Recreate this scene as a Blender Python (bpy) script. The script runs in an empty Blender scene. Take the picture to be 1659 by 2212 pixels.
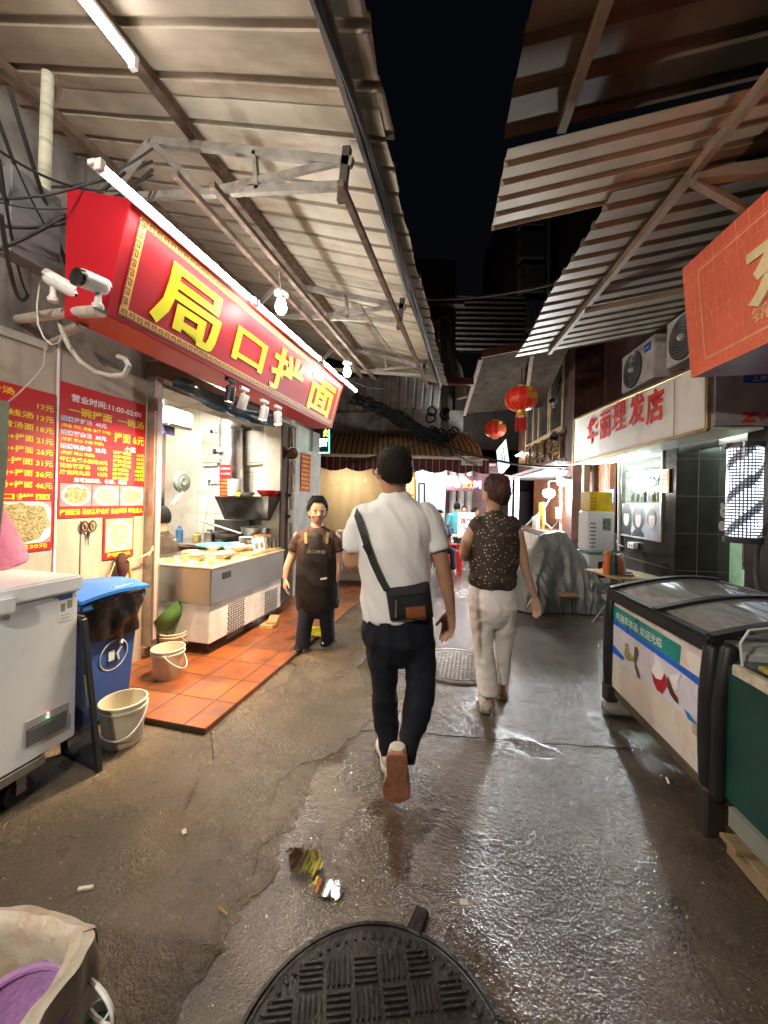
import bpy, bmesh, math, random
from mathutils import Vector, Matrix, noise
random.seed(7)
rad = math.radians
scene = bpy.context.scene
col = scene.collection
# ---------------------------------------------------------------- camera, world, exposure
CX, CY, FPX, CAMH, ROLL = 829.5, 1080.0, 831.0, 1.45, rad(1.3)
cam = bpy.data.objects.new("camera", bpy.data.cameras.new("camera"))
col.objects.link(cam); scene.camera = cam
cam.data.sensor_fit = 'VERTICAL'; cam.data.sensor_height = 36; cam.data.lens = 36 * FPX / 2212
cam.data.shift_y = -(1106 - CY) / 2212; cam.data.clip_start = 0.02; cam.data.clip_end = 300
cam.location = (0, 0, CAMH); cam.rotation_euler = (rad(90), -ROLL, rad(13.6))
w = bpy.data.worlds.new("World"); scene.world = w; w.use_nodes = True
wn = w.node_tree; bgn = wn.nodes['Background']
sky = wn.nodes.new('ShaderNodeTexSky'); sky.sky_type = 'NISHITA'; sky.sun_disc = False
sky.sun_elevation = rad(-4); sky.sun_rotation = rad(200)
wn.links.new(sky.outputs[0], bgn.inputs[0]); bgn.inputs[1].default_value = 0.07
scene.view_settings.view_transform = 'Standard'; scene.view_settings.look = 'None'
scene.view_settings.exposure = 1.05; scene.view_settings.gamma = 1
scene.render.engine = 'CYCLES'
scene.cycles.max_bounces = 7; scene.cycles.diffuse_bounces = 3; scene.cycles.glossy_bounces = 3
scene.cycles.transparent_max_bounces = 8; scene.cycles.sample_clamp_indirect = 4
scene.cycles.use_denoising = True; scene.cycles.caustics_reflective = False; scene.cycles.caustics_refractive = False

# ---------------------------------------------------------------- frames of the place
class Frame:
    """left houses (13.6 deg), right houses (7 deg) or the view axis (0): x across the lane, y along it, z up"""
    def __init__(s, deg):
        s.psi = rad(deg); s.rz = rad(13.6 - deg); s.M = Matrix.Rotation(s.rz, 4, 'Z')
    def ray(s, x, y):
        dx, dy = x - CX, y - CY; c, n = math.cos(ROLL), math.sin(ROLL)
        tx, ty = (dx * c + dy * n) / FPX, (-dx * n + dy * c) / FPX
        return Vector((tx * math.cos(s.psi) - math.sin(s.psi), tx * math.sin(s.psi) + math.cos(s.psi), -ty))
    def a(s, x, y, v): r = s.ray(x, y); return r * (v / r.x) + Vector((0, 0, CAMH))
    def b(s, x, y, v): r = s.ray(x, y); return r * (v / r.y) + Vector((0, 0, CAMH))
    def z(s, x, y, v): r = s.ray(x, y); return r * ((v - CAMH) / r.z) + Vector((0, 0, CAMH))
FL, FR, FC = Frame(13.6), Frame(7.0), Frame(0.0)
V = Vector

# ---------------------------------------------------------------- materials
MATS = {}
def M(name, base=(.5, .5, .5), rough=.6, metal=0., var=.18, vs=5., bump=0., bs=40., dirt=None, da=.5, ds=3., emit=None, es=0.,
      trans=0., alpha=1., spec=.5, coat=0., streak=None, sa=.6, rv=.12, ior=1.45):
    if name in MATS: return MATS[name]
    m = bpy.data.materials.new(name); m.use_nodes = True; nt = m.node_tree; N = nt.nodes; L = nt.links
    p = N['Principled BSDF']
    p.inputs['Roughness'].default_value = rough; p.inputs['Metallic'].default_value = metal
    p.inputs['Specular IOR Level'].default_value = spec; p.inputs['Transmission Weight'].default_value = trans
    p.inputs['Alpha'].default_value = alpha; p.inputs['Coat Weight'].default_value = coat; p.inputs['IOR'].default_value = ior
    tc = N.new('ShaderNodeTexCoord'); src = tc.outputs['Object']
    def noi(scale, detail=6, vec=None, ro=.6):
        n = N.new('ShaderNodeTexNoise'); n.inputs['Scale'].default_value = scale; n.inputs['Detail'].default_value = detail
        n.inputs['Roughness'].default_value = ro; L.new(vec or src, n.inputs['Vector']); return n.outputs['Fac']
    def ramp(f, a, b):
        r = N.new('ShaderNodeMapRange'); r.inputs['From Min'].default_value = a; r.inputs['From Max'].default_value = b
        r.interpolation_type = 'SMOOTHSTEP'; L.new(f, r.inputs['Value']); return r.outputs[0]
    def mix(f, a, b):
        x = N.new('ShaderNodeMix'); x.data_type = 'RGBA'
        L.new(f, x.inputs[0])
        for s, c in ((x.inputs[6], a), (x.inputs[7], b)):
            if isinstance(c, tuple): s.default_value = (*c[:3], 1)
            else: L.new(c, s)
        return x.outputs[2]
    c1 = tuple(min(1, c * (1 - var)) for c in base); c2 = tuple(min(1, c * (1 + var)) for c in base)
    cc = mix(ramp(noi(vs), .3, .7), c1, c2)
    if dirt: cc = mix_f = mix(_scale(N, L, ramp(noi(ds, 9, ro=.7), .5, .72), da), cc, dirt)
    if streak:
        mp = N.new('ShaderNodeMapping'); mp.inputs['Scale'].default_value = streak[1]; L.new(src, mp.inputs['Vector'])
        cc = mix(_scale(N, L, ramp(noi(1.0, 8, mp.outputs[0], .65), .46, .72), sa), cc, streak[0])
    L.new(cc, p.inputs['Base Color'])
    if rv:
        rr = N.new('ShaderNodeMapRange'); rr.inputs['To Min'].default_value = max(0.02, rough - rv); rr.inputs['To Max'].default_value = min(1, rough + rv)
        L.new(noi(vs * 2.3), rr.inputs['Value']); L.new(rr.outputs[0], p.inputs['Roughness'])
    if bump:
        b = N.new('ShaderNodeBump'); b.inputs['Strength'].default_value = bump; b.inputs['Distance'].default_value = .01
        L.new(noi(bs), b.inputs['Height']); L.new(b.outputs[0], p.inputs['Normal'])
    if emit:
        p.inputs['Emission Color'].default_value = (*emit, 1); p.inputs['Emission Strength'].default_value = es
    MATS[name] = m; return m
def _scale(N, L, f, k):
    n = N.new('ShaderNodeMath'); n.operation = 'MULTIPLY'; n.inputs[1].default_value = k; L.new(f, n.inputs[0]); return n.outputs[0]
def glass(name, tint=(1, 1, 1), rough=.05, alpha=.25):
    if name in MATS: return MATS[name]
    m = bpy.data.materials.new(name); m.use_nodes = True; nt = m.node_tree; N = nt.nodes; L = nt.links
    out = N['Material Output']; N.remove(N['Principled BSDF'])
    t = N.new('ShaderNodeBsdfTransparent'); t.inputs[0].default_value = (*tint, 1)
    g = N.new('ShaderNodeBsdfGlossy'); g.inputs['Roughness'].default_value = rough; g.inputs[0].default_value = (.9, .95, 1, 1)
    d = N.new('ShaderNodeBsdfDiffuse'); d.inputs[0].default_value = (.45, .48, .46, 1)
    lw = N.new('ShaderNodeLayerWeight'); lw.inputs[0].default_value = .5; pw = N.new('ShaderNodeMath'); pw.operation = 'POWER'; pw.inputs[1].default_value = 4; L.new(lw.outputs['Facing'], pw.inputs[0])
    f = N.new('ShaderNodeMath'); f.operation = 'MULTIPLY_ADD'; f.inputs[1].default_value = .75; f.inputs[2].default_value = .04; L.new(pw.outputs[0], f.inputs[0])
    x = N.new('ShaderNodeMixShader'); L.new(f.outputs[0], x.inputs[0]); L.new(t.outputs[0], x.inputs[1]); L.new(g.outputs[0], x.inputs[2])
    y = N.new('ShaderNodeMixShader'); y.inputs[0].default_value = alpha; L.new(x.outputs[0], y.inputs[1]); L.new(d.outputs[0], y.inputs[2])
    L.new(y.outputs[0], out.inputs[0]); MATS[name] = m; return m
def E(name, c, s): return M(name, base=tuple(min(.8, x) for x in c), rough=.4, emit=c, es=s, var=0, rv=0)

# ---------------------------------------------------------------- geometry
class G:
    def __init__(s): s.v = []; s.f = []
    def add(s, vs, fs):
        o = len(s.v); s.v += [V(p) for p in vs]; s.f += [tuple(o + i for i in f) for f in fs]; return s
    def mm(s, x0, x1, y0, y1, z0, z1, m=None):
        x0, x1 = sorted((x0, x1)); y0, y1 = sorted((y0, y1)); z0, z1 = sorted((z0, z1))
        vs = [V((x, y, z)) for z in (z0, z1) for x, y in ((x0, y0), (x1, y0), (x1, y1), (x0, y1))]
        if m: vs = [m @ p for p in vs]
        return s.add(vs, [(3, 2, 1, 0), (4, 5, 6, 7), (0, 1, 5, 4), (1, 2, 6, 5), (2, 3, 7, 6), (3, 0, 4, 7)])
    def box(s, c, d, rz=0, rx=0, ry=0):
        m = Matrix.Translation(c) @ Matrix.Rotation(rz, 4, 'Z') @ Matrix.Rotation(ry, 4, 'Y') @ Matrix.Rotation(rx, 4, 'X')
        h = V(d) / 2; return s.mm(-h.x, h.x, -h.y, h.y, -h.z, h.z, m)
    def bar(s, p, q, w, h=None):
        """rectangular bar from p to q"""
        p, q = V(p), V(q); h = h or w; t = (q - p).normalized(); up = V((0, 0, 1)) if abs(t.z) < .95 else V((0, 1, 0))
        r = t.cross(up).normalized() * w / 2; u = r.cross(t).normalized() * h / 2
        vs = [e + r * i + u * j for e in (p, q) for i, j in ((-1, -1), (1, -1), (1, 1), (-1, 1))]
        return s.add(vs, [(3, 2, 1, 0), (4, 5, 6, 7), (0, 1, 5, 4), (1, 2, 6, 5), (2, 3, 7, 6), (3, 0, 4, 7)])
    def tube(s, pts, r, n=8, closed=False, cap=True):
        pts = [V(p) for p in pts]; k = len(pts); rs = r if isinstance(r, (list, tuple)) else [r] * k
        vs = []; prev = None
        for i in range(k):
            a = pts[i - 1] if (i or closed) else pts[0]; b = pts[(i + 1) % k] if (i < k - 1 or closed) else pts[-1]
            t = (b - a).normalized() if (b - a).length > 1e-9 else V((0, 0, 1))
            if prev is None: prev = t.orthogonal().normalized()
            prev = (prev - t * prev.dot(t)); prev = prev.normalized() if prev.length > 1e-6 else t.orthogonal().normalized()
            o = t.cross(prev)
            vs += [pts[i] + (prev * math.cos(2 * math.pi * j / n) + o * math.sin(2 * math.pi * j / n)) * rs[i] for j in range(n)]
        fs = []
        for i in range(k if closed else k - 1):
            i2 = (i + 1) % k
            fs += [(i * n + j, i * n + (j + 1) % n, i2 * n + (j + 1) % n, i2 * n + j) for j in range(n)]
        if cap and not closed: fs += [tuple(range(n))[::-1], tuple((k - 1) * n + j for j in range(n))]
        return s.add(vs, fs)
    def lathe(s, c, prof, n=24, m=None, cap=True, sx=1, sy=1):
        """profile [(r, z)] round the vertical axis through c (m: extra rotation)"""
        m = m or Matrix.Identity(4); c = V(c); vs = []
        for r, z in prof:
            vs += [c + m.to_3x3() @ V((r * sx * math.cos(2 * math.pi * j / n), r * sy * math.sin(2 * math.pi * j / n), z)) for j in range(n)]
        fs = [(i * n + j, i * n + (j + 1) % n, (i + 1) * n + (j + 1) % n, (i + 1) * n + j) for i in range(len(prof) - 1) for j in range(n)]
        if cap: fs += [tuple(range(n))[::-1], tuple((len(prof) - 1) * n + j for j in range(n))]
        return s.add(vs, fs)
    def prism(s, pts, d):
        """polygon pts pushed along vector d"""
        pts = [V(p) for p in pts]; d = V(d); n = len(pts)
        return s.add(pts + [p + d for p in pts], [tuple(range(n))[::-1], tuple(range(n, 2 * n))] + [(i, (i + 1) % n, n + (i + 1) % n, n + i) for i in range(n)])
    def grid(s, fn, nu, nv, th=None):
        vs = [V(fn(i / nu, j / nv)) for j in range(nv + 1) for i in range(nu + 1)]; W = nu + 1
        fs = [(j * W + i, j * W + i + 1, (j + 1) * W + i + 1, (j + 1) * W + i) for j in range(nv) for i in range(nu)]
        if th:
            th = V(th); k = len(vs); vs += [p + th for p in vs]; fs += [tuple(k + q for q in f[::-1]) for f in list(fs)]
            edge = [j * W for j in range(nv + 1)], [j * W + nu for j in range(nv + 1)], list(range(W)), [nv * W + i for i in range(W)]
            for e in edge: fs += [(e[i], e[i + 1], k + e[i + 1], k + e[i]) for i in range(len(e) - 1)]
        return s.add(vs, fs)
    def ball(s, c, r, n=16, k=10, sz=1., m=None):
        prof = [(max(1e-4, r * math.sin(math.pi * i / k)), -r * sz * math.cos(math.pi * i / k)) for i in range(k + 1)]
        return s.lathe(c, prof, n, m)
    def limb(s, rings, ax=(1, 0, 0), n=14, cap=True, flat=''):
        """rings (x, y, z, rx, ry): an elliptical tube whose first axis follows ax"""
        P = [V(r[:3]) for r in rings]; k = len(P); vs = []; A = V(ax)
        if cap:
            t0 = (P[0] - P[1]).normalized(); t1 = (P[-1] - P[-2]).normalized(); q0, q1 = rings[0], rings[-1]
            m0, m1 = min(q0[3], q0[4]), min(q1[3], q1[4])
            R = [(*(P[0] + t0 * m0 * .75), q0[3] * .45, q0[4] * .45), (*(P[0] + t0 * m0 * .45), q0[3] * .8, q0[4] * .8)] + list(rings) + \
                [(*(P[-1] + t1 * m1 * .45), q1[3] * .8, q1[4] * .8), (*(P[-1] + t1 * m1 * .75), q1[3] * .45, q1[4] * .45)]
            if 's' in flat: R = R[2:]
            if 'e' in flat: R = R[:-2]
            rings = R; P = [V(r[:3]) for r in rings]; k = len(P)
        for i in range(k):
            t = (P[min(i + 1, k - 1)] - P[max(i - 1, 0)]).normalized()
            r = A - t * A.dot(t); r = r.normalized() if r.length > 1e-3 else t.orthogonal().normalized(); o = t.cross(r)
            vs += [P[i] + r * rings[i][3] * math.cos(2 * math.pi * j / n) + o * rings[i][4] * math.sin(2 * math.pi * j / n) for j in range(n)]
        fs = [(i * n + j, i * n + (j + 1) % n, (i + 1) * n + (j + 1) % n, (i + 1) * n + j) for i in range(k - 1) for j in range(n)]
        fs += [tuple(range(n))[::-1], tuple((k - 1) * n + j for j in range(n))]
        return s.add(vs, fs)
def mesh_of(name, g, off=V((0, 0, 0)), bev=0., smooth=False, seg=1):
    me = bpy.data.meshes.new(name)
    me.from_pydata([tuple(p - off) for p in g.v], [], g.f); me.validate()
    b = bmesh.new(); b.from_mesh(me); bmesh.ops.recalc_face_normals(b, faces=b.faces)
    if bev: bmesh.ops.bevel(b, geom=[e for e in b.edges if len(e.link_faces) == 2 and e.calc_face_angle(0) > .5], offset=bev, segments=seg, affect='EDGES', clamp_overlap=True)
    b.to_mesh(me); b.free()
    if smooth:
        me.polygons.foreach_set('use_smooth', [True] * len(me.polygons))
        try: me.set_sharp_from_angle(angle=rad(40))
        except Exception: pass
    return me
def skin_of(g, voxel, off=V((0, 0, 0)), smooth_it=4, amp=0., fs=(12, 12, 6), seed=0, keep=None):
    """one continuous surface out of overlapping pieces, with cloth folds of height amp"""
    me = mesh_of("tmp", g, off); o = bpy.data.objects.new("tmp", me); col.objects.link(o)
    r = o.modifiers.new("r", 'REMESH'); r.mode = 'VOXEL'; r.voxel_size = voxel
    q = o.modifiers.new("s", 'SMOOTH'); q.iterations = smooth_it; q.factor = .5
    dg = bpy.context.evaluated_depsgraph_get(); out = bpy.data.meshes.new_from_object(o.evaluated_get(dg))
    bpy.data.objects.remove(o)
    if amp:
        nr = [v.normal.copy() for v in out.vertices]
        for v, n in zip(out.vertices, nr):
            cx_, cz_ = v.co.x * .86 + v.co.z * .5, v.co.z * .86 - v.co.x * .5; p = V((cx_ * fs[0], v.co.y * fs[1], cz_ * fs[2])) + V((seed, seed * 2, 0))
            h = 1 - (abs(noise.noise(p)) * 2.4) ** .7; h2 = noise.noise(p * 2.3)
            v.co += n * amp * (h * .9 + h2 * .5 + .4)
    out.polygons.foreach_set('use_smooth', [True] * len(out.polygons)); out.update()
    return out

class Th:
    """one thing: an Empty at its base that parents its parts (or ONE mesh, see one())"""
    def __init__(s, name, label, cat, fr=FL, loc=(0, 0, 0), group=None):
        s.fr = fr; s.loc = V(loc); o = s.o = bpy.data.objects.new(name, None); col.objects.link(o)
        o.empty_display_size = .1; o.location = fr.M @ s.loc; o.rotation_euler = (0, 0, fr.rz)
        o['label'] = label; o['category'] = cat
        if group: o['group'] = group
    def part(s, name, g, mat, parent=None, label=None, smooth=False, bev=0., seg=1, me=None):
        me = me or mesh_of(name, g, s.loc, bev, smooth, seg); o = bpy.data.objects.new(name, me); col.objects.link(o)
        me.materials.clear(); me.materials.append(mat); o.parent = parent or s.o
        if label: o['label'] = label
        return o
    def text(s, name, items, mat, parent=None, label=None):
        return s.part(name, text_g(items), mat, parent, label)
def one(name, label, cat, g, mat, fr=FL, loc=(0, 0, 0), group=None, kind=None, smooth=False, bev=0., seg=1, me=None):
    me = me or mesh_of(name, g, V(loc), bev, smooth, seg); o = bpy.data.objects.new(name, me); col.objects.link(o)
    me.materials.clear(); me.materials.append(mat); o.location = fr.M @ V(loc); o.rotation_euler = (0, 0, fr.rz)
    if label: o['label'] = label
    if cat: o['category'] = cat
    if group: o['group'] = group
    if kind: o['kind'] = kind
    return o
def dup(t, loc, label, rz=None):
    """a copy of thing t (parts and sub-parts too) standing at loc of its frame"""
    def cp(o, par):
        c = o.copy(); col.objects.link(c)
        if par: c.parent = par
        for ch in [x for x in KIDS.get(o.name, [])]: cp(ch, c)
        return c
    KIDS = {}
    for x in col.objects:
        if x.parent: KIDS.setdefault(x.parent.name, []).append(x)
    r = cp(t.o, None); r.location = t.fr.M @ V(loc); r['label'] = label
    if rz is not None: r.rotation_euler = (0, 0, t.fr.rz + rz)
    return r
def text_g(items):
    """items (string, centre, xdir, ydir, width, height, extrude, bold): letters laid on real faces"""
    g = G()
    for it in items:
        st, c, xd, yd, wd, ht, ex, bo = it
        cu = bpy.data.curves.new("t", 'FONT'); cu.body = st; cu.size = 1; cu.offset = bo; cu.extrude = 0.0; cu.resolution_u = 2
        o = bpy.data.objects.new("t", cu); col.objects.link(o)
        dg = bpy.context.evaluated_depsgraph_get(); me = bpy.data.meshes.new_from_object(o.evaluated_get(dg))
        bpy.data.objects.remove(o)
        if not me.vertices: continue
        xs = [v.co.x for v in me.vertices]; ys = [v.co.y for v in me.vertices]
        x0, x1, y0, y1 = min(xs), max(xs), min(ys), max(ys)
        sx = wd / max(1e-6, x1 - x0) if wd else ht / max(1e-6, y1 - y0); sy = ht / max(1e-6, y1 - y0) if ht else sx
        if not wd and len(st) == 1: sx = sy
        xd, yd = V(xd).normalized(), V(yd).normalized(); n = xd.cross(yd).normalized(); c = V(c)
        vs = [c + xd * ((v.co.x - (x0 + x1) / 2) * sx) + yd * ((v.co.y - (y0 + y1) / 2) * sy) for v in me.vertices]
        fs = [tuple(p.vertices) for p in me.polygons]
        if ex:
            k = len(vs); from collections import Counter
            E_ = Counter(frozenset((f[i], f[(i + 1) % len(f)])) for f in fs for i in range(len(f)))
            rim = [(f[i], f[(i + 1) % len(f)]) for f in fs for i in range(len(f)) if E_[frozenset((f[i], f[(i + 1) % len(f)]))] == 1]
            vs2 = vs + [p + n * ex for p in vs]; g.add(vs2, [f[::-1] for f in fs] + [tuple(k + i for i in f) for f in fs] + [(a, b, k + b, k + a) for a, b in rim])
        else: g.add(vs, fs)
        bpy.data.meshes.remove(me)
    return g
def lerp(a, b, t): return V(a) * (1 - t) + V(b) * t
def sag(p, q, d, n=12):
    p, q = V(p), V(q); return [lerp(p, q, i / n) - V((0, 0, d * 4 * (i / n) * (1 - i / n))) for i in range(n + 1)]
# ---------------------------------------------------------------- common materials
beige = M("painted_wall", (.43, .36, .29), .55, var=.10, vs=2, bump=.15, bs=30, dirt=(.20, .15, .11), da=.55, ds=2.2, streak=((.22, .17, .12), (5, 5, .6)), sa=.5)
grime = M("grimy_concrete", (.30, .275, .25), .8, var=.3, vs=3, bump=.5, bs=25, dirt=(.03, .028, .025), da=.85, ds=1.6, streak=((.03, .028, .025), (4, 4, .5)), sa=.7)
tilew = M("white_wall_tile", (.62, .58, .50), .28, var=.08, vs=2, dirt=(.35, .27, .18), da=.5, ds=1.8)
steel = M("brushed_steel", (.52, .50, .47), .30, 1, var=.06, vs=2, bump=.03, bs=60, streak=((.42, .40, .37), (1.5, 30, .6)), sa=.35, rv=.05)
galv = M("galvanised_steel", (.55, .56, .55), .32, 1, var=.22, vs=9, bump=.08, bs=20, dirt=(.3, .27, .22), da=.4)
rust = M("rusty_steel", (.15, .095, .065), .75, var=.4, vs=12, bump=.5, bs=60, dirt=(.05, .03, .022), da=.7, ds=7)
paintst = M("painted_steel_bar", (.24, .22, .19), .6, var=.2, vs=9, bump=.3, bs=40, dirt=(.12, .06, .035), da=.85, ds=8)
white = M("white_plastic", (.70, .69, .66), .35, var=.05, dirt=(.42, .38, .32), da=.4, ds=4)
whitem = M("white_enamel", (.82, .83, .82), .3, var=.04, vs=1.5, dirt=(.45, .42, .36), da=.35, ds=3)
black = M("black_plastic", (.015, .015, .017), .4, var=.3)
blackm = M("black_metal", (.02, .02, .022), .35, var=.3, dirt=(.07, .06, .05), da=.4, ds=8)
wire = M("dark_cable", (.022, .02, .018), .6, var=.4)
wirew = M("white_cable", (.48, .45, .38), .5, var=.2)
redp = M("red_print", (.50, .015, .022), .35, var=.08, vs=2)
yel = M("yellow_print", (.85, .62, .02), .4, var=.03)
gold = M("gold_print", (.75, .42, .10), .4, var=.05)
whp = M("white_print", (.80, .78, .76), .4, var=.03)
skin = M("skin", (.50, .27, .17), .5, var=.10, vs=14, bump=.15, bs=120, spec=.4)
hairm = M("black_hair", (.010, .008, .007), .6, var=.5, vs=60, bump=1, bs=160, spec=.25)
wood = M("worn_wood", (.22, .12, .055), .6, var=.35, vs=6, bump=.4, bs=30, streak=((.10, .05, .025), (18, 18, 1.2)), sa=.7)
bulbm = E("bulb_glow", (1, .97, .92), 30)
tubem = E("tube_glow", (1, .98, .93), 25)

# ---------------------------------------------------------------- ground
def ground_mat(name, c1, c2, wet, tint):
    m = bpy.data.materials.new(name); m.use_nodes = True; nt = m.node_tree; N = nt.nodes; L = nt.links; p = N['Principled BSDF']
    tc = N.new('ShaderNodeTexCoord'); O = tc.outputs['Object']
    def noi(sc, d=6, ro=.6, dist=0, mp=None):
        n = N.new('ShaderNodeTexNoise'); n.inputs['Scale'].default_value = sc; n.inputs['Detail'].default_value = d; n.inputs['Roughness'].default_value = ro
        n.inputs['Distortion'].default_value = dist; v = O
        if mp: q = N.new('ShaderNodeMapping'); q.inputs['Scale'].default_value = mp; L.new(O, q.inputs['Vector']); v = q.outputs[0]
        L.new(v, n.inputs['Vector']); return n.outputs['Fac']
    def ss(f, a, b, lo=0, hi=1):
        r = N.new('ShaderNodeMapRange'); r.interpolation_type = 'SMOOTHSTEP'
        for k, v in (('From Min', a), ('From Max', b), ('To Min', lo), ('To Max', hi)): r.inputs[k].default_value = v
        L.new(f, r.inputs['Value']); return r.outputs[0]
    def mixc(f, a, b):
        x = N.new('ShaderNodeMix'); x.data_type = 'RGBA'; L.new(f, x.inputs[0])
        for s, c in ((x.inputs[6], a), (x.inputs[7], b)):
            if isinstance(c, tuple): s.default_value = (*c, 1)
            else: L.new(c, s)
        return x.outputs[2]
    def math_(op, a, b):
        n = N.new('ShaderNodeMath'); n.operation = op
        for i, q in enumerate((a, b)):
            if isinstance(q, (int, float)): n.inputs[i].default_value = q
            else: L.new(q, n.inputs[i])
        return n.outputs[0]
    base = mixc(ss(noi(2.2, 8), .35, .65), c1, c2)
    base = mixc(ss(noi(.9, 9, .75, .8), .47, .60, 0, .85), base, tint)
    vo = N.new('ShaderNodeTexVoronoi'); vo.inputs['Scale'].default_value = 95; L.new(O, vo.inputs['Vector'])
    base = mixc(ss(vo.outputs['Distance'], .05, .28, .55, 0), base, tuple(min(1, c * 2.0) for c in c2))
    base = mixc(ss(noi(14, 10, .8), .60, .68, 0, .75), base, tuple(c * 2.6 for c in c2))
    L.new(base, p.inputs['Base Color'])
    pud = ss(noi(1.15, 4, .55, .4), *wet)
    ro = math_('SUBTRACT', ss(noi(3.0, 8, .65), .35, .68, .08, .27), math_('MULTIPLY', pud, .30)); ro = math_('MAXIMUM', ro, .035)
    if name.startswith("concrete"): ro = ss(noi(3.0, 8, .65), .35, .68, .16, .50)
    L.new(ro, p.inputs['Roughness'])
    h = math_('ADD', math_('MULTIPLY', noi(62, 3, .5), 1.25), math_('MULTIPLY', noi(150, 2), .7)); h = math_('ADD', h, math_('MULTIPLY', noi(28, 4, .6), 1.5))
    h = math_('ADD', h, math_('MULTIPLY', noi(9, 8, .7), 2.6)); h = math_('ADD', h, math_('MULTIPLY', ss(vo.outputs['Distance'], .0, .6), .35))
    b = N.new('ShaderNodeBump'); b.inputs['Distance'].default_value = .016; L.new(h, b.inputs['Height'])
    L.new(ss(pud, 0, 1, .50 if wet[0] < 1 else .55, .06), b.inputs['Strength']); L.new(b.outputs[0], p.inputs['Normal'])
    p.inputs['Specular IOR Level'].default_value = .9 if wet[0] < 1 else .5; p.inputs['Coat Weight'].default_value = 1.0 if wet[0] < 1 else .25; p.inputs['Coat Roughness'].default_value = .12; b2 = N.new('ShaderNodeBump'); b2.inputs['Distance'].default_value = .016; b2.inputs['Strength'].default_value = .28; L.new(h, b2.inputs['Height']); L.new(b2.outputs[0], p.inputs['Coat Normal'])
    return m
asph = ground_mat("wet_asphalt", (.050, .036, .024), (.098, .073, .049), (.52, .60), (.034, .024, .017))
conc = ground_mat("concrete_slab", (.080, .058, .036), (.145, .105, .064), (2, 3), (.075, .055, .036))
def flat(x, y): return 0.006 * noise.noise(V((x * 1.3, y * 1.3, 0))) + .003 * noise.noise(V((x * 6, y * 6, 3)))
g = G().grid(lambda u, v: (-30 + 60 * u, -6 + 60 * v, -.012), 2, 2)
o = one("ground", None, None, g, asph, kind='structure')
g = G().grid(lambda u, v: (-3.2 + 9 * u, -1.5 + 14 * v, flat(-3.2 + 9 * u, -1.5 + 14 * v)), 180, 280)
one("road", None, None, g, asph, kind='structure', smooth=True)
# older concrete with a broken edge, left of the lane
edge = [FL.z(x, y, .012) for x, y in ((330, 2300), (372, 2205), (430, 2110), (470, 2060), (505, 2003), (520, 1960), (548, 1925), (590, 1890), (600, 1850), (612, 1800),
        (640, 1760), (655, 1730), (672, 1700), (690, 1640), (742, 1605), (775, 1580), (835, 1530), (790, 1490), (775, 1440), (812, 1395), (790, 1360), (800, 1320), (780, 1290))]
e2 = []
for i in range(len(edge) - 1):
    for k in range(5):
        p = lerp(edge[i], edge[i + 1], k / 5); e2.append(p + V((noise.noise(p * 17) * .035 + noise.noise(p * 47) * .02, noise.noise(p * 13 + V((5, 0, 0))) * .03, 0)))
g = G()
def slab(u, v):
    i = v * (len(e2) - 1); k = min(int(i), len(e2) - 2); q = lerp(e2[k], e2[k + 1], i - k); x0 = -3.3
    x = x0 + (q.x - x0) * u; return (x, q.y if u > .5 else q.y, .014 + flat(x, q.y) * .8 - (.012 if u == 1 else 0))
g.grid(lambda u, v: slab(u, v), 60, len(e2) - 1)
one("pavement", None, None, g, conc, kind='structure', smooth=True)
# tiled step in front of the noodle shop
tm = bpy.data.materials.new("quarry_tile"); tm.use_nodes = True; nt = tm.node_tree; N = nt.nodes; L = nt.links; p = N['Principled BSDF']
tc = N.new('ShaderNodeTexCoord'); bt = N.new('ShaderNodeTexBrick'); bt.offset = 0; bt.inputs['Scale'].default_value = 1
for k, v in (('Color1', (.34, .095, .025, 1)), ('Color2', (.22, .058, .018, 1)), ('Mortar', (.035, .02, .012, 1)), ('Mortar Size', .006), ('Brick Width', .30), ('Row Height', .30), ('Mortar Smooth', .3)): bt.inputs[k].default_value = v
L.new(tc.outputs['Object'], bt.inputs['Vector'])
nz = N.new('ShaderNodeTexNoise'); nz.inputs['Scale'].default_value = 5; nz.inputs['Detail'].default_value = 8; L.new(tc.outputs['Object'], nz.inputs['Vector'])
rg = N.new('ShaderNodeMapRange'); rg.inputs['From Min'].default_value = .42; rg.inputs['From Max'].default_value = .66; rg.inputs['To Max'].default_value = .75; L.new(nz.outputs['Fac'], rg.inputs[0])
mx = N.new('ShaderNodeMix'); mx.data_type = 'RGBA'; L.new(rg.outputs[0], mx.inputs[0]); L.new(bt.outputs['Color'], mx.inputs[6]); mx.inputs[7].default_value = (.10, .045, .025, 1)
L.new(mx.outputs[2], p.inputs['Base Color']); r2 = N.new('ShaderNodeMapRange'); r2.inputs['To Min'].default_value = .15; r2.inputs['To Max'].default_value = .5; L.new(nz.outputs['Fac'], r2.inputs[0]); L.new(r2.outputs[0], p.inputs['Roughness'])
bp = N.new('ShaderNodeBump'); bp.inputs['Distance'].default_value = .004; bp.inputs['Strength'].default_value = .8; L.new(bt.outputs['Fac'], bp.inputs['Height']); bp.invert = True; L.new(bp.outputs[0], p.inputs['Normal'])
g = G().mm(-4.2, -1.56, 2.0, 5.6, -.02, .05).mm(-4.2, -1.62, 5.6, 7.4, -.02, .048)
one("tile_pavement", None, None, g, tm, loc=(-1.56 - .15, 2.0, 0), kind='structure', bev=.004)
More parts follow.
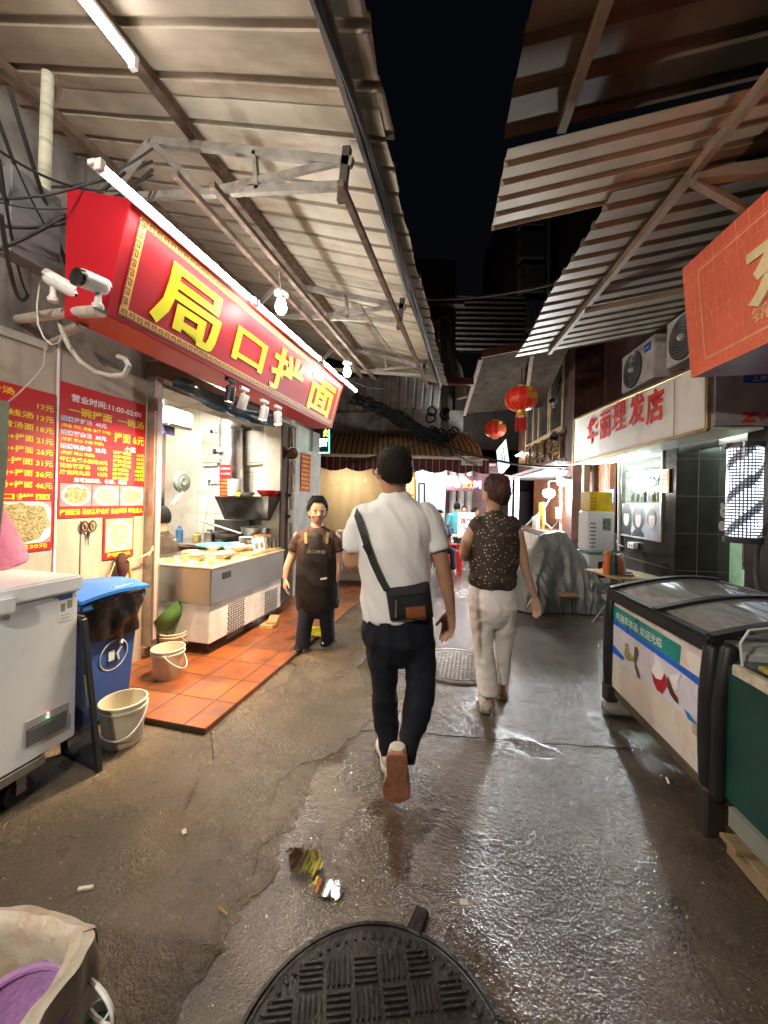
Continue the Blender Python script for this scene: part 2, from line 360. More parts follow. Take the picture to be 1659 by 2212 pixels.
# cracks and an expansion joint
g = G()
for pts in (((700, 1585), (790, 1578), (900, 1583), (1010, 1592), (1130, 1602), (1260, 1612), (1420, 1622)), ((600, 1405), (640, 1440), (625, 1475), (560, 1500), (520, 1560), (470, 1590)), ((775, 1440), (740, 1462), (700, 1470), (660, 1500)), ((690, 1640), (650, 1650), (600, 1690), (585, 1740)), ((655, 1730), (600, 1800), (560, 1830), (545, 1900)), ((455, 1580), (462, 1640), (430, 1680), (395, 1760)), ((1420, 1622), (1500, 1700), (1560, 1800))):
    zo = .0175 if pts[0][0] < 800 and len(pts) < 7 and pts[0][0] != 700 else .006
    P = [FL.z(x, y, zo) + V((0, 0, flat(*FL.z(x, y, 0).xy) * (.8 if zo > .01 else 1))) for x, y in pts]
    Q = [lerp(P[i], P[i + 1], k / 8) + V((0, noise.noise(P[i] * 9 + V((k, 0, 0))) * .012, 0)) for i in range(len(P) - 1) for k in range(8)]
    for i in range(len(Q) - 1):
        d = V((0, .004 + .003 * abs(noise.noise(Q[i] * 20)), 0)); g.add([Q[i] - d, Q[i + 1] - d, Q[i + 1] + d, Q[i] + d], [(0, 1, 2, 3)])
one("road_joint", None, None, g, M("crack_dark", (.012, .010, .008), .9), kind='structure')

wat = bpy.data.materials.new("still_water"); wat.use_nodes = True; nt = wat.node_tree; N = nt.nodes; L = nt.links; p = N['Principled BSDF']
p.inputs['Base Color'].default_value = (.022, .017, .012, 1); p.inputs['Roughness'].default_value = .03; p.inputs['Specular IOR Level'].default_value = .9
tc = N.new('ShaderNodeTexCoord'); v1 = N.new('ShaderNodeVectorMath'); v1.operation = 'SUBTRACT'; v1.inputs[1].default_value = (.5, .5, .5); L.new(tc.outputs['Generated'], v1.inputs[0])
v2 = N.new('ShaderNodeVectorMath'); v2.operation = 'LENGTH'; mp = N.new('ShaderNodeVectorMath'); mp.operation = 'MULTIPLY'; mp.inputs[1].default_value = (2, 2, 0); L.new(v1.outputs[0], mp.inputs[0]); L.new(mp.outputs[0], v2.inputs[0])
nz = N.new('ShaderNodeTexNoise'); nz.inputs['Scale'].default_value = 22; nz.inputs['Detail'].default_value = 7; nz.inputs['Roughness'].default_value = .62; L.new(tc.outputs['Object'], nz.inputs['Vector'])
ma = N.new('ShaderNodeMath'); ma.operation = 'MULTIPLY_ADD'; ma.inputs[1].default_value = 2.6; ma.inputs[2].default_value = -.30; L.new(nz.outputs['Fac'], ma.inputs[0])
ms = N.new('ShaderNodeMath'); ms.operation = 'SUBTRACT'; L.new(ma.outputs[0], ms.inputs[0]); L.new(v2.outputs['Value'], ms.inputs[1])
mr = N.new('ShaderNodeMapRange'); mr.interpolation_type = 'SMOOTHSTEP'; mr.inputs['From Min'].default_value = .22; mr.inputs['From Max'].default_value = .55; L.new(ms.outputs[0], mr.inputs['Value']); L.new(mr.outputs[0], p.inputs['Alpha'])
for i, (x, y, rx, ry, z0_) in enumerate(((655, 1858, 62, 40, .021), (700, 1915, 55, 26, .010))):
    c = FL.z(x, y, z0_); hx = abs((FL.z(x + rx, y, z0_) - c).length); hy = abs((FL.z(x, y - ry, z0_) - c).length); z0_ += max(0, flat(c.x, c.y) * .9)
    one("water_puddle", None, None, G().add([(c.x - hx, c.y - hy, z0_), (c.x + hx, c.y - hy, z0_), (c.x + hx, c.y + hy, z0_), (c.x - hx, c.y + hy, z0_)], [(0, 1, 2, 3)]), wat, loc=(c.x, c.y, z0_), kind='structure')

# ---------------------------------------------------------------- left house: walls
FACE = -2.75
w = Th("noodle_shop_building", "beige-walled noodle shop building with sooty upper concrete, left of the lane", "building", FL, (-2.85, 1, 0))
g = G().mm(FACE, -2.95, -2.5, 2.70, 0, 2.42)
w.part("wall", g, beige, label="dirty beige painted wall carrying the menu boards")
w.part("upper_wall", G().mm(-2.78, -3.1, -2.5, 6.3, 2.42, 4.3), grime)
w.part("corner_strip", G().mm(FACE + .012, FACE, 1.982, 1.992, .3, 2.5), M("white_trim", (.75, .74, .70), .5))
w.part("side_wall", G().mm(-2.52, -2.75, 4.98, 5.92, 0.05, 2.5), M("pale_wall", (.50, .49, .46), .5, dirt=(.25, .22, .18), da=.4), label="pale wall beyond the shopfront with a small red menu")
w.part("panel_joint", G().mm(FACE + .004, FACE, 2.16, 2.168, .05, 1.25), M("joint_dark", (.12, .09, .07), .8))
# kitchen room
K = Th("kitchen_interior", "white tiled kitchen room open to the lane behind the counter", "kitchen", FL, (-3.4, 3.8, 0))
tk = bpy.data.materials.new("kitchen_tile"); tk.use_nodes = True; nt = tk.node_tree; N = nt.nodes; L = nt.links; p = N['Principled BSDF']
tc = N.new('ShaderNodeTexCoord'); mp = N.new('ShaderNodeMapping'); mp.inputs['Rotation'].default_value = (rad(90), 0, 0); L.new(tc.outputs['Object'], mp.inputs['Vector'])
bt = N.new('ShaderNodeTexBrick'); bt.offset = 0; bt.inputs['Scale'].default_value = 1
for k, v in (('Color1', (.76, .71, .62, 1)), ('Color2', (.70, .65, .56, 1)), ('Mortar', (.28, .22, .15, 1)), ('Mortar Size', .004), ('Brick Width', .30), ('Row Height', .30)): bt.inputs[k].default_value = v
L.new(mp.outputs[0], bt.inputs['Vector']); nz = N.new('ShaderNodeTexNoise'); nz.inputs['Scale'].default_value = 2.5; nz.inputs['Detail'].default_value = 8; L.new(tc.outputs['Object'], nz.inputs['Vector'])
rg = N.new('ShaderNodeMapRange'); rg.inputs['From Min'].default_value = .5; rg.inputs['From Max'].default_value = .8; rg.inputs['To Max'].default_value = .6; L.new(nz.outputs['Fac'], rg.inputs[0])
mx = N.new('ShaderNodeMix'); mx.data_type = 'RGBA'; L.new(rg.outputs[0], mx.inputs[0]); L.new(bt.outputs['Color'], mx.inputs[6]); mx.inputs[7].default_value = (.33, .25, .16, 1)
L.new(mx.outputs[2], p.inputs['Base Color']); p.inputs['Roughness'].default_value = .25
K.part("back_wall", G().mm(-4.0, -2.52, 4.86, 4.98, 0.05, 2.75), tk)
K.part("inner_wall", G().mm(-4.75, -4.65, 2.55, 4.86, .05, 2.75), tilew)
K.part("near_wall", G().mm(-4.75, -2.95, 2.63, 2.71, .05, 2.75), tilew)
K.part("far_wall", G().mm(-4.75, -4.0, 4.86, 4.96, .05, 2.75), tilew)
K.part("ceiling_panel", G().mm(-4.75, -2.35, 2.5, 4.98, 2.76, 2.8), M("stained_ceiling", (.42, .38, .31), .7, dirt=(.2, .14, .08), da=.6))
# ---------------------------------------------------------------- lit lamps of the place
def tube_lamp(label, p, q, segs, drop=(0, 0, .03), lit=tubem):
    p, q = V(p), V(q); t = Th("tube_light", label, "lamp", FL, p, "fluorescent tubes under the left roof")
    d = (q - p).normalized()
    for k in range(segs):
        a, b = lerp(p, q, k / segs) + d * .02, lerp(p, q, (k + 1) / segs) - d * .02
        t.part("glass_tube", G().tube([a, b], .014, 10), lit, smooth=True)
        t.part("housing", G().bar(a + V(drop) - d * .015, b + V(drop) + d * .015, .035, .022), white, bev=.003)
        for e in (a, b): t.part("end_cap", G().bar(e - d * .012, e + d * .012, .034, .045), white, bev=.003)
    return t
tube_lamp("long lit fluorescent tubes in line above the red noodle sign", FL.a(205, 348, -1.47), FL.a(770, 845, -1.47), 3, (-.03, 0, .012))
tube_lamp("lit fluorescent tube under the rusty roof beam, top left", (-1.49, 0.15, 3.325), (-1.50, 1.385, 3.325), 1)
E_bulb = None
def bulb(label, p, top, power, group="bare bulbs on cords"):
    t = Th("light_bulb", label, "bulb", FL, p, group); p = V(p)
    t.part("glass_globe", G().lathe(p, [(.003, -.055), (.022, -.05), (.036, -.03), (.04, -.01), (.036, .015), (.028, .04), (.024, .05)], 18), bulbm, smooth=True)
    t.part("socket", G().lathe(p, [(.026, .05), (.028, .075), (.05, .085), (.05, .1), (.018, .11)], 18), white, smooth=True)
    t.part("cord", G().tube(sag(p + V((0, 0, .1)), top, .02), .004, 6), wirew)
    li = bpy.data.lights.new("bulb_light", 'POINT'); li.energy = power; li.color = (1, .93, .82); li.shadow_soft_size = .045
    lo = bpy.data.objects.new("bulb_light", li); col.objects.link(lo); lo.parent = t.o; lo.location = (0, 0, -.11)
    return t
bulb("lit bare bulb hanging before the big first sign character, nearer of two", FL.a(607, 662, -1.38), FL.a(600, 625, -1.40) + V((.0, 0, .18)), 4)
bulb("lit bare bulb hanging near the far end of the red sign", FL.a(750, 803, -1.38), FL.a(750, 803, -1.38) + V((.0, .1, .28)), 5)
tube_lamp("lit fluorescent tubes over the shop front behind the viewer", (-1.47, -2.6, 2.85), (-1.47, -.5, 2.85), 2)
bulb("lit bare bulb hanging under the left roof behind the viewer", (-1.1, -1.2, 2.9), (-1.1, -1.2, 3.3), 125)

# ---------------------------------------------------------------- left canopy
ZE, SL = 3.10, .285
def roofz(a): return ZE + SL * (-.46 - a)
sheetm = M("dirty_roof_sheet", (.33, .265, .20), .6, 0, var=.18, vs=2.5, bump=.25, bs=8, dirt=(.20, .13, .07), da=.85, ds=1.3, streak=((.12, .07, .03), (.7, 4, 1)), sa=.75)
C = Th("corrugated_canopy", "dirty corrugated metal canopy over the noodle shop side of the lane", "canopy", FL, (-1.6, 2.5, 3.4))
def corr(x0, x1, y0, y1, zf, per=.19, hgt=.032, ed=.012, jag=True):
    """trapezoid ribs running across the lane"""
    g = G(); n = int((y1 - y0) / per); prof = []; hg0 = hgt
    for i in range(n + 1):
        y = y0 + i * per; hgt = hg0 * (.7 + .7 * abs(noise.noise(V((i * 1.7, 2, 5))))) + (.006 if (i // 4) % 2 else 0)
        prof += [(y, 0), (y + per * .72, 0), (y + per * .77, hgt), (y + per * .89, hgt), (y + per * .95, 0)]
    nx = 10; W = len(prof); vs = []
    for k in range(nx + 1):
        t = k / nx; 
        for j, (y, h) in enumerate(prof):
            x = x0 + (x1 - x0) * t
            if jag and k == nx: x += noise.noise(V((y * 2.1 // .19 * .7, 3.3, 0))) * .03
            vs.append(V((x, y, zf(x) + h + noise.noise(V((x * .9, y * .8, 1))) * .02 + noise.noise(V((x * 3, y * 4, 7))) * .006)))
    fs = [(k * W + j, k * W + j + 1, (k + 1) * W + j + 1, (k + 1) * W + j) for k in range(nx) for j in range(W - 1)]
    m = len(vs); vs += [v + V((0, 0, .0025)) for v in vs]; fs += [tuple(m + q for q in f[::-1]) for f in fs]
    fs += [(nx * W + j, nx * W + j + 1, m + nx * W + j + 1, m + nx * W + j) for j in range(W - 1)]
    return g.add(vs, fs)
C.part("roof_sheet", corr(-3.0, -.42, -1.8, 1.62, lambda x: roofz(x) + .055, per=.21, hgt=.036), sheetm, label="flat grey-brown sheet with wide ribs")
C.part("roof_sheet", corr(-3.0, -.46, 1.62, 5.7, lambda x: roofz(x) + .05, per=.165, hgt=.032), M("roof_sheet_pale", (.42, .37, .29), .5, 0, var=.2, vs=3, bump=.2, bs=8, dirt=(.25, .14, .06), da=.85, ds=1.5, streak=((.18, .09, .04), (.8, 6, 1)), sa=.6))
def purlin(a, b0, b1, w=.05, h=.05, dz=0.018, m=rust, nm="purlin"): return C.part(nm, G().bar((a, b0, roofz(a) + dz), (a, b1, roofz(a) + dz), w, h), m, bev=.003)
purlin(-1.56, -1.6, 5.6, .055, .05); purlin(-.56, -1.6, 5.6, .05, .05); purlin(-2.5, -1.6, 5.6, .06, .06)
C.part("edge_cable_bundle", G().tube([( -.545 + noise.noise(V((y * .9, 1, 1))) * .03, y, roofz(-.5) - .03 - abs(noise.noise(V((y * .7, 5, 1)))) * .03) for y in [-1.6 + .25 * i for i in range(29)]], .026, 8), wire, label="bundle of dark cables strung along the canopy edge")
for k in range(5):
    C.part("loose_cable", G().tube([(-.53 + .05 * noise.noise(V((y * .8, k * 3, 1))), y, roofz(-.5) - .06 - .05 * abs(noise.noise(V((y * .6, k * 2, 4))))) for y in [-1.6 + .25 * i for i in range(29)]], .006, 6), wire)
def truss(b):
    P1, P2 = FL.b(325, 305, 1.8), FL.b(762, 352, 1.8); Q1, Q2 = FL.b(300, 425, 1.8), FL.b(738, 402, 1.8)
    sh = V((0, b - 1.8, 0)); P1, P2, Q1, Q2 = [p + sh for p in (P1, P2, Q1, Q2)]
    t = Th("roof_truss", {1.8: "pale painted steel truss nearest the viewer, across the left canopy"}.get(b, "pale steel truss farther along under the left canopy, at %s" % ("mid shop" if b < 3.8 else "the far end of the sign")), "truss", FL, (Q1.x, b, Q1.z), "steel trusses under the left canopy")
    t.part("top_chord", G().bar(P1, P2, .03, .045), paintst, bev=.002)
    t.part("bottom_chord", G().bar(Q1, Q2, .03, .04), paintst, bev=.002)
    M1 = lerp(P1, P2, .62); t.part("diagonal", G().bar(lerp(Q1, Q2, .35), P1, .025, .035), paintst)
    t.part("diagonal", G().bar(lerp(Q1, Q2, .35) , lerp(P1, P2, .95) , .02, .035), paintst)
    t.part("diagonal", G().bar(lerp(Q1, Q2, .62), lerp(P1, P2, .55), .02, .03), paintst)
    t.part("diagonal", G().bar(Q1 - V((.25, 0, .0)), P1, .03, .035), paintst)
    t.part("hanger", G().bar(P2 + V((-.03, 0, .08)), Q2 + V((-.0, 0, -.08)), .04, .03), M("dark_bracket", (.05, .045, .04), .7))
    return t
for b in (1.8, 3.25, 4.75): truss(b)
for k, (x, y, z, lab) in enumerate(((377, 375, 3.06, "long rusty square tube hung under the trusses, closest to the sign"), (457, 398, 3.04, "long square tube hung under the trusses, second from the sign"), (735, 395, 2.93, "long rusty square tube hung under the trusses nearest the lane"))):
    s = FL.z(x, y, z); one("steel_tube", lab, "steel tube", G().bar(s, s + V((.0, 3.2 if k < 2 else 3.3, 0)), .034, .034), rust, loc=s, group="steel tubes hung under the left trusses", bev=.002)

# ---------------------------------------------------------------- red noodle sign
S = Th("noodle_shop_sign", "long red lightbox sign with yellow characters over the noodle shop", "sign", FL, (-1.8, 1.43, 2.28))
b0, b1 = 1.43, 4.30; f0, f1 = V((-1.70, 0, 2.285)), V((-1.565, 0, 2.80)); up = (f1 - f0).normalized(); nrm = V((0, 1, 0)).cross(up).normalized()
def face(u, v, d=0): return V((0, b0 + (b1 - b0) * u, 0)) + lerp(f0, f1, v) + nrm * d
g = G().prism([face(0, 0), face(0, 1), V((-1.95, b0, 2.92)), V((-1.95, b0, 2.29))], (0, b1 - b0, 0))
signred = M("sign_red_film", (.40, .008, .016), .42, var=.05, vs=1.2, rv=.05, bump=.1, bs=3, spec=.3)
S.part("box", g, signred, bev=.004)
# meander border
def meander(L0, along, side, n):
    """greek key: n repeats from L0"""
    g = G(); w = .1
    for i in range(n):
        o = V(L0) + V(along) * i
        pts = [(0, 0), (.85, 0), (.85, .8), (.28, .8), (.28, .42), (.56, .42)]
        pts = [o + V(along) * x + V(side) * (y * 1.0) for x, y in pts] 
        ad, sd = V(along).normalized(), V(side).normalized(); h = V(side).length * .075
        for p, q in zip(pts[:-1], pts[1:]):
            d = (q - p).normalized(); s_ = nrm.cross(d) * h
            g.add([p - d * h - s_, q + d * h - s_, q + d * h + s_, p - d * h + s_], [(0, 1, 2, 3)])
    return g
fh = (f1 - f0).length; bw = .042; Y = V((0, 1, 0)); d1 = .003
def strip(u0, v0, u1, v1, d=.0025): return G().add([face(u0, v0, d), face(u1, v0, d), face(u1, v1, d), face(u0, v1, d)], [(0, 1, 2, 3)])
bu, bv = .02, .055; lw = .006
for (u0, v0, u1, v1) in ((bu, bv, 1 - bu, bv + bw / fh), (bu, 1 - bv - bw / fh, 1 - bu, 1 - bv)):
    S.part("border", strip(u0, v0, u1, v1), gold)
    n = 62; st = (face(u1, 0) - face(u0, 0)).length / n
    S.part("border_key", meander(face(u0, v0 + .007, .0045), Y * st, up * bw * .78, n), M("border_brown", (.16, .02, .012), .5))
for u in (bu, 1 - bu - bw / (b1 - b0)):
    S.part("border", strip(u, bv + bw / fh, u + bw / (b1 - b0), 1 - bv - bw / fh, .0027), gold)
    S.part("border_key", meander(face(u + .0005, bv + bw / fh + .01, .0047), up * .0455, Y * bw * .75, 9), MATS["border_brown"])
signyel = M("sign_yellow_film", (.80, .72, .01), .35, var=.03)
for ch, x0, x1, y0, y1 in (("局", 328, 482, 578, 748), ("口", 508, 573, 722, 798), ("拌", 588, 655, 768, 858), ("面", 668, 718, 818, 892)):
    xm = (x0 + x1) / 2; pb0, pb1 = FL.a(x0, y0 + (y1 - y0) * .5, -1.63).y, FL.a(x1, y0 + (y1 - y0) * .5, -1.63).y; u = ((pb0 + pb1) / 2 - b0) / (b1 - b0)
    S.part("character", text_g([(ch, face(u, .47 if ch != "口" else .45, .004), Y, up, (pb1 - pb0) * (.92 if ch == "局" else 1), .345 if ch != "口" else .22, .003, .022)]), signyel)
# track with spotlights on the sign's lower edge
T = Th("light_track", "thin white light track fixed along the red sign's lower edge", "light track", FL, FL.a(465, 797, -1.74))
p, q = FL.a(465, 797, -1.74), FL.a(650, 893, -1.74)
T.part("rail", G().bar(p, q, .03, .02), white, bev=.002)
def spot(px, py, label, m, tilt, beam=0):
    c = FL.a(px, py, -1.72); t = Th("spotlight", label, "spotlight", FL, c, "spotlights on the sign's light track")
    R_ = Matrix.Rotation(tilt, 4, 'Y')
    t.part("adapter", G().box(c + V((0, 0, .075)), (.03, .1, .025)), white if m is white else black, bev=.003)
    t.part("stem", G().tube([c + V((0, 0, .075)), c + V((0, 0, .03))], .007, 8), white if m is white else black)
    t.part("barrel", G().lathe(c, [(.030, -.075), (.034, -.078), (.034, .03), (.03, .035), (.001, .036)], 20, R_, cap=False), m, smooth=True)
    t.part("lens", G().lathe(c, [(.001, -.070), (.031, -.070)], 20, R_, cap=False), E("warm_lens", (1, .82, .5), 40))
    li = bpy.data.lights.new("spot_beam", 'SPOT'); li.energy = 78; li.color = (1, .74, .44); li.spot_size = rad(100); li.spot_blend = .6; li.shadow_soft_size = .03
    lo = bpy.data.objects.new("spot_beam", li); col.objects.link(lo); lo.parent = t.o; lo.location = R_.to_3x3() @ V((0, 0, -.082)); lo.rotation_euler = (0, tilt + beam, 0)
spot(498, 845, "black spotlight, the only dark one on the sign's track", black, rad(8), rad(28))
spot(527, 862, "white spotlight right after the black one, tilted", white, rad(20), rad(16))
spot(571, 887, "white spotlight third along the track, in the middle", white, rad(10), rad(-6))
spot(600, 898, "white spotlight at the far end of the sign's track", white, rad(-4), rad(30))
# ---------------------------------------------------------------- shopfront pieces
def wallbox(x0, y0, x1, y1, a, th=.01, fr=FL):
    """vertical board on plane a between two picture corners -> b0, b1, z0, z1"""
    p, q = fr.a(x0, y0, a), fr.a(x1, y1, a); return min(p.y, q.y), max(p.y, q.y), min(p.z, q.z), max(p.z, q.z)
po = Th("door_post", "tall battered steel post at the left of the noodle counter", "post", FL, (-2.69, 2.65, .16))
po.part("post_body", G().mm(-2.76, -2.66, 2.705, 2.79, .16, 2.6), M("scuffed_steel", (.42, .38, .35), .4, .7, var=.2, vs=8, dirt=(.22, .16, .12), da=.6, ds=4, bump=.2), bev=.006)
po.part("post_flange", G().mm(-2.655, -2.64, 2.71, 2.745, .22, 2.4), M("pink_film", (.45, .33, .33), .35))
one("shopfront_lintel", "dark steel lintel beam under the red sign over the shop opening", "lintel", G().mm(-2.76, -2.64, 2.7, 4.98, 2.45, 2.58).mm(-2.4, -2.3, 2.4, 4.9, 2.50, 2.56), M("lintel_dark", (.16, .10, .07), .6, dirt=(.05, .03, .02), da=.7), loc=(-2.7, 3.8, 2.45), bev=.004)
one("strip_curtain", "blue plastic roll-up sheet gathered under the lintel", "plastic sheet", G().grid(lambda u, v: (-2.58 + .02 * math.sin(u * 17) + .04 * noise.noise(V((u * 5, v * 3, 0))), 2.80 + 1.75 * u, 2.5 - v * (.11 + .07 * math.sin(u * 3.1)) - .02 * u), 60, 8, (-.004, 0, 0)),
    M("blue_plastic", (.03, .06, .09), .3, var=.5, vs=14, bump=.8, bs=12), loc=(-2.56, 3.6, 2.4), smooth=True)

def board(name, label, y0, y1, z0, z1, rows, photo=None, a=FACE, cat="menu board"):
    t = Th(name, label, cat, FL, (a + .01, (y0 + y1) / 2, z0))
    t.part("panel", G().mm(a + .002, a + .012, y0, y1, z0, z1), redp, bev=.001)
    W, H = y1 - y0, z1 - z0; xd, yd = (0, 1, 0), (0, 0, 1); by = {}
    for st, u, v, wd, ht, mt in rows:
        by.setdefault(mt, []).append((st, (a + .0135, y0 + W * u, z0 + H * v), xd, yd, wd * W if wd else None, ht * H * 1.12, 0, .022))
    for mt, it in by.items():
        for q in it: t.part("text_line", text_g([q]), MATS[mt])
    return t
M("cyan_print", (.45, .60, .80), .35)
def foodm(name, c1, c2, c3):
    m = bpy.data.materials.new(name); m.use_nodes = True; nt = m.node_tree; N = nt.nodes; L = nt.links; p = N['Principled BSDF']; p.inputs['Roughness'].default_value = .35
    tc = N.new('ShaderNodeTexCoord'); vo = N.new('ShaderNodeTexVoronoi'); vo.inputs['Scale'].default_value = 70; no = N.new('ShaderNodeTexNoise'); no.inputs['Scale'].default_value = 45; no.inputs['Distortion'].default_value = 2
    L.new(tc.outputs['Object'], vo.inputs['Vector']); L.new(tc.outputs['Object'], no.inputs['Vector'])
    r = N.new('ShaderNodeValToRGB'); r.color_ramp.elements[0].position = .35; r.color_ramp.elements[0].color = (*c1, 1); r.color_ramp.elements[1].position = .62; r.color_ramp.elements[1].color = (*c2, 1)
    e = r.color_ramp.elements.new(.5); e.color = (*c3, 1); L.new(no.outputs['Fac'], r.inputs[0]); L.new(r.outputs[0], p.inputs['Base Color']); return m
food1 = foodm("noodle_photo", (.10, .13, .04), (.55, .42, .22), (.30, .25, .13)); food2 = foodm("salad_photo", (.45, .48, .22), (.10, .20, .06), (.62, .58, .38)); food3 = foodm("shredded_photo", (.30, .16, .05), (.60, .46, .24), (.50, .36, .16))
platem = M("plate_print", (.62, .62, .60), .3); tablem = M("tabletop_print", (.22, .21, .22), .4)
def photo(t, y0, y1, z0, z1, fm, a=FACE, k=.47, bg=tablem, dy=0, dz=0):
    x = a + .0132; ph = t.part("food_photo", G().mm(x, x + .001, y0, y1, z0, z1), bg)
    cy, cz = (y0 + y1) / 2 + dy, (z0 + z1) / 2 + dz; ry, rz = (y1 - y0) * k, (z1 - z0) * k
    el = lambda s, xx, j=0: [(xx, max(y0, min(y1, cy + ry * s * math.cos(q) * (1 + j * noise.noise(V((q * 2, 1, 1)))))), max(z0, min(z1, cz + rz * s * math.sin(q) * (1 + j * noise.noise(V((q * 2, 5, 1))))))) for q in [i * math.pi / 20 for i in range(40)]]
    t.part("plate_picture", G().add(el(1, x + .002), [tuple(range(40))]), platem, ph); t.part("food_picture", G().add(el(.8, x + .003, .3), [tuple(range(40))]), fm, ph)
B2 = wallbox(127, 822, 308, 1112, FACE)
rows = [("营业时间:11:00-02:00", .52, .90, .82, .052, "white_print"), ("一碗拌面  一碗汤", .53, .805, .88, .06, "yellow_print"),
        ("拌面 6元", .78, .665, .40, .075, "yellow_print"), ("小菜", .79, .575, .15, .042, "white_print"),
        ("招牌海鲜汤  40元", .25, .735, .48, .036, "cyan_print"), ("(花蛤 虾仁 鱿鱼 鱼羹 海蛎)", .28, .682, .52, .026, "yellow_print"),
        ("招牌猪杂汤  30元", .25, .632, .48, .036, "cyan_print"), ("(猪腰 猪心 小肠 猪肝)", .24, .582, .44, .026, "yellow_print"),
        ("招牌鸭杂汤  25元", .25, .532, .48, .036, "cyan_print"), ("(鸭腱 鸭心 鸭肠)", .19, .482, .34, .026, "yellow_print"),
        ("虾仁鱼羹小肠汤20元", .26, .436, .50, .032, "yellow_print"), ("花蛤猪肝汤    15元", .26, .388, .50, .032, "yellow_print"), ("扁食肉丸汤    15元", .26, .340, .50, .032, "yellow_print"),
        ("汤可加米粉、冬粉、线面", .45, .285, .60, .032, "white_print"), ("拌面配汤 汤加各种食材 自由选料 丰俭由人", .50, .042, .96, .042, "yellow_print")]
for i, (s, pz) in enumerate((("凉拌青菜", 10), ("凉拌鸭肠", 30), ("拌脆骨肉", 30), ("凉拌猪肚", 35), ("炒花蛤", 40), ("炒海蛎", 45), ("炒米粉", 15))):
    rows.append((f"{s}    {pz}元", .78, .535 - i * .036, .42, .025, "yellow_print"))
t = board("menu_board", "large red menu board headed with opening hours, nearest the door post", *B2[:2], *B2[2:], rows)
W = B2[1] - B2[0]; H = B2[3] - B2[2]
for i, fm in enumerate((food1, food2, food3)): photo(t, B2[0] + W * (.02 + .325 * i), B2[0] + W * (.335 + .325 * i), B2[2] + H * .085, B2[2] + H * .255, fm)
B1 = (1.30, 1.970, 1.074, 2.10)
rows = [("红烧肉冬粉汤", .35, .955, .6, .038, "yellow_print")]
for i, (s, pz) in enumerate((("", 13), ("猪肝线汤", 13), ("小肠清汤面", 18), ("小肠汤+拌面", 21), ("小肠汤+拌面", 26), ("杂汤+拌面", 31), ("猪杂汤+拌面", 36), ("海鲜汤+拌面", 46))):
    if s: rows.append((s, .60, .905 - i * .0705 + .0, .42, .036, "yellow_print"))
    rows.append((f"{pz}元", .91, .90 - i * .0705, .15, .034, "yellow_print"))
rows += [("局口拌面", .68, .338, .58, .034, "yellow_print"), ("海蛎煎30元", .75, .03, .40, .028, "yellow_print")]
t = board("menu_board", "red price board by the picture's left edge with a big noodle plate photo", B1[0], B1[1], B1[2], B1[3], rows)
photo(t, 1.60, 1.955, 1.125, 1.39, food1, k=.6)
B3 = wallbox(222, 1118, 285, 1200, FACE)
t = board("food_poster", "small red-edged poster of a round dish below the larger menu", *B3[:2], *B3[2:], [("海蛎煎30元", .5, .09, .8, .10, "yellow_print")], cat="poster")
photo(t, B3[0] + .012, B3[1] - .012, B3[2] + .055, B3[3] - .012, food2, bg=M("tan_print", (.45, .36, .22), .4))
B4 = (5.17, 5.50, 1.55, 2.12)
rows = [(s, .42, .90 - i * .115, .66, .06, "yellow_print") for i, s in enumerate(("冬粉汤", "线面汤", "小肠清汤面", "小肠汤拌面", "猪杂汤拌面", "鸭杂汤", "海鲜汤", "拌面"))] + [(s, .88, .90 - i * .115, .14, .05, "yellow_print") for i, s in enumerate("13 18 21 26 31 36 46 15".split())]
board("menu_board", "narrow red menu board on the pale wall beyond the counter", *B4, rows, a=-2.52)
# scissors on a nail
c = FL.a(190, 1150, FACE + .012); sc = Th("scissors", "black and orange scissors hanging on the beige wall", "scissors", FL, c)
for s in (-1, 1):
    sc.part("handle", G().tube([c + V((.006, s * .030 + .024 * math.cos(q), .045 + .036 * math.sin(q))) for q in [i * math.pi / 8 for i in range(16)]], .006, 6, closed=True), black)
    sc.part("grip_ring", G().tube([c + V((.008, s * .030 + .017 * math.cos(q), .045 + .028 * math.sin(q))) for q in [i * math.pi / 8 for i in range(16)]], .003, 6, closed=True), M("orange_plastic", (.6, .22, .05), .4))
    sc.part("blade", G().prism([c + V((.003, s * .016, .012)), c + V((.003, -s * .004, -.01)), c + V((.003, -s * .004, -.10)), c + V((.003, s * .006, .01))], (.004, 0, 0)), steel)
# dark rag, hose and cords by the post
c = FL.a(262, 1215, -2.70)
one("rag", "dark brown rag hanging from a nail beside the door post", "rag", G().limb([(c.x, c.y, c.z + .06, .03, .02), (c.x + .01, c.y, c.z + .02, .05, .03), (c.x + .01, c.y + .01, c.z - .06, .05, .03), (c.x, c.y + .01, c.z - .13, .02, .012), (c.x, c.y + .01, c.z - .17, .004, .004)], (0, 1, 0)), M("brown_rag", (.06, .02, .02), .9, bump=1, bs=20), loc=c, smooth=True)
h = [FL.a(x, y, -2.69) for x, y in ((275, 1212), (281, 1240), (282, 1270), (279, 1330), (283, 1400))]
one("hose", "orange rubber hose hanging down the wall beside the post", "hose", G().tube(h, .011, 8), M("orange_rubber", (.65, .22, .03), .45), loc=h[0], smooth=True)
h = [FL.a(*q, -2.68) for q in ((248, 1215), (235, 1250), (215, 1290))]
one("cord", "yellow cord running slantwise down the beige wall", "cord", G().tube(h, .005, 6), M("yellow_cord", (.60, .50, .22), .6), loc=h[0])
h = [FL.a(*q, -2.655) for q in ((275, 1210), (295, 1207), (318, 1197), (332, 1186), (330, 1180), (322, 1200), (318, 1196))]
one("cord", "pale yellow cord tied round the door post", "cord", G().tube(h, .007, 6), MATS["yellow_cord"], loc=h[0])
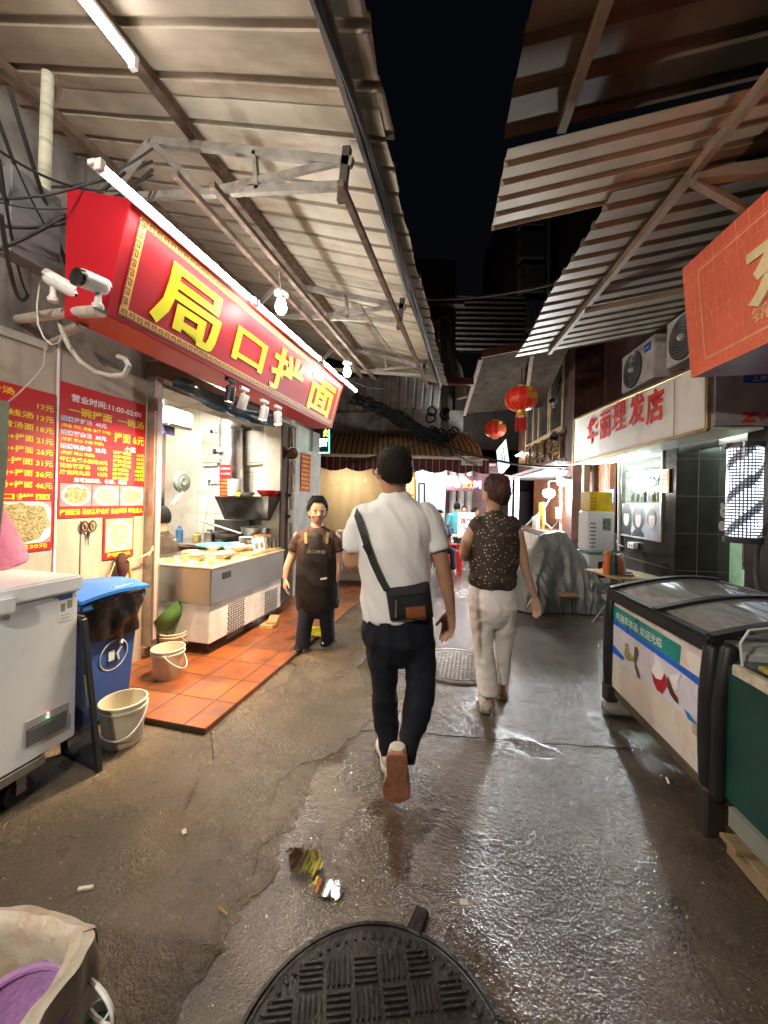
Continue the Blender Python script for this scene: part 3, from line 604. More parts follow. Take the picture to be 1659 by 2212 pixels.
# pink bag and green frame at the picture's left edge
c = FL.a(18, 1150, -2.45)
one("plastic_bag", "bright pink plastic bag hanging over the chest freezer", "bag", G().limb([(c.x, c.y - .06, c.z + .17, .008, .01), (c.x, c.y - .05, c.z + .12, .03, .02), (c.x, c.y - .03, c.z + .02, .06, .03), (c.x, c.y, c.z - .1, .085, .035), (c.x, c.y + .01, c.z - .17, .095, .03)], (0, 1, 0)), M("pink_plastic", (.60, .20, .33), .4, bump=1.2, bs=14, vs=8, var=.25), loc=c, smooth=True)
q = [FL.b(*s, 1.28) for s in ((-40, 862), (20, 868), (16, 1000), (0, 1160), (-40, 1160))]
one("green_cabinet", "edge of a weathered green-framed case at the picture's far left", "cabinet", G().prism(q, (0, -.04, 0)), M("weathered_green", (.20, .22, .15), .6, dirt=(.08, .07, .05), da=.7, ds=6, bump=.4), loc=q[1])

# ---------------------------------------------------------------- cameras, pipes and cables on the upper wall
def cctv(label, c, d, r=.035, ln=.15, group="security cameras on the corner pipe", fr=FL):
    c, d = V(c), V(d).normalized(); t = Th("security_camera", label, "camera", fr, c, group); s = d.cross(V((0, 0, 1))).normalized(); u = s.cross(d)
    R = Matrix((s, d, u)).transposed().to_4x4(); Mx = Matrix.Translation(c) @ R
    g = G(); n = 16; ring = lambda y, k: [Mx @ V((r * k * math.cos(q) * 1.05, y, r * k * (math.sin(q) * (1 if math.sin(q) > 0 else .75)))) for q in [2 * math.pi * i / n for i in range(n)]]
    rs = [ring(-ln / 2, .75), ring(-ln / 2 + .02, 1), ring(ln / 2 - .02, 1), ring(ln / 2, .97)]
    g.add(sum(rs, []), [(i * n + j, i * n + (j + 1) % n, (i + 1) * n + (j + 1) % n, (i + 1) * n + j) for i in range(3) for j in range(n)] + [tuple(range(n))[::-1], tuple(range(3 * n, 4 * n))])
    t.part("body", g, white, smooth=True)
    t.part("hood", G().grid(lambda a, b: Mx @ V((r * 1.15 * math.cos(math.pi * a), -ln / 2 + (ln - .01) * b, r * 1.12 * math.sin(math.pi * a) + .002)), 12, 2, (0, 0, .003)), white, smooth=True)
    rs = [ring(ln / 2 - .002, 1.08), ring(ln / 2 + .012, 1.06), ring(ln / 2 + .017, .5)]
    t.part("lens_cover", G().add(sum(rs, []), [(i * n + j, i * n + (j + 1) % n, (i + 1) * n + (j + 1) % n, (i + 1) * n + j) for i in range(2) for j in range(n)] + [tuple(range(2 * n, 3 * n))]), M("lens_black", (.01, .01, .012), .12), smooth=True)
    t.part("bracket", G().lathe(c - u * r * 1.2 - d * .02, [(.02, -.05), (.024, -.035), (.014, -.02), (.012, .02)], 12), white, smooth=True)
    return t
cctv("white bullet camera with black oval face in front of the red sign end", FL.b(200, 615, 1.32), (-.10, -1, -.10), .038, .11)
cctv("white bullet camera seen from behind, left of the black-faced one", FL.b(135, 620, 1.42), (.75, .5, -.42), .034, .15)
P = lambda x, y, b: FL.b(x, y, b)
one("wall_pipe", "thick dirty white pipe stub holding the cameras, pointing at the lane", "pipe", G().tube([P(40, 690, 1.75), P(120, 678, 1.55), P(218, 672, 1.36)], .026, 14), M("dirty_white_pipe", (.48, .43, .37), .6, dirt=(.2, .15, .1), da=.7, ds=9), loc=P(120, 678, 1.55), smooth=True)
one("wall_pipe", "thin grey pipe arm slanting below the cameras", "pipe", G().tube([P(105, 740, 1.75), P(185, 705, 1.6)], .012, 10).tube([P(150, 712, 1.6), P(182, 700, 1.5)], .022, 10), M("dirty_grey_pipe", (.36, .32, .28), .6), loc=P(105, 740, 1.75), smooth=True)
one("slotted_bracket", "pale slotted metal strip fixed across the wall above the menus", "bracket", G().bar(FL.a(-20, 705, FACE + .02), FL.a(103, 748, FACE + .02), .012, .05), M("pale_metal", (.48, .44, .38), .5, dirt=(.2, .15, .1), da=.5), loc=FL.a(0, 715, FACE), bev=.002)
cz = [P(104, 160, 1.45), P(100, 260, 1.45), P(96, 400, 1.47), P(93, 480, 1.48), P(98, 590, 1.5)]
one("conduit", "fat pipe wrapped in ribbed white tape running down the upper wall", "conduit", G().tube(cz, .026, 14), M("taped_pipe", (.52, .50, .38), .6, bump=.3, dirt=(.2, .16, .1), da=.5, streak=((.18, .14, .09), (.1, .1, 26)), sa=.9), loc=cz[0], smooth=True)
one("conduit", "short dark elbow at the top of the taped pipe", "conduit", G().tube([P(104, 160, 1.45), P(118, 165, 1.47), P(126, 190, 1.5), P(118, 215, 1.52)], .016, 10), M("dark_elbow", (.16, .12, .09), .7), loc=cz[0], smooth=True)
hz = [P(x, y, 1.6 + .002 * i) for i, (x, y) in enumerate(((128, 690), (135, 715), (150, 750), (175, 782), (205, 803), (240, 812), (268, 810), (278, 790), (270, 775), (255, 770)))]
one("conduit", "flexible ribbed white conduit looping down to the shop lintel", "conduit", G().tube(hz, .013, 10), M("flex_conduit", (.55, .52, .45), .5, streak=((.25, .2, .15), (60, 60, 60)), sa=.5), loc=hz[0], smooth=True)
hz = [P(*q, 1.38) for q in ((118, 600), (100, 596), (86, 612), (80, 660), (82, 700), (95, 730), (112, 745), (128, 740), (135, 722), (130, 705))]
one("cord", "thin white cord looping below the left camera", "cord", G().tube(hz, .004, 6), wirew, loc=hz[0], smooth=True)
hz = [P(*q, 1.7) for q in ((98, 750), (95, 790), (70, 820), (40, 850), (10, 875))]
one("cord", "pale cord curving down the wall above the left price board", "cord", G().tube(hz, .0045, 6), wirew, loc=hz[0], smooth=True)
for i in range(16):
    random.seed(i + 3); x0 = random.uniform(-30, 20); y0 = random.uniform(180, 560); x1, y1 = random.choice(((150, 560), (270, 400), (330, 350), (120, 600), (60, 640))); b_ = random.uniform(1.6, 2.1)
    p, q = P(x0, y0, b_ - .5), P(x1, y1 + random.uniform(-30, 30), b_)
    one("cable", ["black cable drooping across the sooty upper wall, strand %s" % s for s in ("highest", "second", "third", "fourth", "fifth", "sixth", "seventh", "eighth", "ninth", "tenth", "eleventh", "twelfth", "thirteenth", "fourteenth", "fifteenth", "lowest")][i] if False else "black cable tangled with others across the sooty upper wall", "cable", G().tube(sag(p, q, random.uniform(.02, .15)), random.choice((.004, .006, .009)), 6), wire, loc=p, group="tangled cables on the upper left wall")
one("junction_box", "grey weathered cabinet among cables on the upper wall", "junction box", G().mm(-2.2, -2.1, 1.30, 1.52, 2.55, 2.95), M("box_grey", (.16, .155, .16), .6, dirt=(.05, .05, .05), da=.6), loc=(-2.15, 1.4, 2.6), bev=.004)
# ---------------------------------------------------------------- kitchen contents
c = [FL.b(x, y, 4.7) for x, y in ((505, 1062), (503, 925))]
r = .155; p0 = V((c[0].x - .0, 4.66, 1.47)); p1 = V((c[1].x, 4.66, FL.b(503, 925, 4.66).z))
D = Th("exhaust_duct", "big silver ventilation pipe with an elbow above the cooker hood", "duct", FL, p0)
D.part("pipe", G().tube([p0, p1], r, 24), galv, smooth=True)
D.part("elbow", G().tube([p1 + V((0, 0, -.0)), p1 + V((.02, .0, .10)), p1 + V((.08, .06, .19)), p1 + V((.17, .14, .17))], [r * 1.03, r * 1.05, r * .98, r * .9], 24), M("duct_elbow", (.42, .40, .36), .4, .8, var=.2), smooth=True)
D.part("seam", G().lathe(p1, [(r * 1.04, -.02), (r * 1.06, 0), (r * 1.04, .02)], 24, cap=False), galv)
one("vent_panel", "grey metal panel behind the ventilation pipe's elbow", "panel", G().add([FL.b(*q, 4.84) for q in ((495, 900), (662, 930), (600, 1001), (498, 1001))] , [(0, 1, 2, 3)]) if False else G().mm(FL.b(437, 900, 4.8).x, FL.b(600, 900, 4.8).x, 4.80, 4.845, 1.93, 2.38), M("grey_panel", (.36, .34, .30), .5, dirt=(.2, .16, .1), da=.5), loc=(-3.3, 4.82, 1.9), bev=.003)
# hood
H0, H1 = FL.b(463, 1072, 4.3), FL.b(580, 1072, 4.3)
Hd = Th("cooker_hood", "dark slanted steel cooker hood below the ventilation pipe", "cooker hood", FL, (H0.x, 4.4, 1.12))
q = [FL.b(463, 1072, 4.30), FL.b(580, 1072, 4.30), FL.b(578, 1124, 4.55), FL.b(485, 1122, 4.55)]
Hd.part("canopy", G().add([*q, q[0] + V((0, .5, 0)), q[1] + V((0, .5, 0)), q[2] + V((0, .25, 0)), q[3] + V((0, .25, 0))], [(0, 1, 2, 3), (4, 5, 6, 7), (0, 1, 5, 4), (1, 2, 6, 5), (2, 3, 7, 6), (3, 0, 4, 7)]), M("hood_steel", (.10, .09, .08), .35, .7))
mid = sum(q, V()) / 4; q2 = [mid + (p - mid) * .78 + V((0, -.012, 0)) for p in q]
Hd.part("filter_panel", G().add(q2, [(0, 1, 2, 3)]), M("hood_filter", (.035, .03, .027), .3, .4))
zt = q[0].z + .002
def bowl(name, label, c, r, h, m, group=None, cat="bowl", fr=FL):
    c = V(c); return one(name, label, cat, G().lathe(c, [(r * .45, 0), (r * .5, .004), (r * .85, h * .55), (r, h), (r * .96, h), (r * .8, h * .55), (r * .42, .012), (.001, .01)], 24, cap=False), m, fr, c, group, smooth=True)
bowl("bowl", "red basin resting upside on the cooker hood, at its right", (H1.x - .12, 4.5, zt), .15, .09, M("red_enamel", (.55, .02, .02), .25))
bowl("bowl", "white bowl on the cooker hood between the jug and the red basin", (H1.x - .40, 4.46, zt), .10, .06, white)
one("plastic_jug", "frosted white plastic canister on the cooker hood", "canister", G().lathe((H1.x - .62, 4.5, zt), [(.07, 0), (.085, .01), (.095, .22), (.09, .23), (.08, .21), (.07, .012)], 20, cap=False), M("frosted", (.62, .60, .58), .4, trans=.3), loc=(H1.x - .62, 4.5, zt), smooth=True)
one("tape_measure", "small yellow measuring tape on the cooker hood's left", "tape measure", G().lathe((H0.x + .28, 4.42, zt + .03), [(.001, -.02), (.03, -.02), (.033, 0), (.03, .02), (.001, .02)], 14, Matrix.Rotation(rad(90), 4, 'X')), M("yellow_black", (.6, .55, .03), .4), loc=(H0.x + .28, 4.42, zt))
# red notices on the duct
for (x0, y0, x1, y1, lab, tx) in ((474, 1004, 500, 1031, "upper red notice with white lettering on the ventilation pipe", ("注意防烫", "小心地滑")), (475, 1031, 497, 1072, "lower red notice with fine yellow lines on the ventilation pipe", ("食品安全", "管理制度", "责任公示", "加工规范", "操作要求"))):
    p, q = FL.b(x0, y0, 4.46), FL.b(x1, y1, 4.46); t = Th("paper_notice", lab, "notice", FL, (p.x, 4.46, q.z), "red notices taped to the ventilation pipe")
    t.part("sheet", G().mm(p.x, q.x, 4.46, 4.463, q.z, p.z), redp)
    t.part("text_print", text_g([(s, ((p.x + q.x) / 2, 4.458, lerp(p, q, (i + .7) / (len(tx) + .4)).z), (1, 0, 0), (0, 0, 1), (q.x - p.x) * .8, (p.z - q.z) / (len(tx) + 1) * .5, 0, .01) for i, s in enumerate(tx)]), whp if len(tx) == 2 else yel)
# pipes and shelf on the back wall
for i, (x0, y0, x1, y1, w_, lab) in enumerate(((437, 1005, 470, 1003, .02, "white trunking pipe left of the ventilation pipe"), (528, 1003, 628, 995, .02, "white trunking pipe right of the ventilation pipe"))):
    p, q = FL.b(x0, y0, 4.83), FL.b(x1, y1, 4.83); one("trunking", lab, "trunking", G().bar(p, q, .03, .04), M("cream_plastic", (.55, .50, .42), .4, dirt=(.3, .22, .13), da=.5), loc=p, bev=.003)
for i, x in enumerate((612, 622, 632)):
    p, q = FL.b(x, 925, 4.80), FL.b(x + 1, [1120, 1190, 1240][i], 4.80)
    one("wall_pipe", ("left", "middle", "right")[i] + " one of three cream pipes down the right kitchen wall", "pipe", G().tube([p, q], .022 if i != 1 else .012, 10), MATS["cream_plastic"], loc=q, group="cream pipes on the right kitchen wall", smooth=True)
one("kitchen_jamb", "cream boxed jamb at the right end of the shop opening", "jamb", G().mm(-2.80, -2.53, 4.62, 4.86, .05, 2.5), MATS["cream_plastic"], loc=(-2.65, 4.7, .05), bev=.006)
one("jamb_edge", "dark timber edge down the right side of the shop opening", "post", G().mm(-2.53, -2.50, 4.60, 4.98, .05, 2.45), M("dark_edge", (.10, .06, .04), .7), loc=(-2.5, 4.8, .05), bev=.003)
# sockets
for (x, y, w_, h_, lab) in ((512, 975, .05, .035, "white double socket on the right kitchen wall"),):
    pass
def socket(label, x, y, w_, h_, b=4.84):
    p = FL.b(x, y, b); t = Th("wall_socket", label, "socket", FL, p, "wall sockets in the kitchen")
    t.part("plate", G().box(p, (w_, .02, h_)), white, bev=.003); t.part("plug", G().box(p + V((-w_ * .2, -.025, 0)), (.035, .03, .04)), black, bev=.004)
socket("white socket plate with black plug on the left of the kitchen back wall", 492, 967, .16, .06) if False else socket("white socket plate with a black plug on the left of the back wall", 462, 1092, .14, .05) if False else None
socket("long white socket plate with a black plug left of the red notices", 460, 1040, .20, .07)
socket("lower white socket strip on the right kitchen wall", 628, 1115, .07, .18, 4.78)
socket("small white socket box on the right kitchen wall", 630, 1070, .08, .08, 4.78)
p = [FL.b(*q, 4.7) for q in ((455, 1040), (452, 1075), (446, 1110), (440, 1140), (436, 1160), (440, 1170))]
one("cord", "white power cord dangling from the kitchen's left socket", "cord", G().tube(p, .007, 6), wirew, loc=p[0], smooth=True)
# strainers
for (x, y, r, L_, lab) in ((632, 980, .085, .27, "large round wire strainer hanging on the right kitchen pipes"), (615, 978, .045, .22, "small ladle strainer hanging left of the large one")):
    c = FL.b(x, y, 4.70); t = Th("strainer", lab, "strainer", FL, c, "strainers hanging in the kitchen"); R_ = Matrix.Rotation(rad(90), 4, 'X')
    t.part("mesh_bowl", G().lathe(c, [(r, 0), (r * .9, .02), (r * .6, .045), (.001, .06)], 20, Matrix.Rotation(rad(-90), 4, 'X'), cap=False), M("wire_mesh", (.22, .18, .14), .5, .6, bump=1, bs=200), smooth=True)
    t.part("rim", G().tube([c + V((r * math.cos(q), 0, r * math.sin(q))) for q in [i * math.pi / 12 for i in range(24)]], .005, 6, closed=True), steel)
    t.part("handle", G().bar(c - V((0, 0, r)), c + V((.03, 0, -r - L_ * .7)), .012, .006), M("handle_red", (.25, .03, .02), .5) if r > .06 else steel)
# kitchen counter line at the back
KC = Th("cooking_range", "dark steel cooking range and worktop along the kitchen back wall", "cooker", FL, (-3.3, 4.4, .05))
KC.part("cabinet", G().mm(-4.0, -3.35, 4.15, 4.8, .05, .80), M("range_brown", (.055, .035, .028), .3, dirt=(.10, .07, .05), da=.5), bev=.006)
KC.part("worktop", G().mm(-4.02, -2.62, 4.13, 4.83, .80, .84), steel, bev=.004)
KC.part("front_panel", G().mm(-3.35, -2.66, 4.2, 4.8, .05, .80), steel)
KC.part("splash_panel", G().mm(-3.6, -3.05, 4.72, 4.76, .84, 1.12), M("dark_steel", (.09, .085, .08), .35, .6))
KC.part("badge", G().lathe((-3.62, 4.14, .72), [(.001, -.006), (.05, -.006), (.05, .006), (.001, .006)], 20, Matrix.Rotation(rad(90), 4, 'X'), sx=1, sy=.5), whp)
for i, (x, y, rr, hh, lab, mm_) in enumerate(((-3.85, 4.35, .045, .20, "blue-labelled bottle on the kitchen worktop's left", M("blue_bottle", (.12, .30, .55), .25)), (-3.62, 4.4, .05, .12, "small glass jar of yellow sauce on the worktop", M("sauce", (.5, .38, .12), .2)), (-3.42, 4.4, .07, .17, "steel canister on the kitchen worktop", steel))):
    one("kitchen_jar", lab, "jar", G().lathe((x, y, .84), [(rr * .95, 0), (rr, .01), (rr, hh * .75), (rr * .5, hh * .85), (rr * .5, hh), (.001, hh)], 16), mm_, loc=(x, y, .84), smooth=True)
c = V((-3.05, 4.42, .84))
t = Th("wok", "large steel wok on the range with a white ladle handle across it", "wok", FL, c)
t.part("pan", G().lathe(c, [(.10, .0), (.20, .06), (.27, .14), (.285, .15), (.26, .14), (.19, .065), (.001, .01)], 28, cap=False), M("wok_steel", (.20, .19, .18), .3, .9), smooth=True)
t.part("ladle_handle", G().tube([c + V((-.34, -.25, .30)), c + V((.10, -.02, .13))], .014, 8), white)
one("stock_pot", "tall steel stock pot at the right end of the range", "pot", G().lathe((-2.78, 4.42, .84), [(.15, 0), (.155, .01), (.155, .20), (.165, .205), (.165, .22), (.05, .235), (.001, .24)], 24), steel, loc=(-2.78, 4.42, .84), smooth=True)
# inner partition, dark panel in place of an unlit doorway
IP = Th("steel_partition", "steel-framed glass partition at the left inside the kitchen", "partition", FL, (-3.7, 3.4, .05))
for yy in (2.95, 3.42, 3.85): IP.part("upright", G().mm(-3.74, -3.68, yy, yy + .06, .05, 2.7), steel, bev=.003)
IP.part("crossbar", G().mm(-3.74, -3.67, 2.6, 3.9, 1.86, 1.93), steel, bev=.003)
IP.part("glass_pane", G().mm(-3.712, -3.705, 3.48, 3.85, .05, 1.86), glass("dirty_glass", (.8, .82, .8), .08, .12))
one("dark_doorway_panel", "dark panel standing in for an unlit back room behind the partition", "doorway", G().mm(-4.64, -4.60, 3.3, 4.6, .05, 1.86), M("unlit_room_tone", (.03, .027, .024), .6, var=.6, vs=6), loc=(-4.6, 3.9, .05))  # flat panel: the back room's darkness is put into its colour
one("cabinet", "dark red drawer unit standing in the kitchen behind the cook", "cabinet", G().mm(-3.95, -3.6, 3.95, 4.12, .05, .75), M("dark_red", (.20, .02, .025), .4), loc=(-3.8, 4.0, .05), bev=.01)
c = FL.a(395, 1040, -3.66); R_ = Matrix.Rotation(rad(90), 4, 'Y')
t = Th("wall_fan", "pale green round wall fan beyond the glass partition", "fan", FL, c)
t.part("fan_guard", G().lathe(c, [(.001, .012), (.05, .02), (.06, .008), (.11, .012), (.135, .0), (.14, -.03), (.13, -.04)], 24, R_, cap=False), M("pale_green", (.28, .33, .27), .5, bump=.8, bs=60), smooth=True)
t.part("fan_arm", G().bar(c + V((0, 0, -.13)), c + V((-.03, -.14, -.30)), .03), white)
for i, (x, y, w_, h_, lab, cc) in enumerate(((345, 905, .10, .36, "tall blue label plate high on the partition", (.03, .08, .30)), (362, 915, .22, .26, "dark navy and tan sign plate with a white swirl on the partition", (.04, .035, .09)))):
    p = FL.a(x, y, -3.66); one("sign_plate", lab, "sign", G().box(p, (.012, w_, h_)), M("plate%d" % i, cc, .4), loc=p, bev=.002)
p = FL.a(362, 911, -3.645); one("swirl_emblem", "white curled emblem on the navy plate", "emblem", G().tube([p + V((0, .045 * math.cos(q) * (1 - q / 9), .05 * math.sin(q) * (1 - q / 9))) for q in [i * .4 for i in range(14)]], .014, 6), whp, loc=p)
p = FL.a(385, 905, -3.62); t = Th("air_vent", "white louvred air vent high in the kitchen", "vent", FL, p)
t.part("vent_body", G().box(p, (.12, .42, .22)), M("vent_cream", (.34, .32, .28), .5), bev=.02, seg=2)
for k in range(6): t.part("louvre", G().box(p + V((.065, -.12 + .045 * k, .02)), (.01, .02, .14)), M("vent_grey", (.2, .19, .18), .5))
cctv("small white camera with black lens on the kitchen's left wall", FL.b(497 - 25, 976, 4.5), (-.5, -1, -.15), .04, .10, "cameras inside the kitchen")
cctv("tiny dark camera mounted above the white one in the kitchen", FL.b(463, 893 + 40, 4.5), (-.6, -1, -.1), .03, .07, "cameras inside the kitchen")
# room lamp
li = bpy.data.lights.new("kitchen_lamp", 'AREA'); li.shape = 'RECTANGLE'; li.size = 1.2; li.size_y = .08; li.energy = 135; li.color = (1, .93, .82)
tl = Th("ceiling_batten", "lit batten lamp on the kitchen ceiling", "lamp", FL, (-3.3, 3.7, 2.70))
tl.part("diffuser", G().mm(-3.9, -2.7, 3.66, 3.74, 2.70, 2.74), E("batten_glow", (1, .95, .85), 6), bev=.005)
lo = bpy.data.objects.new("kitchen_lamp", li); col.objects.link(lo); lo.parent = tl.o; lo.location = (0, 0, -.02)

# ---------------------------------------------------------------- refrigerated counter
X0, X1, Y0, Y1 = -2.95, -2.245, 2.90, 4.17
Cn = Th("refrigerated_counter", "white refrigerated counter with steel skirt and glass top, facing the lane", "counter", FL, (-2.6, 3.5, .05))
Cn.part("body", G().mm(X0 + .02, X1, Y0 + .01, Y1, .155, .62), M("counter_white", (.62, .60, .58), .3, dirt=(.4, .34, .28), da=.4, ds=3), bev=.006)
Cn.part("steel_skirt", G().mm(X0, X1 + .022, Y0 - .012, Y1 + .01, .50, .815), steel, bev=.006)
Cn.part("top_rim", G().mm(X0, X1 + .03, Y0 - .02, Y1 + .02, .815, .835), M("rim_cream", (.55, .47, .33), .35), bev=.004)
Cn.part("wooden_shelf", G().mm(X0 + .02, X1 - .0, Y0 + .62, Y1 - .02, .835, .862), M("counter_wood", (.50, .34, .16), .4, streak=((.32, .19, .08), (1, 14, 1)), sa=.6), bev=.004)
Cn.part("glass_lid", G().mm(X0 + .05, X1 - .02, Y0 + .02, Y0 + .60, .880, .885), glass("counter_glass", (.97, .97, .95), .05, .02))
Cn.part("food_tray", G().mm(X0 + .08, X1 - .05, Y0 + .05, Y0 + .58, .8355, .8375), foodm("tray_food", (.45, .33, .10), (.70, .62, .38), (.20, .13, .05)))
def grille(y0, y1, z0, z1, n, k, nm="vent_grille"):
    g = G()
    for i in range(n):
        for j in range(k):
            a_ = y0 + (y1 - y0) * (i + (.25 if j % 2 else 0)) / n; g.mm(X1, X1 + .0025, a_, a_ + (y1 - y0) / n * .72, z0 + (z1 - z0) * j / k, z0 + (z1 - z0) * (j + .55) / k)
    return g
gr = M("grille_dark", (.05, .04, .035), .6)
q1 = wallbox(492, 1305, 527, 1360, X1); Cn.part("vent_grille", grille(*q1, 7, 14), gr)
q1 = wallbox(572, 1278, 598, 1318, X1); Cn.part("vent_grille", grille(*q1, 7, 14), gr)
q1 = wallbox(606, 1266, 622, 1290, X1); Cn.part("control_panel", G().mm(X1, X1 + .006, *q1), black, bev=.001)
q1 = wallbox(480, 1237, 498, 1246, X1 + .02); Cn.part("maker_badge", G().mm(X1 + .022, X1 + .026, *q1), black)
for x in (X0 + .1, X1 - .1):
    for y in (Y0 + .1, Y1 - .1): Cn.part("leg", G().lathe((x, y, .05), [(.03, 0), (.03, .03), (.015, .04), (.015, .11)], 12), blackm)
TZ = .862
for i in range(9): bowl("plate", "white plate in the tall stack at the counter's far end", (X1 - .38, Y1 - .12, TZ + .012 * i), .105, .018, white, "stacked white plates on the counter", "plate")
for i, (x, y, lab) in enumerate(((X1 - .25, 3.66, "cream oval dish on the counter, nearer of two"), (X1 - .18, 3.80, "cream oval dish on the counter beside the price stand"))): bowl("bowl", lab, (x, y, TZ), .10, .05, M("cream_ceramic", (.62, .55, .42), .3), "cream dishes on the counter")
bowl("basin", "turquoise plastic basin behind the counter top", (X0 + .12, 3.75, TZ), .21, .05, M("turquoise", (.10, .42, .42), .35), cat="basin")
t = Th("price_stand", "small white two-panel payment card standing on the counter", "card stand", FL, (X1 - .06, 3.74, TZ)); t.part("card", G().box((X1 - .06, 3.76, TZ + .075), (.008, .22, .15), rx=0, ry=rad(-12)), whp, bev=.002)
for k in (-1, 1): t.part("price_mark", G().box((X1 - .054, 3.76 + k * .05, TZ + .06), (.008, .06, .06), ry=rad(-12)), M("brown_mark", (.30, .18, .10), .6, var=.9, vs=90))
for i, (x, y, h_) in enumerate(((X1 - .10, 4.0, .13), (X1 - .20, 4.05, .11), (X1 - .06, 4.10, .10), (X1 - .3, 3.98, .09))): one("steel_canister", ("tall steel sauce canister with spoon at the counter's far end", "steel sauce canister behind the tall one", "short steel canister at the counter corner", "low steel canister next to the plates")[i], "canister", G().lathe((x, y, TZ), [(.04, 0), (.042, .005), (.042, h_), (.038, h_), (.036, .01)], 16, cap=False), steel, loc=(x, y, TZ), smooth=True, group="steel canisters on the counter")
one("strainer_basket", "round copper-coloured lid on the far end of the counter", "lid", G().lathe((X1 - .22, 4.09, TZ + .115), [(.11, 0), (.115, .01), (.09, .03), (.001, .04)], 20), M("copper", (.45, .20, .08), .35, .6), loc=(X1 - .2, 4.0, TZ), smooth=True)
for i, (x, y, cc, lab) in enumerate(((X1 - .28, 3.08, (.50, .36, .18), "round tan dish in the glass-topped tray"), (X1 - .12, 3.25, (.66, .60, .50), "white folded cloth on the counter glass"), (X1 - .45, 3.2, (.60, .50, .10), "yellow-lidded box on the counter glass"))):
    one("food_dish", lab, "dish", G().lathe((x, y, .886), [(.06, 0), (.08, .02), (.07, .03), (.001, .032)], 16, sx=1, sy=1 + .5 * (i % 2)), M("dish%d" % i, cc, .5, bump=.5), loc=(x, y, .886), smooth=True, group="dishes on the counter glass")
random.seed(14)
for i in range(12):
    x, y = X0 + .14 + .15 * (i % 4) + random.uniform(-.02, .02), Y0 + .10 + .17 * (i // 4); s_ = i % 3
    one("food_tray", ("small tray of %s in the glass-topped counter" % ("greens", "sliced meat", "noodles")[s_]), "tray", G().mm(x - .06, x + .06, y - .07, y + .07, .8375, .8379).grid(lambda u, v: (x - .055 + .11 * u, y - .065 + .13 * v, .8385 + .030 * math.sin(math.pi * u) * math.sin(math.pi * v) + .008 * noise.noise(V((u * 6, v * 6, i)))), 8, 8), (M('greens_food', (.16, .26, .05), .4, var=.6, vs=60), M('meat_food', (.45, .22, .10), .4, var=.6, vs=60), M('noodle_food', (.70, .55, .22), .4, var=.4, vs=60))[s_], loc=(x, y, .838), group="food trays in the glass-topped counter", smooth=True)
for i, (x, y) in enumerate(((X0 + .20, 3.60), (X0 + .40, 3.62), (X0 + .33, 3.86), (X0 + .55, 3.95), (X0 + .20, 3.98))): bowl("bowl", ("nearest", "second", "third", "fourth", "farthest")[i] + " white bowl along the inner side of the wooden counter", (x, y, TZ), .075, .05, white, "white bowls on the wooden counter")
# ---------------------------------------------------------------- things on the step
def bucket(label, c, r, h, tilt=0, handle=True, m=None):
    m = m or M("cream_bucket", (.64, .59, .45), .4, var=.08, dirt=(.30, .24, .15), da=.5, ds=5)
    c = V(c); t = Th("bucket", label, "bucket", FL, c, "cream plastic buckets")
    t.part("bucket_body", G().lathe(c, [(r * .8, 0), (r * .84, .008), (r * .97, h * .80), (r * 1.05, h * .81), (r * 1.06, h * .86), (r * 1.0, h * .87), (r, h * .93), (r * 1.04, h * .94), (r * 1.05, h * .985), (r * 1.02, h), (r * .97, h), (r * .93, h * .8), (r * .8, .02), (.001, .015)], 30, cap=False), m, smooth=True)
    if handle:
        hp = [c + V((r * 1.05 * math.cos(q) * .98 + .0, r * 1.07 * math.sin(q) - .0, h * .90 - abs(math.cos(q)) ** .8 * h * .62)) if False else c + V((r * (.15 + 1.0 * math.sin(q)), r * 1.08 * math.cos(q), h * .9 - math.sin(q) * h * .60)) for q in [i * math.pi / 14 for i in range(15)]]
        Rz = Matrix.Rotation(rad(tilt), 4, 'Z'); hp = [c + Rz @ (p - c) for p in hp]
        t.part("handle", G().tube(hp, .0045, 6), white, smooth=True)
    return t
bucket("empty cream bucket with white handle on the asphalt by the blue bin", (*FL.z(265, 1600, .014).xy, .014), .118, .245, -55)
bucket("cream bucket with a white handle standing on the red tiles", (*FL.z(362, 1460, .05).xy, .05), .115, .225, 20)
c = V((*FL.z(362, 1425, .05).xy, .05)); bucket("cream bucket farther back, holding up the green basin", c + V((-.06, .12, 0)), .112, .20, 60)
cb = c + V((-.10, .14, .30)); Rb = Matrix.Rotation(rad(-48), 4, 'Y') @ Matrix.Rotation(rad(12), 4, 'X')
one("basin", "dark green plastic basin tilted against the counter on the rear bucket", "basin", G().lathe(cb, [(.001, -.05), (.09, -.05), (.15, .0), (.17, .055), (.178, .06), (.16, .055), (.14, .005), (.08, -.042), (.001, -.042)], 28, Rb, cap=False), M("green_plastic", (.07, .16, .05), .45), loc=cb, smooth=True)
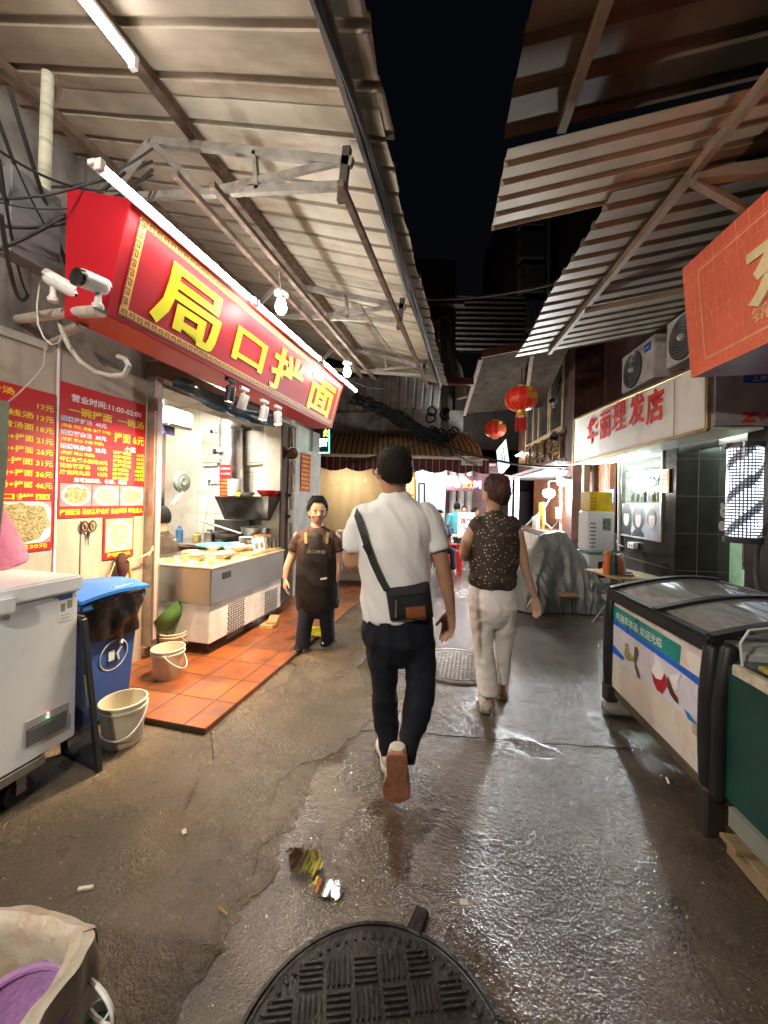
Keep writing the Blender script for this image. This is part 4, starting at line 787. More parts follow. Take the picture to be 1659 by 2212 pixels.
# blue wheelie bin with a black bag
bl = M("bin_blue", (.015, .09, .36), .35, var=.12, vs=3, dirt=(.04, .06, .14), da=.4)
bx0, bx1, by0, by1 = -2.62, -2.20, 1.75, 2.16; bz = .80
Bn = Th("wheelie_bin", "blue wheelie bin with a white recycling emblem, beside the chest freezer", "bin", FL, ((bx0 + bx1) / 2, (by0 + by1) / 2, .014))
def taper(x0, x1, y0, y1, z0, z1, k): 
    cx, cy = (x0 + x1) / 2, (y0 + y1) / 2; T_ = lambda x, y, s: (cx + (x - cx) * s, cy + (y - cy) * s)
    g = G(); g.add([(*T_(x0, y0, k), z0), (*T_(x1, y0, k), z0), (*T_(x1, y1, k), z0), (*T_(x0, y1, k), z0), (x0, y0, z1), (x1, y0, z1), (x1, y1, z1), (x0, y1, z1)], [(3, 2, 1, 0), (4, 5, 6, 7), (0, 1, 5, 4), (1, 2, 6, 5), (2, 3, 7, 6), (3, 0, 4, 7)]); return g
Bn.part("bin_body", taper(bx0, bx1, by0, by1, .03, bz, .80), bl, bev=.02, seg=2)
Bn.part("rim", G().mm(bx0 - .02, bx1 + .02, by0 - .02, by1 + .02, bz - .04, bz + .005), bl, bev=.01)
Bn.part("lid", G().grid(lambda u, v: (bx0 - .03 + (bx1 - bx0 + .06) * u, by0 - .03 + (by1 - by0 + .06) * v, bz + .012 + .05 * math.sin(math.pi * u) * .8 + .02 * math.sin(math.pi * v)), 10, 10, (0, 0, .02)), M("bin_lid_blue", (.02, .14, .50), .35), smooth=True)
Bn.part("lid_grip", G().mm(bx1 - .08, bx1 + .0, by0 + .2, by0 + .34, bz + .05, bz + .065), bl, bev=.006)
em = V((bx1 - .018, (by0 + by1) / 2 + .02, .43)); el = M("emblem_white", (.55, .62, .72), .5); tl_ = V((.10, 0, 1)).normalized()
ring = [em + V((.0, .095 * math.cos(q), 0)) + tl_ * .095 * math.sin(q) for q in [i * math.pi / 16 for i in range(32)]]
Bn.part("emblem", G().tube(ring, .004, 6, closed=True).bar(em + V((0, -.02, -.03)), em + V((0, -.02, .03)), .01, .04).tube([em + V((0, .03, -.04)), em + V((.002, .02, 0)), em + V((.005, .045, .04))], .009, 6).ball(em + V((.008, .04, .065)), .013), el)
for s in (by0 + .06, by1 - .06): Bn.part("wheel", G().lathe((bx0 - .02, s, .075), [(.001, -.02), (.06, -.02), (.06, .02), (.001, .02)], 18, Matrix.Rotation(rad(90), 4, 'X')), black)
def bagfn(u, v):
    q = u * 2 * math.pi; ex, ey = (bx1 - bx0) / 2 + .035, (by1 - by0) / 2 + .04; c_, s_ = math.cos(q), math.sin(q); k = (abs(c_) ** 5 + abs(s_) ** 5) ** -.2
    w_ = noise.noise(V((c_ * 4, s_ * 4, v * 2.5))) * .022 + noise.noise(V((c_ * 9, s_ * 9, v * 3))) * .008
    return ((bx0 + bx1) / 2 + (ex + w_) * c_ * k * (1 - .10 * v), (by0 + by1) / 2 + (ey + w_) * s_ * k * (1 - .10 * v), bz + .01 - v * (.24 + .04 * math.sin(q * 2 + 1) + .008 * math.sin(q * 9)))
one("bin_bag", "shiny black bin liner folded over the blue bin's rim", "bin bag", G().grid(bagfn, 90, 14), M("bag_black", (.005, .005, .006), .28, bump=.8, bs=22), loc=((bx0 + bx1) / 2, (by0 + by1) / 2, .6), smooth=True)
# black framed glass panel leaning on the bin
Pp = [FL.z(213, 1668, .0), None]; A0 = V((*FL.z(214, 1666, .014).xy, .014)); A1 = V((*FL.z(140, 1628, .014).xy, .014)); 
B0 = FL.a(180, 1337, A0.x - .10); B1_ = B0 + (A1 - A0)
gp = Th("framed_glass_panel", "black-framed glass panel with a metal handle leaning on the blue bin", "glass panel", FL, A0)
for p, q in ((A0, A1), (A1, B1_), (B1_, B0), (B0, A0)): gp.part("frame_bar", G().bar(p, q, .02, .03), black, bev=.003)
gp.part("glass_pane", G().prism([lerp(p, (A0 + A1 + B0 + B1_) / 4, .04) for p in (A0, A1, B1_, B0)], (.004, .003, 0)), glass("panel_glass", (.30, .36, .50), .03, .05))
m_ = lerp(A0, B0, .42) + V((.03, -.02, 0)); gp.part("handle", G().tube([m_ + (A1 - A0) * .12, m_ + (A1 - A0) * .12 + (B0 - A0) * .22], .008, 8), steel)
# chest freezer on a dolly
fx0, fx1, fy0, fy1 = -2.62, -1.985, .55, 1.56
CF = Th("chest_freezer", "white chest freezer on a wheeled dolly at the picture's left edge", "freezer", FL, (-2.3, 1.05, 0))
CF.part("cabinet", G().mm(fx0, fx1, fy0, fy1, .20, .94), whitem, bev=.008, seg=2)
CF.part("lid", G().mm(fx0 - .0, fx1 + .02, fy0, fy1 + .01, .952, 1.03), whitem, bev=.01, seg=2)
CF.part("seal", G().mm(fx0 + .01, fx1 - .005, fy0 + .01, fy1 - .01, .94, .952), M("seal_grey", (.3, .3, .3), .6))
CF.part("lid_handle", G().mm(fx1 + .02, fx1 + .045, 1.16, 1.26, .92, 1.0), whitem, bev=.01, seg=2)
CF.part("lock", G().lathe((fx1 + .012, 1.235, .905), [(.012, -.005), (.012, .012), (.001, .012)], 14, Matrix.Rotation(rad(90), 4, 'Y')), steel)
q1 = wallbox(127, 1287, 155, 1337, fx1); lb = CF.part("energy_label", G().mm(fx1, fx1 + .0015, *q1), whp); y0, y1, z0, z1 = q1
CF.part("label_header", G().mm(fx1 + .0015, fx1 + .002, y0, y1, z1 - .025, z1), M("label_blue", (.03, .12, .28), .4), lb); CF.part("label_bars", G().mm(fx1 + .0015, fx1 + .002, y0 + .01, y0 + .03, z0 + .05, z0 + .09).mm(fx1 + .0015, fx1 + .002, y0 + .04, y0 + .065, z0 + .06, z0 + .10).mm(fx1 + .0015, fx1 + .002, y0 + .01, y1 - .01, z0 + .03, z0 + .033).mm(fx1 + .0015, fx1 + .002, y0 + .01, y1 - .01, z0 + .015, z0 + .018), M("label_grey", (.25, .27, .22), .5), lb)
q = [FL.a(x, y, fx1) for x, y in ((54, 1560), (145, 1517), (145, 1573), (54, 1618))]
y0, y1 = q[0].y, q[1].y; z0, z1 = q[3].z, q[0].z
vg = CF.part("vent_panel", G().mm(fx1, fx1 + .004, y0, y1, z0, z1), M("vent_panel_grey", (.42, .42, .42), .4), bev=.002)
g = G()
for k in range(12): g.mm(fx1 + .004, fx1 + .010, y0 + .008, y1 - .008, z0 + .008 + k * .0062, z0 + .011 + k * .0062)
CF.part("slats", g, M("slat_grey", (.20, .20, .20), .4), vg)
CF.part("slat_back", G().mm(fx1 + .004, fx1 + .0048, y0 + .006, y1 - .006, z0 + .006, z0 + .085), M("slat_dark", (.04, .04, .04), .6), vg)
for k, (zz, cc) in enumerate(((.118, (1, .05, .1)), (.100, (.05, 1, .2)))): CF.part("indicator_light", G().ball((fx1 + .006, (y0 + y1) / 2 + .0, z0 + zz), .003, 8, 6), E("led%d" % k, cc, 30), vg)
dolly = M("dolly_steel", (.30, .27, .24), .5, .5, var=.3, bump=.3, dirt=(.1, .08, .06), da=.6)
DL = Th("dolly", "flat steel dolly under the chest freezer with rubber wheels", "dolly", FL, (-2.3, 1.0, 0))
DL.part("frame", G().mm(fx0, fx1 + .0, fy0, fy1 - .14, .15, .195), dolly, bev=.004)
for x, y in ((fx1 - .06, fy1 - .22), (fx0 + .1, fy1 - .22), (fx1 - .06, fy0 + .15), (fx0 + .1, fy0 + .15)):
    wv = DL.part("wheel", G().lathe((x, y, .062), [(.001, -.016), (.045, -.018), (.060, -.016), (.062, 0), (.060, .016), (.045, .018), (.001, .016)], 22, Matrix.Rotation(rad(90), 4, 'Y')), M("rubber", (.03, .028, .026), .7), smooth=True)
    DL.part("fork", G().mm(x - .03, x - .024, y - .02, y + .02, .06, .15).mm(x + .024, x + .03, y - .02, y + .02, .06, .15), dolly, wv)
# near bin with a plastic liner
lin = M("liner_plastic", (.55, .48, .38), .35, var=.2, vs=6, bump=1, bs=10, dirt=(.38, .17, .05), da=.8, ds=4, trans=.15)
c = V((-.795, .655, 0)); ax = (FL.z(230, 1990, .52) - FL.z(0, 1955, .52)); ex = V((ax.x, ax.y, 0)).normalized(); ey = V((-ex.y, ex.x, 0)) * -1; kx = FL.z(230, 1990, .52); kx.z = 0
W1, D1 = .60, .46
def rim(u, off, z):
    P4 = [V((0, 0)), V((-W1, 0)), V((-W1, D1)), V((0, D1))]; n = 4; u = (u % 1) * 4; i = int(u) % 4; t_ = u - int(u)
    cc = P4[i] * (1 - t_) + P4[(i + 1) % 4] * t_; ctr = V((-W1 / 2, D1 / 2)); d = cc - ctr; k = (abs(d.x / (W1 / 2)) ** 8 + abs(d.y / (D1 / 2)) ** 8) ** (-1 / 8); d = d * k * 1.0
    d = V((d.x * (1 + off / (W1 / 2)), d.y * (1 + off / (D1 / 2)))); p = kx + ex * (ctr.x + d.x) + ey * (ctr.y + d.y); return V((p.x, p.y, z))
def linerf(u, v):
    prof = [(-.045, .10), (-.03, .40), (-.028, .505), (-.010, .522), (.006, .515), (.012, .47), (.010, .30), (-.005, .12), (-.01, .02)]
    i = v * (len(prof) - 1); k = min(int(i), len(prof) - 2); f = i - k; off = prof[k][0] * (1 - f) + prof[k + 1][0] * f; z = prof[k][1] * (1 - f) + prof[k + 1][1] * f
    w_ = noise.noise(V((u * 50, v * 3, 0))) * .008 * (1 if 1 < k else .6) + noise.noise(V((u * 14, v * 5, 2))) * .010 * (k > 3)
    return rim(u, off + w_, z + noise.noise(V((u * 30, 0, 7))) * .005 * (0 if z < .1 else 1))
NB = Th("lined_bin", "large bin with a yellowed translucent liner at the picture's lower left corner", "bin", FL, (*kx.xy, 0))
NB.part("liner", G().grid(linerf, 160, 26), lin, smooth=True)
NB.part("bin_wall", G().grid(lambda u, v: rim(u, -.006, .01 + .485 * v), 60, 3), M("bin_cream", (.40, .30, .17), .5), smooth=True)
NB.part("contents", G().grid(lambda u, v: kx + ex * (-.04 - (W1 - .08) * u) + ey * (.04 + (D1 - .08) * v) + V((0, 0, .33 + .03 * noise.noise(V((u * 5, v * 5, 0))))), 20, 16), M("bin_waste", (.12, .11, .06), .8, var=.5, bump=1), smooth=True)
c = FL.z(8, 2225, .45); pm = M("purple_mesh", (.42, .22, .48), .5, bump=.6, bs=90)
t = Th("basket", "purple plastic mesh basket inside the lined bin", "basket", FL, c)
t.part("basket_rim", G().tube([c + V((.10 * math.cos(q), .10 * math.sin(q), .0)) for q in [i * math.pi / 16 for i in range(32)]], .008, 8, closed=True), pm, smooth=True)
t.part("basket_wall", G().lathe(c - V((0, 0, .12)), [(.001, 0), (.06, .0), (.085, .06), (.098, .12)], 30, cap=False), pm, smooth=True)
c = FL.z(208, 2178, .40)
t = Th("spray_bottle", "white bottle with a green-tinged mouth and loop handle beside the lined bin", "bottle", FL, (c.x, c.y, .02))
t.part("bottle_body", G().lathe((c.x, c.y, .014), [(.045, 0), (.05, .01), (.05, .24), (.03, .32), (.026, .33), (.026, .375), (.022, .375), (.02, .33)], 20, cap=False), M("bottle_white", (.60, .62, .60), .3), smooth=True)
t.part("bottle_mouth", G().lathe((c.x, c.y, .014), [(.001, .352), (.022, .352)], 16, cap=False), M("mint", (.10, .38, .22), .4))
hp = [c + V((0, 0, -.02)) + (-ex * .055 * math.sin(q)) + V((0, 0, .055)) * (1 - math.cos(q)) * .6 - ey * .02 * math.sin(q) for q in [i * math.pi / 8 for i in range(16)]]
t.part("loop_handle", G().tube(hp, .005, 6, closed=True), white, smooth=True)
# ---------------------------------------------------------------- street bits
t = Th("floor_grate", "small yellow plastic grate on the red tiles behind the woman's feet", "grate", FL, (*FL.z(686, 1365, .055).xy, .052)); c = V((*FL.z(686, 1365, .055).xy, .06)); g = G()
for i in range(7): g.box(c + V((-.12 + .04 * i, 0, 0)), (.012, .26, .012)).box(c + V((0, -.12 + .04 * i, .001)), (.26, .012, .012))
t.part("lattice", g, M("yellow_plastic", (.75, .62, .02), .4))
c = V((*FL.z(590, 1352, .05).xy, .05))
one("wood_block", "short pale wooden block tucked under the counter's far end", "wood block", G().box(c + V((0, 0, .06)), (.10, .16, .05), .3, .2).box(c + V((-.03, -.03, .02)), (.14, .18, .04), .1), M("pale_wood", (.40, .27, .13), .6), loc=c, bev=.003)
# manhole covers
iron = M("cast_iron", (.030, .026, .024), .30, .5, var=.4, vs=12, bump=.5, bs=60, dirt=(.07, .06, .05), da=.4, ds=8)
cm = V((-.215, .905, 0)); Rm = .365
MH = Th("manhole_cover", "large round cast-iron manhole cover with basket-weave ribs in the foreground", "manhole cover", FL, cm)
MH.part("disc", G().lathe(cm, [(.001, .016), (Rm - .02, .016), (Rm - .014, .016), (Rm - .006, .018), (Rm, .016), (Rm + .004, .0)], 72, cap=False), iron)
MH.part("frame_ring", G().lathe(cm, [(Rm + .008, .0), (Rm + .008, .014), (Rm + .020, .012), (Rm + .026, .0)], 72, cap=False), iron)
g = G(); cell = .082
for i in range(-5, 6):
    for j in range(-5, 6):
        o_ = V((i * cell, j * cell, 0)); 
        if o_.length > Rm - .055: continue
        if o_.x > .10 and o_.y < .20 and (o_ - V((.13, 0, 0))).length < .15: continue
        for k in range(5):
            s = (k - 2) * cell / 5.4
            d_ = (cell * .84, .0075, .008) if (i + j) % 2 else (.0075, cell * .84, .008)
            off = V((0, s, 0)) if (i + j) % 2 else V((s, 0, 0))
            q = Matrix.Rotation(rad(20), 4, 'Z'); g.box(cm + q @ (o_ + off) + V((0, 0, .019)), d_, rad(20))
for k in range(72): 
    q = k * math.pi / 36; g.box(cm + V(((Rm - .032) * math.cos(q), (Rm - .032) * math.sin(q), .018)), (.016, .010, .006), q)
MH.part("rib_pattern", g, iron, bev=.0015)
hg = FL.z(903, 1990, .01); MH.part("hinge_lug", G().box((hg.x, hg.y, .008), (.05, .09, .022), rad(-14)), iron, bev=.004)
ci = M("wet_grey_iron", (.16, .15, .13), .25, .3, var=.2, vs=8, bump=.3)
cm = V((*FL.z(985, 1437, 0).xy, 0)); R2 = .31
MH = Th("manhole_cover", "round grey manhole cover with small studs ahead of the walking man", "manhole cover", FL, cm)
MH.part("disc", G().lathe(cm, [(.001, .012), (R2, .012), (R2 + .01, .0)], 60, cap=False), ci)
MH.part("frame_ring", G().lathe(cm, [(R2 + .015, 0), (R2 + .02, .014), (R2 + .06, .012), (R2 + .065, 0)], 60, cap=False), ci)
g = G()
for i in range(-9, 10):
    for j in range(-9, 10):
        p = V((i * .034, j * .034, 0))
        if p.length < R2 - .02: g.box(cm + p + V((0, 0, .014)), (.022, .022, .007))
MH.part("studs", g, ci, bev=.002)
# litter
for i, (x, y, lab, cc) in enumerate(((185, 1918, "crumpled white tissue scrap on the concrete, lower left", (.6, .57, .5)), (1442, 1686, "white cigarette stub on the asphalt before the display freezer", (.72, .70, .66)), (398, 1796, "tiny pale scrap on the concrete, mid left", (.5, .45, .38)), (1003, 1948, "small pale paper scrap on the wet asphalt above the manhole", (.5, .45, .4)), (482, 1967, "thin brown twig on the concrete by the crack", (.35, .22, .08)))):
    c = V((*FL.z(x, y, .02).xy, .02)); one("litter", lab, "litter", G().box(c + V((0, 0, .0)), ((.05, .012, .010), (.045, .010, .009), (.03, .018, .004), (.03, .02, .003), (.008, .05, .006))[i], .4 + i), M("litter%d" % i, cc, .8), loc=c, bev=.002, group="litter on the ground")
random.seed(5); g = G()
for i in range(420):
    x, y = random.uniform(-1.9, 1.6), random.uniform(.4, 3.6); s = random.uniform(.002, .006); z = .016 + flat(x, y) if x < -.4 else .004 + flat(x, y)
    g.box((x, y, z), (s * random.uniform(.8, 2), s, s * .6), random.uniform(0, 3))
one("grit", "pale grit scattered over the ground", None, g, M("grit_pale", (.35, .29, .20), .8), kind='stuff')
# ================================================================= right side of the lane (frame FR)
darkwood = M("dark_stained_wall", (.085, .035, .026), .6, var=.35, vs=4, bump=.3, bs=20, dirt=(.03, .015, .012), da=.6, streak=((.035, .016, .012), (9, 9, .8)), sa=.6)
barkw = M("reddish_plank", (.26, .10, .045), .6, var=.4, vs=6, bump=.8, bs=22, streak=((.09, .035, .018), (14, 14, 1)), sa=.8)
tiled = M("black_wall_tile", (.028, .024, .022), .16, var=.3, vs=3, rv=.08)
def RA(x, y, a): return FR.a(x, y, a)
AW = 3.0
Bb = Th("barber_shop_building", "barber shop building with black tiled front and lit window, right of the lane", "building", FR, (3.2, 5.2, 0))
Bb.part("tile_wall", G().mm(AW, AW + .12, 5.28, 6.95, 0, .99), tiled, bev=.003)
Bb.part("tile_wall", G().mm(AW, AW + .12, 5.28, 5.46, .99, 2.30), tiled)
g = G()
for z in (.33, .66): g.mm(AW - .003, AW, 5.28, 6.95, z, z + .006)
Bb.part("grout_line", g, M("grout", (.16, .14, .13), .7))
Bb.part("column", G().mm(AW, 3.62, 5.16, 5.28, 0, 2.30), tiled, bev=.003)
g = G()
for z in (.2, .66, 1.12, 1.58, 2.04): g.mm(AW, 3.62, 5.157, 5.16, z, z + .005)
g.mm(3.25, 3.256, 5.157, 5.16, 0, 2.3); Bb.part("grout_line", g, MATS["grout"])
Bb.part("upper_wall", G().mm(3.05, 3.2, 2.2, 7.4, 2.30, 5.2), darkwood, label="dark red-brown upper wall above the barber sign")
Bb.part("interior_back_wall", G().mm(4.4, 4.5, 3.4, 7.2, 0, 2.6), M("shop_inside", (.62, .66, .58), .5))
Bb.part("interior_side_wall", G().mm(3.2, 4.4, 6.95, 7.05, 0, 2.4), MATS["shop_inside"])
Bb.part("interior_ceiling", G().mm(3.12, 4.4, 3.4, 7.05, 2.36, 2.4), MATS["shop_inside"])
Bb.part("near_tile_wall", G().mm(3.30, 3.42, 2.0, 4.50, 0, 2.30), M("brown_wall_tile", (.055, .035, .032), .3, var=.3, vs=3, streak=((.02, .012, .012), (1, 1, 14)), sa=.5))
Bb.part("bark_wall", G().mm(AW, AW + .1, 6.95, 9.4, 0, 2.3), barkw, label="reddish-brown plank wall left of the barber window")
# window
WN = Th("shop_window", "lit barber shop window with bottles on shelves and a poster of three heads", "window", FR, (AW, 6.1, 1.0))
b_l, b_r = RA(1343, 1100, AW).y, RA(1430, 1100, AW).y
WN.part("frame", G().mm(AW - .02, AW + .04, b_r - .02, b_r + .02, .98, 2.28).mm(AW - .02, AW + .04, b_l - .02, b_l + .03, .98, 2.28).mm(AW - .02, AW + .04, b_r, b_l, .975, 1.0), M("window_alu", (.45, .46, .44), .35, .6), bev=.003)
WN.part("pane", G().mm(AW + .02, AW + .026, b_r, b_l, 1.0, 2.28), glass("clean_glass", (1, 1, 1), .02, .02))
for z in (1.50, 1.72, 1.98): WN.part("shelf", G().mm(AW + .04, AW + .24, b_r + .02, b_l - .02, z, z + .012), glass("shelf_glass", (.9, 1, .95), .05, .35))
random.seed(11); k = 0
for z in (1.512, 1.732):
    y = b_r + .08
    while y < b_l - .08:
        h_ = random.uniform(.09, .19); r_ = random.uniform(.022, .036); c = (AW + .12, y, z)
        one("toiletry_bottle", ("upper" if z > 1.6 else "lower") + " shelf hair-care bottle in the barber window", "bottle", G().lathe(c, [(r_, 0), (r_, h_ * .7), (r_ * .4, h_ * .78), (r_ * .4, h_), (.001, h_)], 12), [black, white, M("bottle_grey", (.25, .26, .27), .3), M("bottle_red", (.35, .05, .04), .3), M("bottle_teal", (.2, .35, .33), .3)][random.choice((0, 0, 1, 2, 2, 3, 4, 1))], FR, c, "hair-care bottles in the barber window", smooth=True); y += random.uniform(.085, .14)
# poster of three heads
p0, p1 = RA(1343, 1165, AW - .012), RA(1428, 1072, AW - .012); PX = AW - .012
Po = Th("window_poster", "window poster showing three heads with different haircuts", "poster", FR, (PX, (b_l + b_r) / 2, 1.0)); by0_, by1_ = b_r + .03, b_l - .01; pz0, pz1 = 1.0, 1.48
Po.part("sheet", G().mm(PX, PX + .004, by0_, by1_, pz0, pz1), M("poster_grey", (.42, .46, .50), .3))
wv = (by1_ - by0_) / 3
def disc(x, y, z, ry, rz, n=20, lo=-9): return G().add([(x, y + ry * math.cos(q), max(lo, z + rz * math.sin(q))) for q in [2 * math.pi * i / n for i in range(n)]], [tuple(range(n))])
pf, ph_, pw_ = M("poster_face", (.66, .56, .50), .4), M("poster_hair", (.015, .013, .015), .4), M("poster_cloth", (.50, .48, .62), .4)
for i, (hr, cl) in enumerate((("short", pw_), ("mid", ph_), ("long", ph_))):
    cy = by0_ + wv * (i + .5); cz = pz0 + .26
    Po.part("hair_picture", disc(PX - .002, cy, cz + .02 - (.05 if hr == "long" else 0), wv * (.34 if hr == "short" else .47), .135 if hr == "short" else (.27 if hr == "long" else .19), lo=pz0), ph_)
    Po.part("shoulders_picture", disc(PX - .003, cy, pz0, wv * .48, .12, lo=pz0), cl)
    Po.part("face_picture", disc(PX - .004, cy, cz - .01, wv * .23, .115), pf)
    Po.part("fringe_picture", disc(PX - .0045, cy, cz + .10, wv * .24, .04), ph_)
    Po.part("features_picture", disc(PX - .005, cy - wv * .08, cz + .015, .010, .005).add(disc(PX - .005, cy + wv * .08, cz + .015, .010, .005).v, [tuple(range(20))]).add(disc(PX - .005, cy, cz - .04, .014, .006).v, [tuple(range(20))]), M("poster_lip", (.25, .05, .05), .4))
p = RA(1437, 1039, AW - .02); ce = Th("certificate", "gold-framed certificate beside the barber window", "certificate", FR, p)
ce.part("frame", G().box(p, (.02, .17, .30)), M("gold_frame", (.55, .38, .14), .35, .5), bev=.004); ce.part("paper", G().box(p - V((.012, 0, 0)), (.003, .13, .26)), M("cert_paper", (.68, .55, .34), .6)); ce.part("text_print", text_g([(s, p - V((.0145, 0, -.07 + .05 * i)), (0, -1, 0), (0, 0, 1), .09, .018, 0, .01) for i, s in enumerate(("营业执照", "个体工商户", "华丽理发店"))]), M("cert_ink", (.2, .1, .05), .6))
p = RA(1367, 1178, AW - .04); sk = Th("outdoor_socket", "white socket box with a black cable below the window poster", "socket", FR, p)
sk.part("box", G().box(p, (.07, .17, .09)), white, bev=.006); sk.part("holes", G().box(p + V((-.037, .02, 0)), (.003, .02, .03)).box(p + V((-.037, -.04, 0)), (.003, .02, .03)), black)
one("cord", "black cable drooping from the socket box under the barber window", "cord", G().tube(sag(p + V((-.03, .08, 0)), p + V((-.0, .5, .02)), .06), .009, 6), wire, FR, p, smooth=True)
# door
DX = 3.46; d0, d1 = 4.52, 5.15
DO = Th("glass_door", "tall glass barber shop door with a long steel handle and cat stickers", "door", FR, (DX, 4.8, 0))
DO.part("frame", G().mm(DX, DX + .05, d0 - .05, d0, 0, 2.28).mm(DX, DX + .05, d0, d1, 2.2, 2.28), M("door_frame", (.40, .38, .35), .4, .5), bev=.004)
DO.part("pane", G().mm(DX + .02, DX + .028, d0, d1, .02, 2.2), glass("door_glass", (.92, 1, .93), .03, .05))
DO.part("handle", G().tube([(DX - .05, d0 + .14, .78), (DX - .05, d0 + .14, 1.44)], .016, 10).bar((DX + .02, d0 + .14, .90), (DX - .05, d0 + .14, .90), .02).bar((DX + .02, d0 + .14, 1.34), (DX - .05, d0 + .14, 1.34), .02), M("handle_steel", (.35, .28, .24), .25, .9), smooth=True)
st = G(); c = V((DX + .012, d1 - .12, 1.40))
st.add(disc(c.x, c.y, c.z, .09, .08).v, [tuple(range(20))]).add(disc(c.x, c.y - .06, c.z + .075, .025, .035).v, [tuple(range(20))]).add(disc(c.x, c.y + .06, c.z + .075, .025, .035).v, [tuple(range(20))]); st.add(disc(c.x, c.y + .05, c.z - .17, .06, .06).v, [tuple(range(20))])
DO.part("animal_sticker", st, whp); st = G()
for dy, dz in ((-.03, .01), (.03, .01), (0, -.03)): st.add(disc(c.x - .002, c.y + dy, c.z + dz, .012, .012, 12).v, [tuple(range(12))])
DO.part("sticker_features", st, M("sticker_brown", (.2, .06, .04), .5))
DO.part("text_print", text_g([("招牌烫染", (DX + .012, d0 + .16, 1.72), (0, -1, 0), (0, 0, 1), .26, .07, 0, .015), ("推", (DX + .012, d0 + .14, 1.52), (0, -1, 0), (0, 0, 1), .05, .06, 0, .02)]), M("dull_red_print", (.40, .12, .08), .5))
# shop interior bits seen through the glass
one("interior_cabinet", "pale green panelled cupboard inside the barber shop door", "cupboard", G().mm(4.30, 4.36, 4.0, 6.4, .1, 1.0).mm(4.28, 4.30, 4.6, 5.2, .2, .55).mm(4.28, 4.30, 4.6, 5.2, .62, .95).mm(4.28, 4.30, 5.3, 5.9, .2, .9), M("pale_green_panel", (.46, .55, .42), .4), FR, (4.3, 5.2, .1), bev=.005)
tl = Th("interior_lamp", "lit ceiling lamp inside the barber shop", "lamp", FR, (3.8, 5.6, 2.3)); tl.part("diffuser", G().mm(3.4, 4.2, 4.0, 4.1, 2.31, 2.34).mm(3.4, 4.2, 6.2, 6.3, 2.31, 2.34), E("shop_glow", (.9, 1, .93), 5))
li = bpy.data.lights.new("shop_light", 'AREA'); li.shape = 'RECTANGLE'; li.size = .9; li.size_y = 2.6; li.energy = 26; li.color = (.88, 1, .92)
lo = bpy.data.objects.new("shop_light", li); col.objects.link(lo); lo.parent = tl.o; lo.location = (0, -.2, -.02)
# LED barber lamp
c = FR.b(1606, 1065, 3.75); LB = Th("led_pole_lamp", "white LED dot screen with slanted stripes beside the barber door", "lamp", FR, (c.x, 3.75, 1.0)); cw = .085
z0_, z1_ = FR.b(1606, 1160, 3.75).z, FR.b(1606, 970, 3.75).z
LB.part("case", G().lathe((c.x, 3.75, z0_ - .05), [(.001, 0), (.14, 0), (.14, .05), (.12, .06), (.12, z1_ - z0_ + .05), (.14, z1_ - z0_ + .06), (.14, z1_ - z0_ + .1), (.001, z1_ - z0_ + .1)], 24), M("case_dark", (.06, .065, .08), .2), smooth=True)
g = G(); g_dim = G(); zz = z0_ + .01
while zz < z1_:
    for k in range(30):
        q = k * 2 * math.pi / 30
        if math.sin(q) > .35: continue
        tw = (zz * 3.4 - q * .42) % 1
        (g if tw < .72 else g_dim).box((c.x + .122 * math.cos(q), 3.75 + .122 * math.sin(q), zz), (.004, .013, .013), q)
    zz += .027
LB.part("dot_pattern", g, E("led_white", (.80, .90, 1), 2.2)); LB.part("dot_pattern", g_dim, E("led_dim", (.35, .40, .48), .35), label="dimmer dots forming the slanted stripes")
one("wall_conduit", "grey flexible pipe curving down the brown tiled wall, right edge", "conduit", G().tube([RA(1655, 1130, 3.1), RA(1636, 1190, 3.1), RA(1632, 1240, 3.1), RA(1640, 1290, 3.1)], .018, 8), M("grey_pipe", (.12, .11, .11), .5), FR, RA(1640, 1290, 3.1), smooth=True)
# barber sign
AS = 2.55; q = [RA(1239, 1003, AS), RA(1530, 927, AS), RA(1531, 782, AS), RA(1241, 907, AS)]
BS = Th("barber_shop_sign", "white signboard with red lettering over the barber shop", "sign", FR, q[0])
cream = M("sign_cream", (.80, .77, .70), .35, var=.04, vs=1.5, dirt=(.35, .32, .28), da=.5, ds=1.5)
BS.part("board", G().prism(q, (.47, 0, 0)), cream, bev=.004)
br = M("brass_trim", (.42, .30, .12), .35, .7, var=.25)
for i in range(4): BS.part("trim", G().bar(q[i] - V((.006, 0, 0)), q[(i + 1) % 4] - V((.006, 0, 0)), .035, .035), br, bev=.003)
xd = (q[1] - q[0]).normalized(); yd = V((0, 0, 1)); rl = M("red_letters", (.66, .03, .02), .4, bump=.3)
for ch, x, y, w_, h_ in (("华", 1280, 931, 20, 50), ("丽", 1308, 918, 22, 50), ("理", 1338, 900, 28, 54), ("发", 1377, 884, 32, 60), ("店", 1416, 877, 36, 68)):
    a1, a2 = RA(x - w_ / 2, y, AS), RA(x + w_ / 2, y, AS); h0, h1 = RA(x, y + h_ / 2 + 3, AS), RA(x, y - h_ / 2 - 3, AS)
    BS.part("character", text_g([(ch, (a1 + a2) / 2 + V((-.006, 0, 0)), xd, yd, (a1 - a2).length, (h1 - h0).length, .006, .010 if ch in "理丽" else .024)]), rl)
BS.part("panel_seam", G().bar(RA(1455, 950, AS - .002), RA(1457, 820, AS - .002), .006), M("seam", (.3, .28, .24), .6))
sl = Th("soffit_light", "lit lamp strip under the barber sign's soffit", "lamp", FR, (2.95, 6.2, 2.16)); sl.part("diffuser", G().mm(2.9, 2.98, 5.7, 6.8, 2.15, 2.18), E("soffit_glow", (.85, 1, .93), 5))
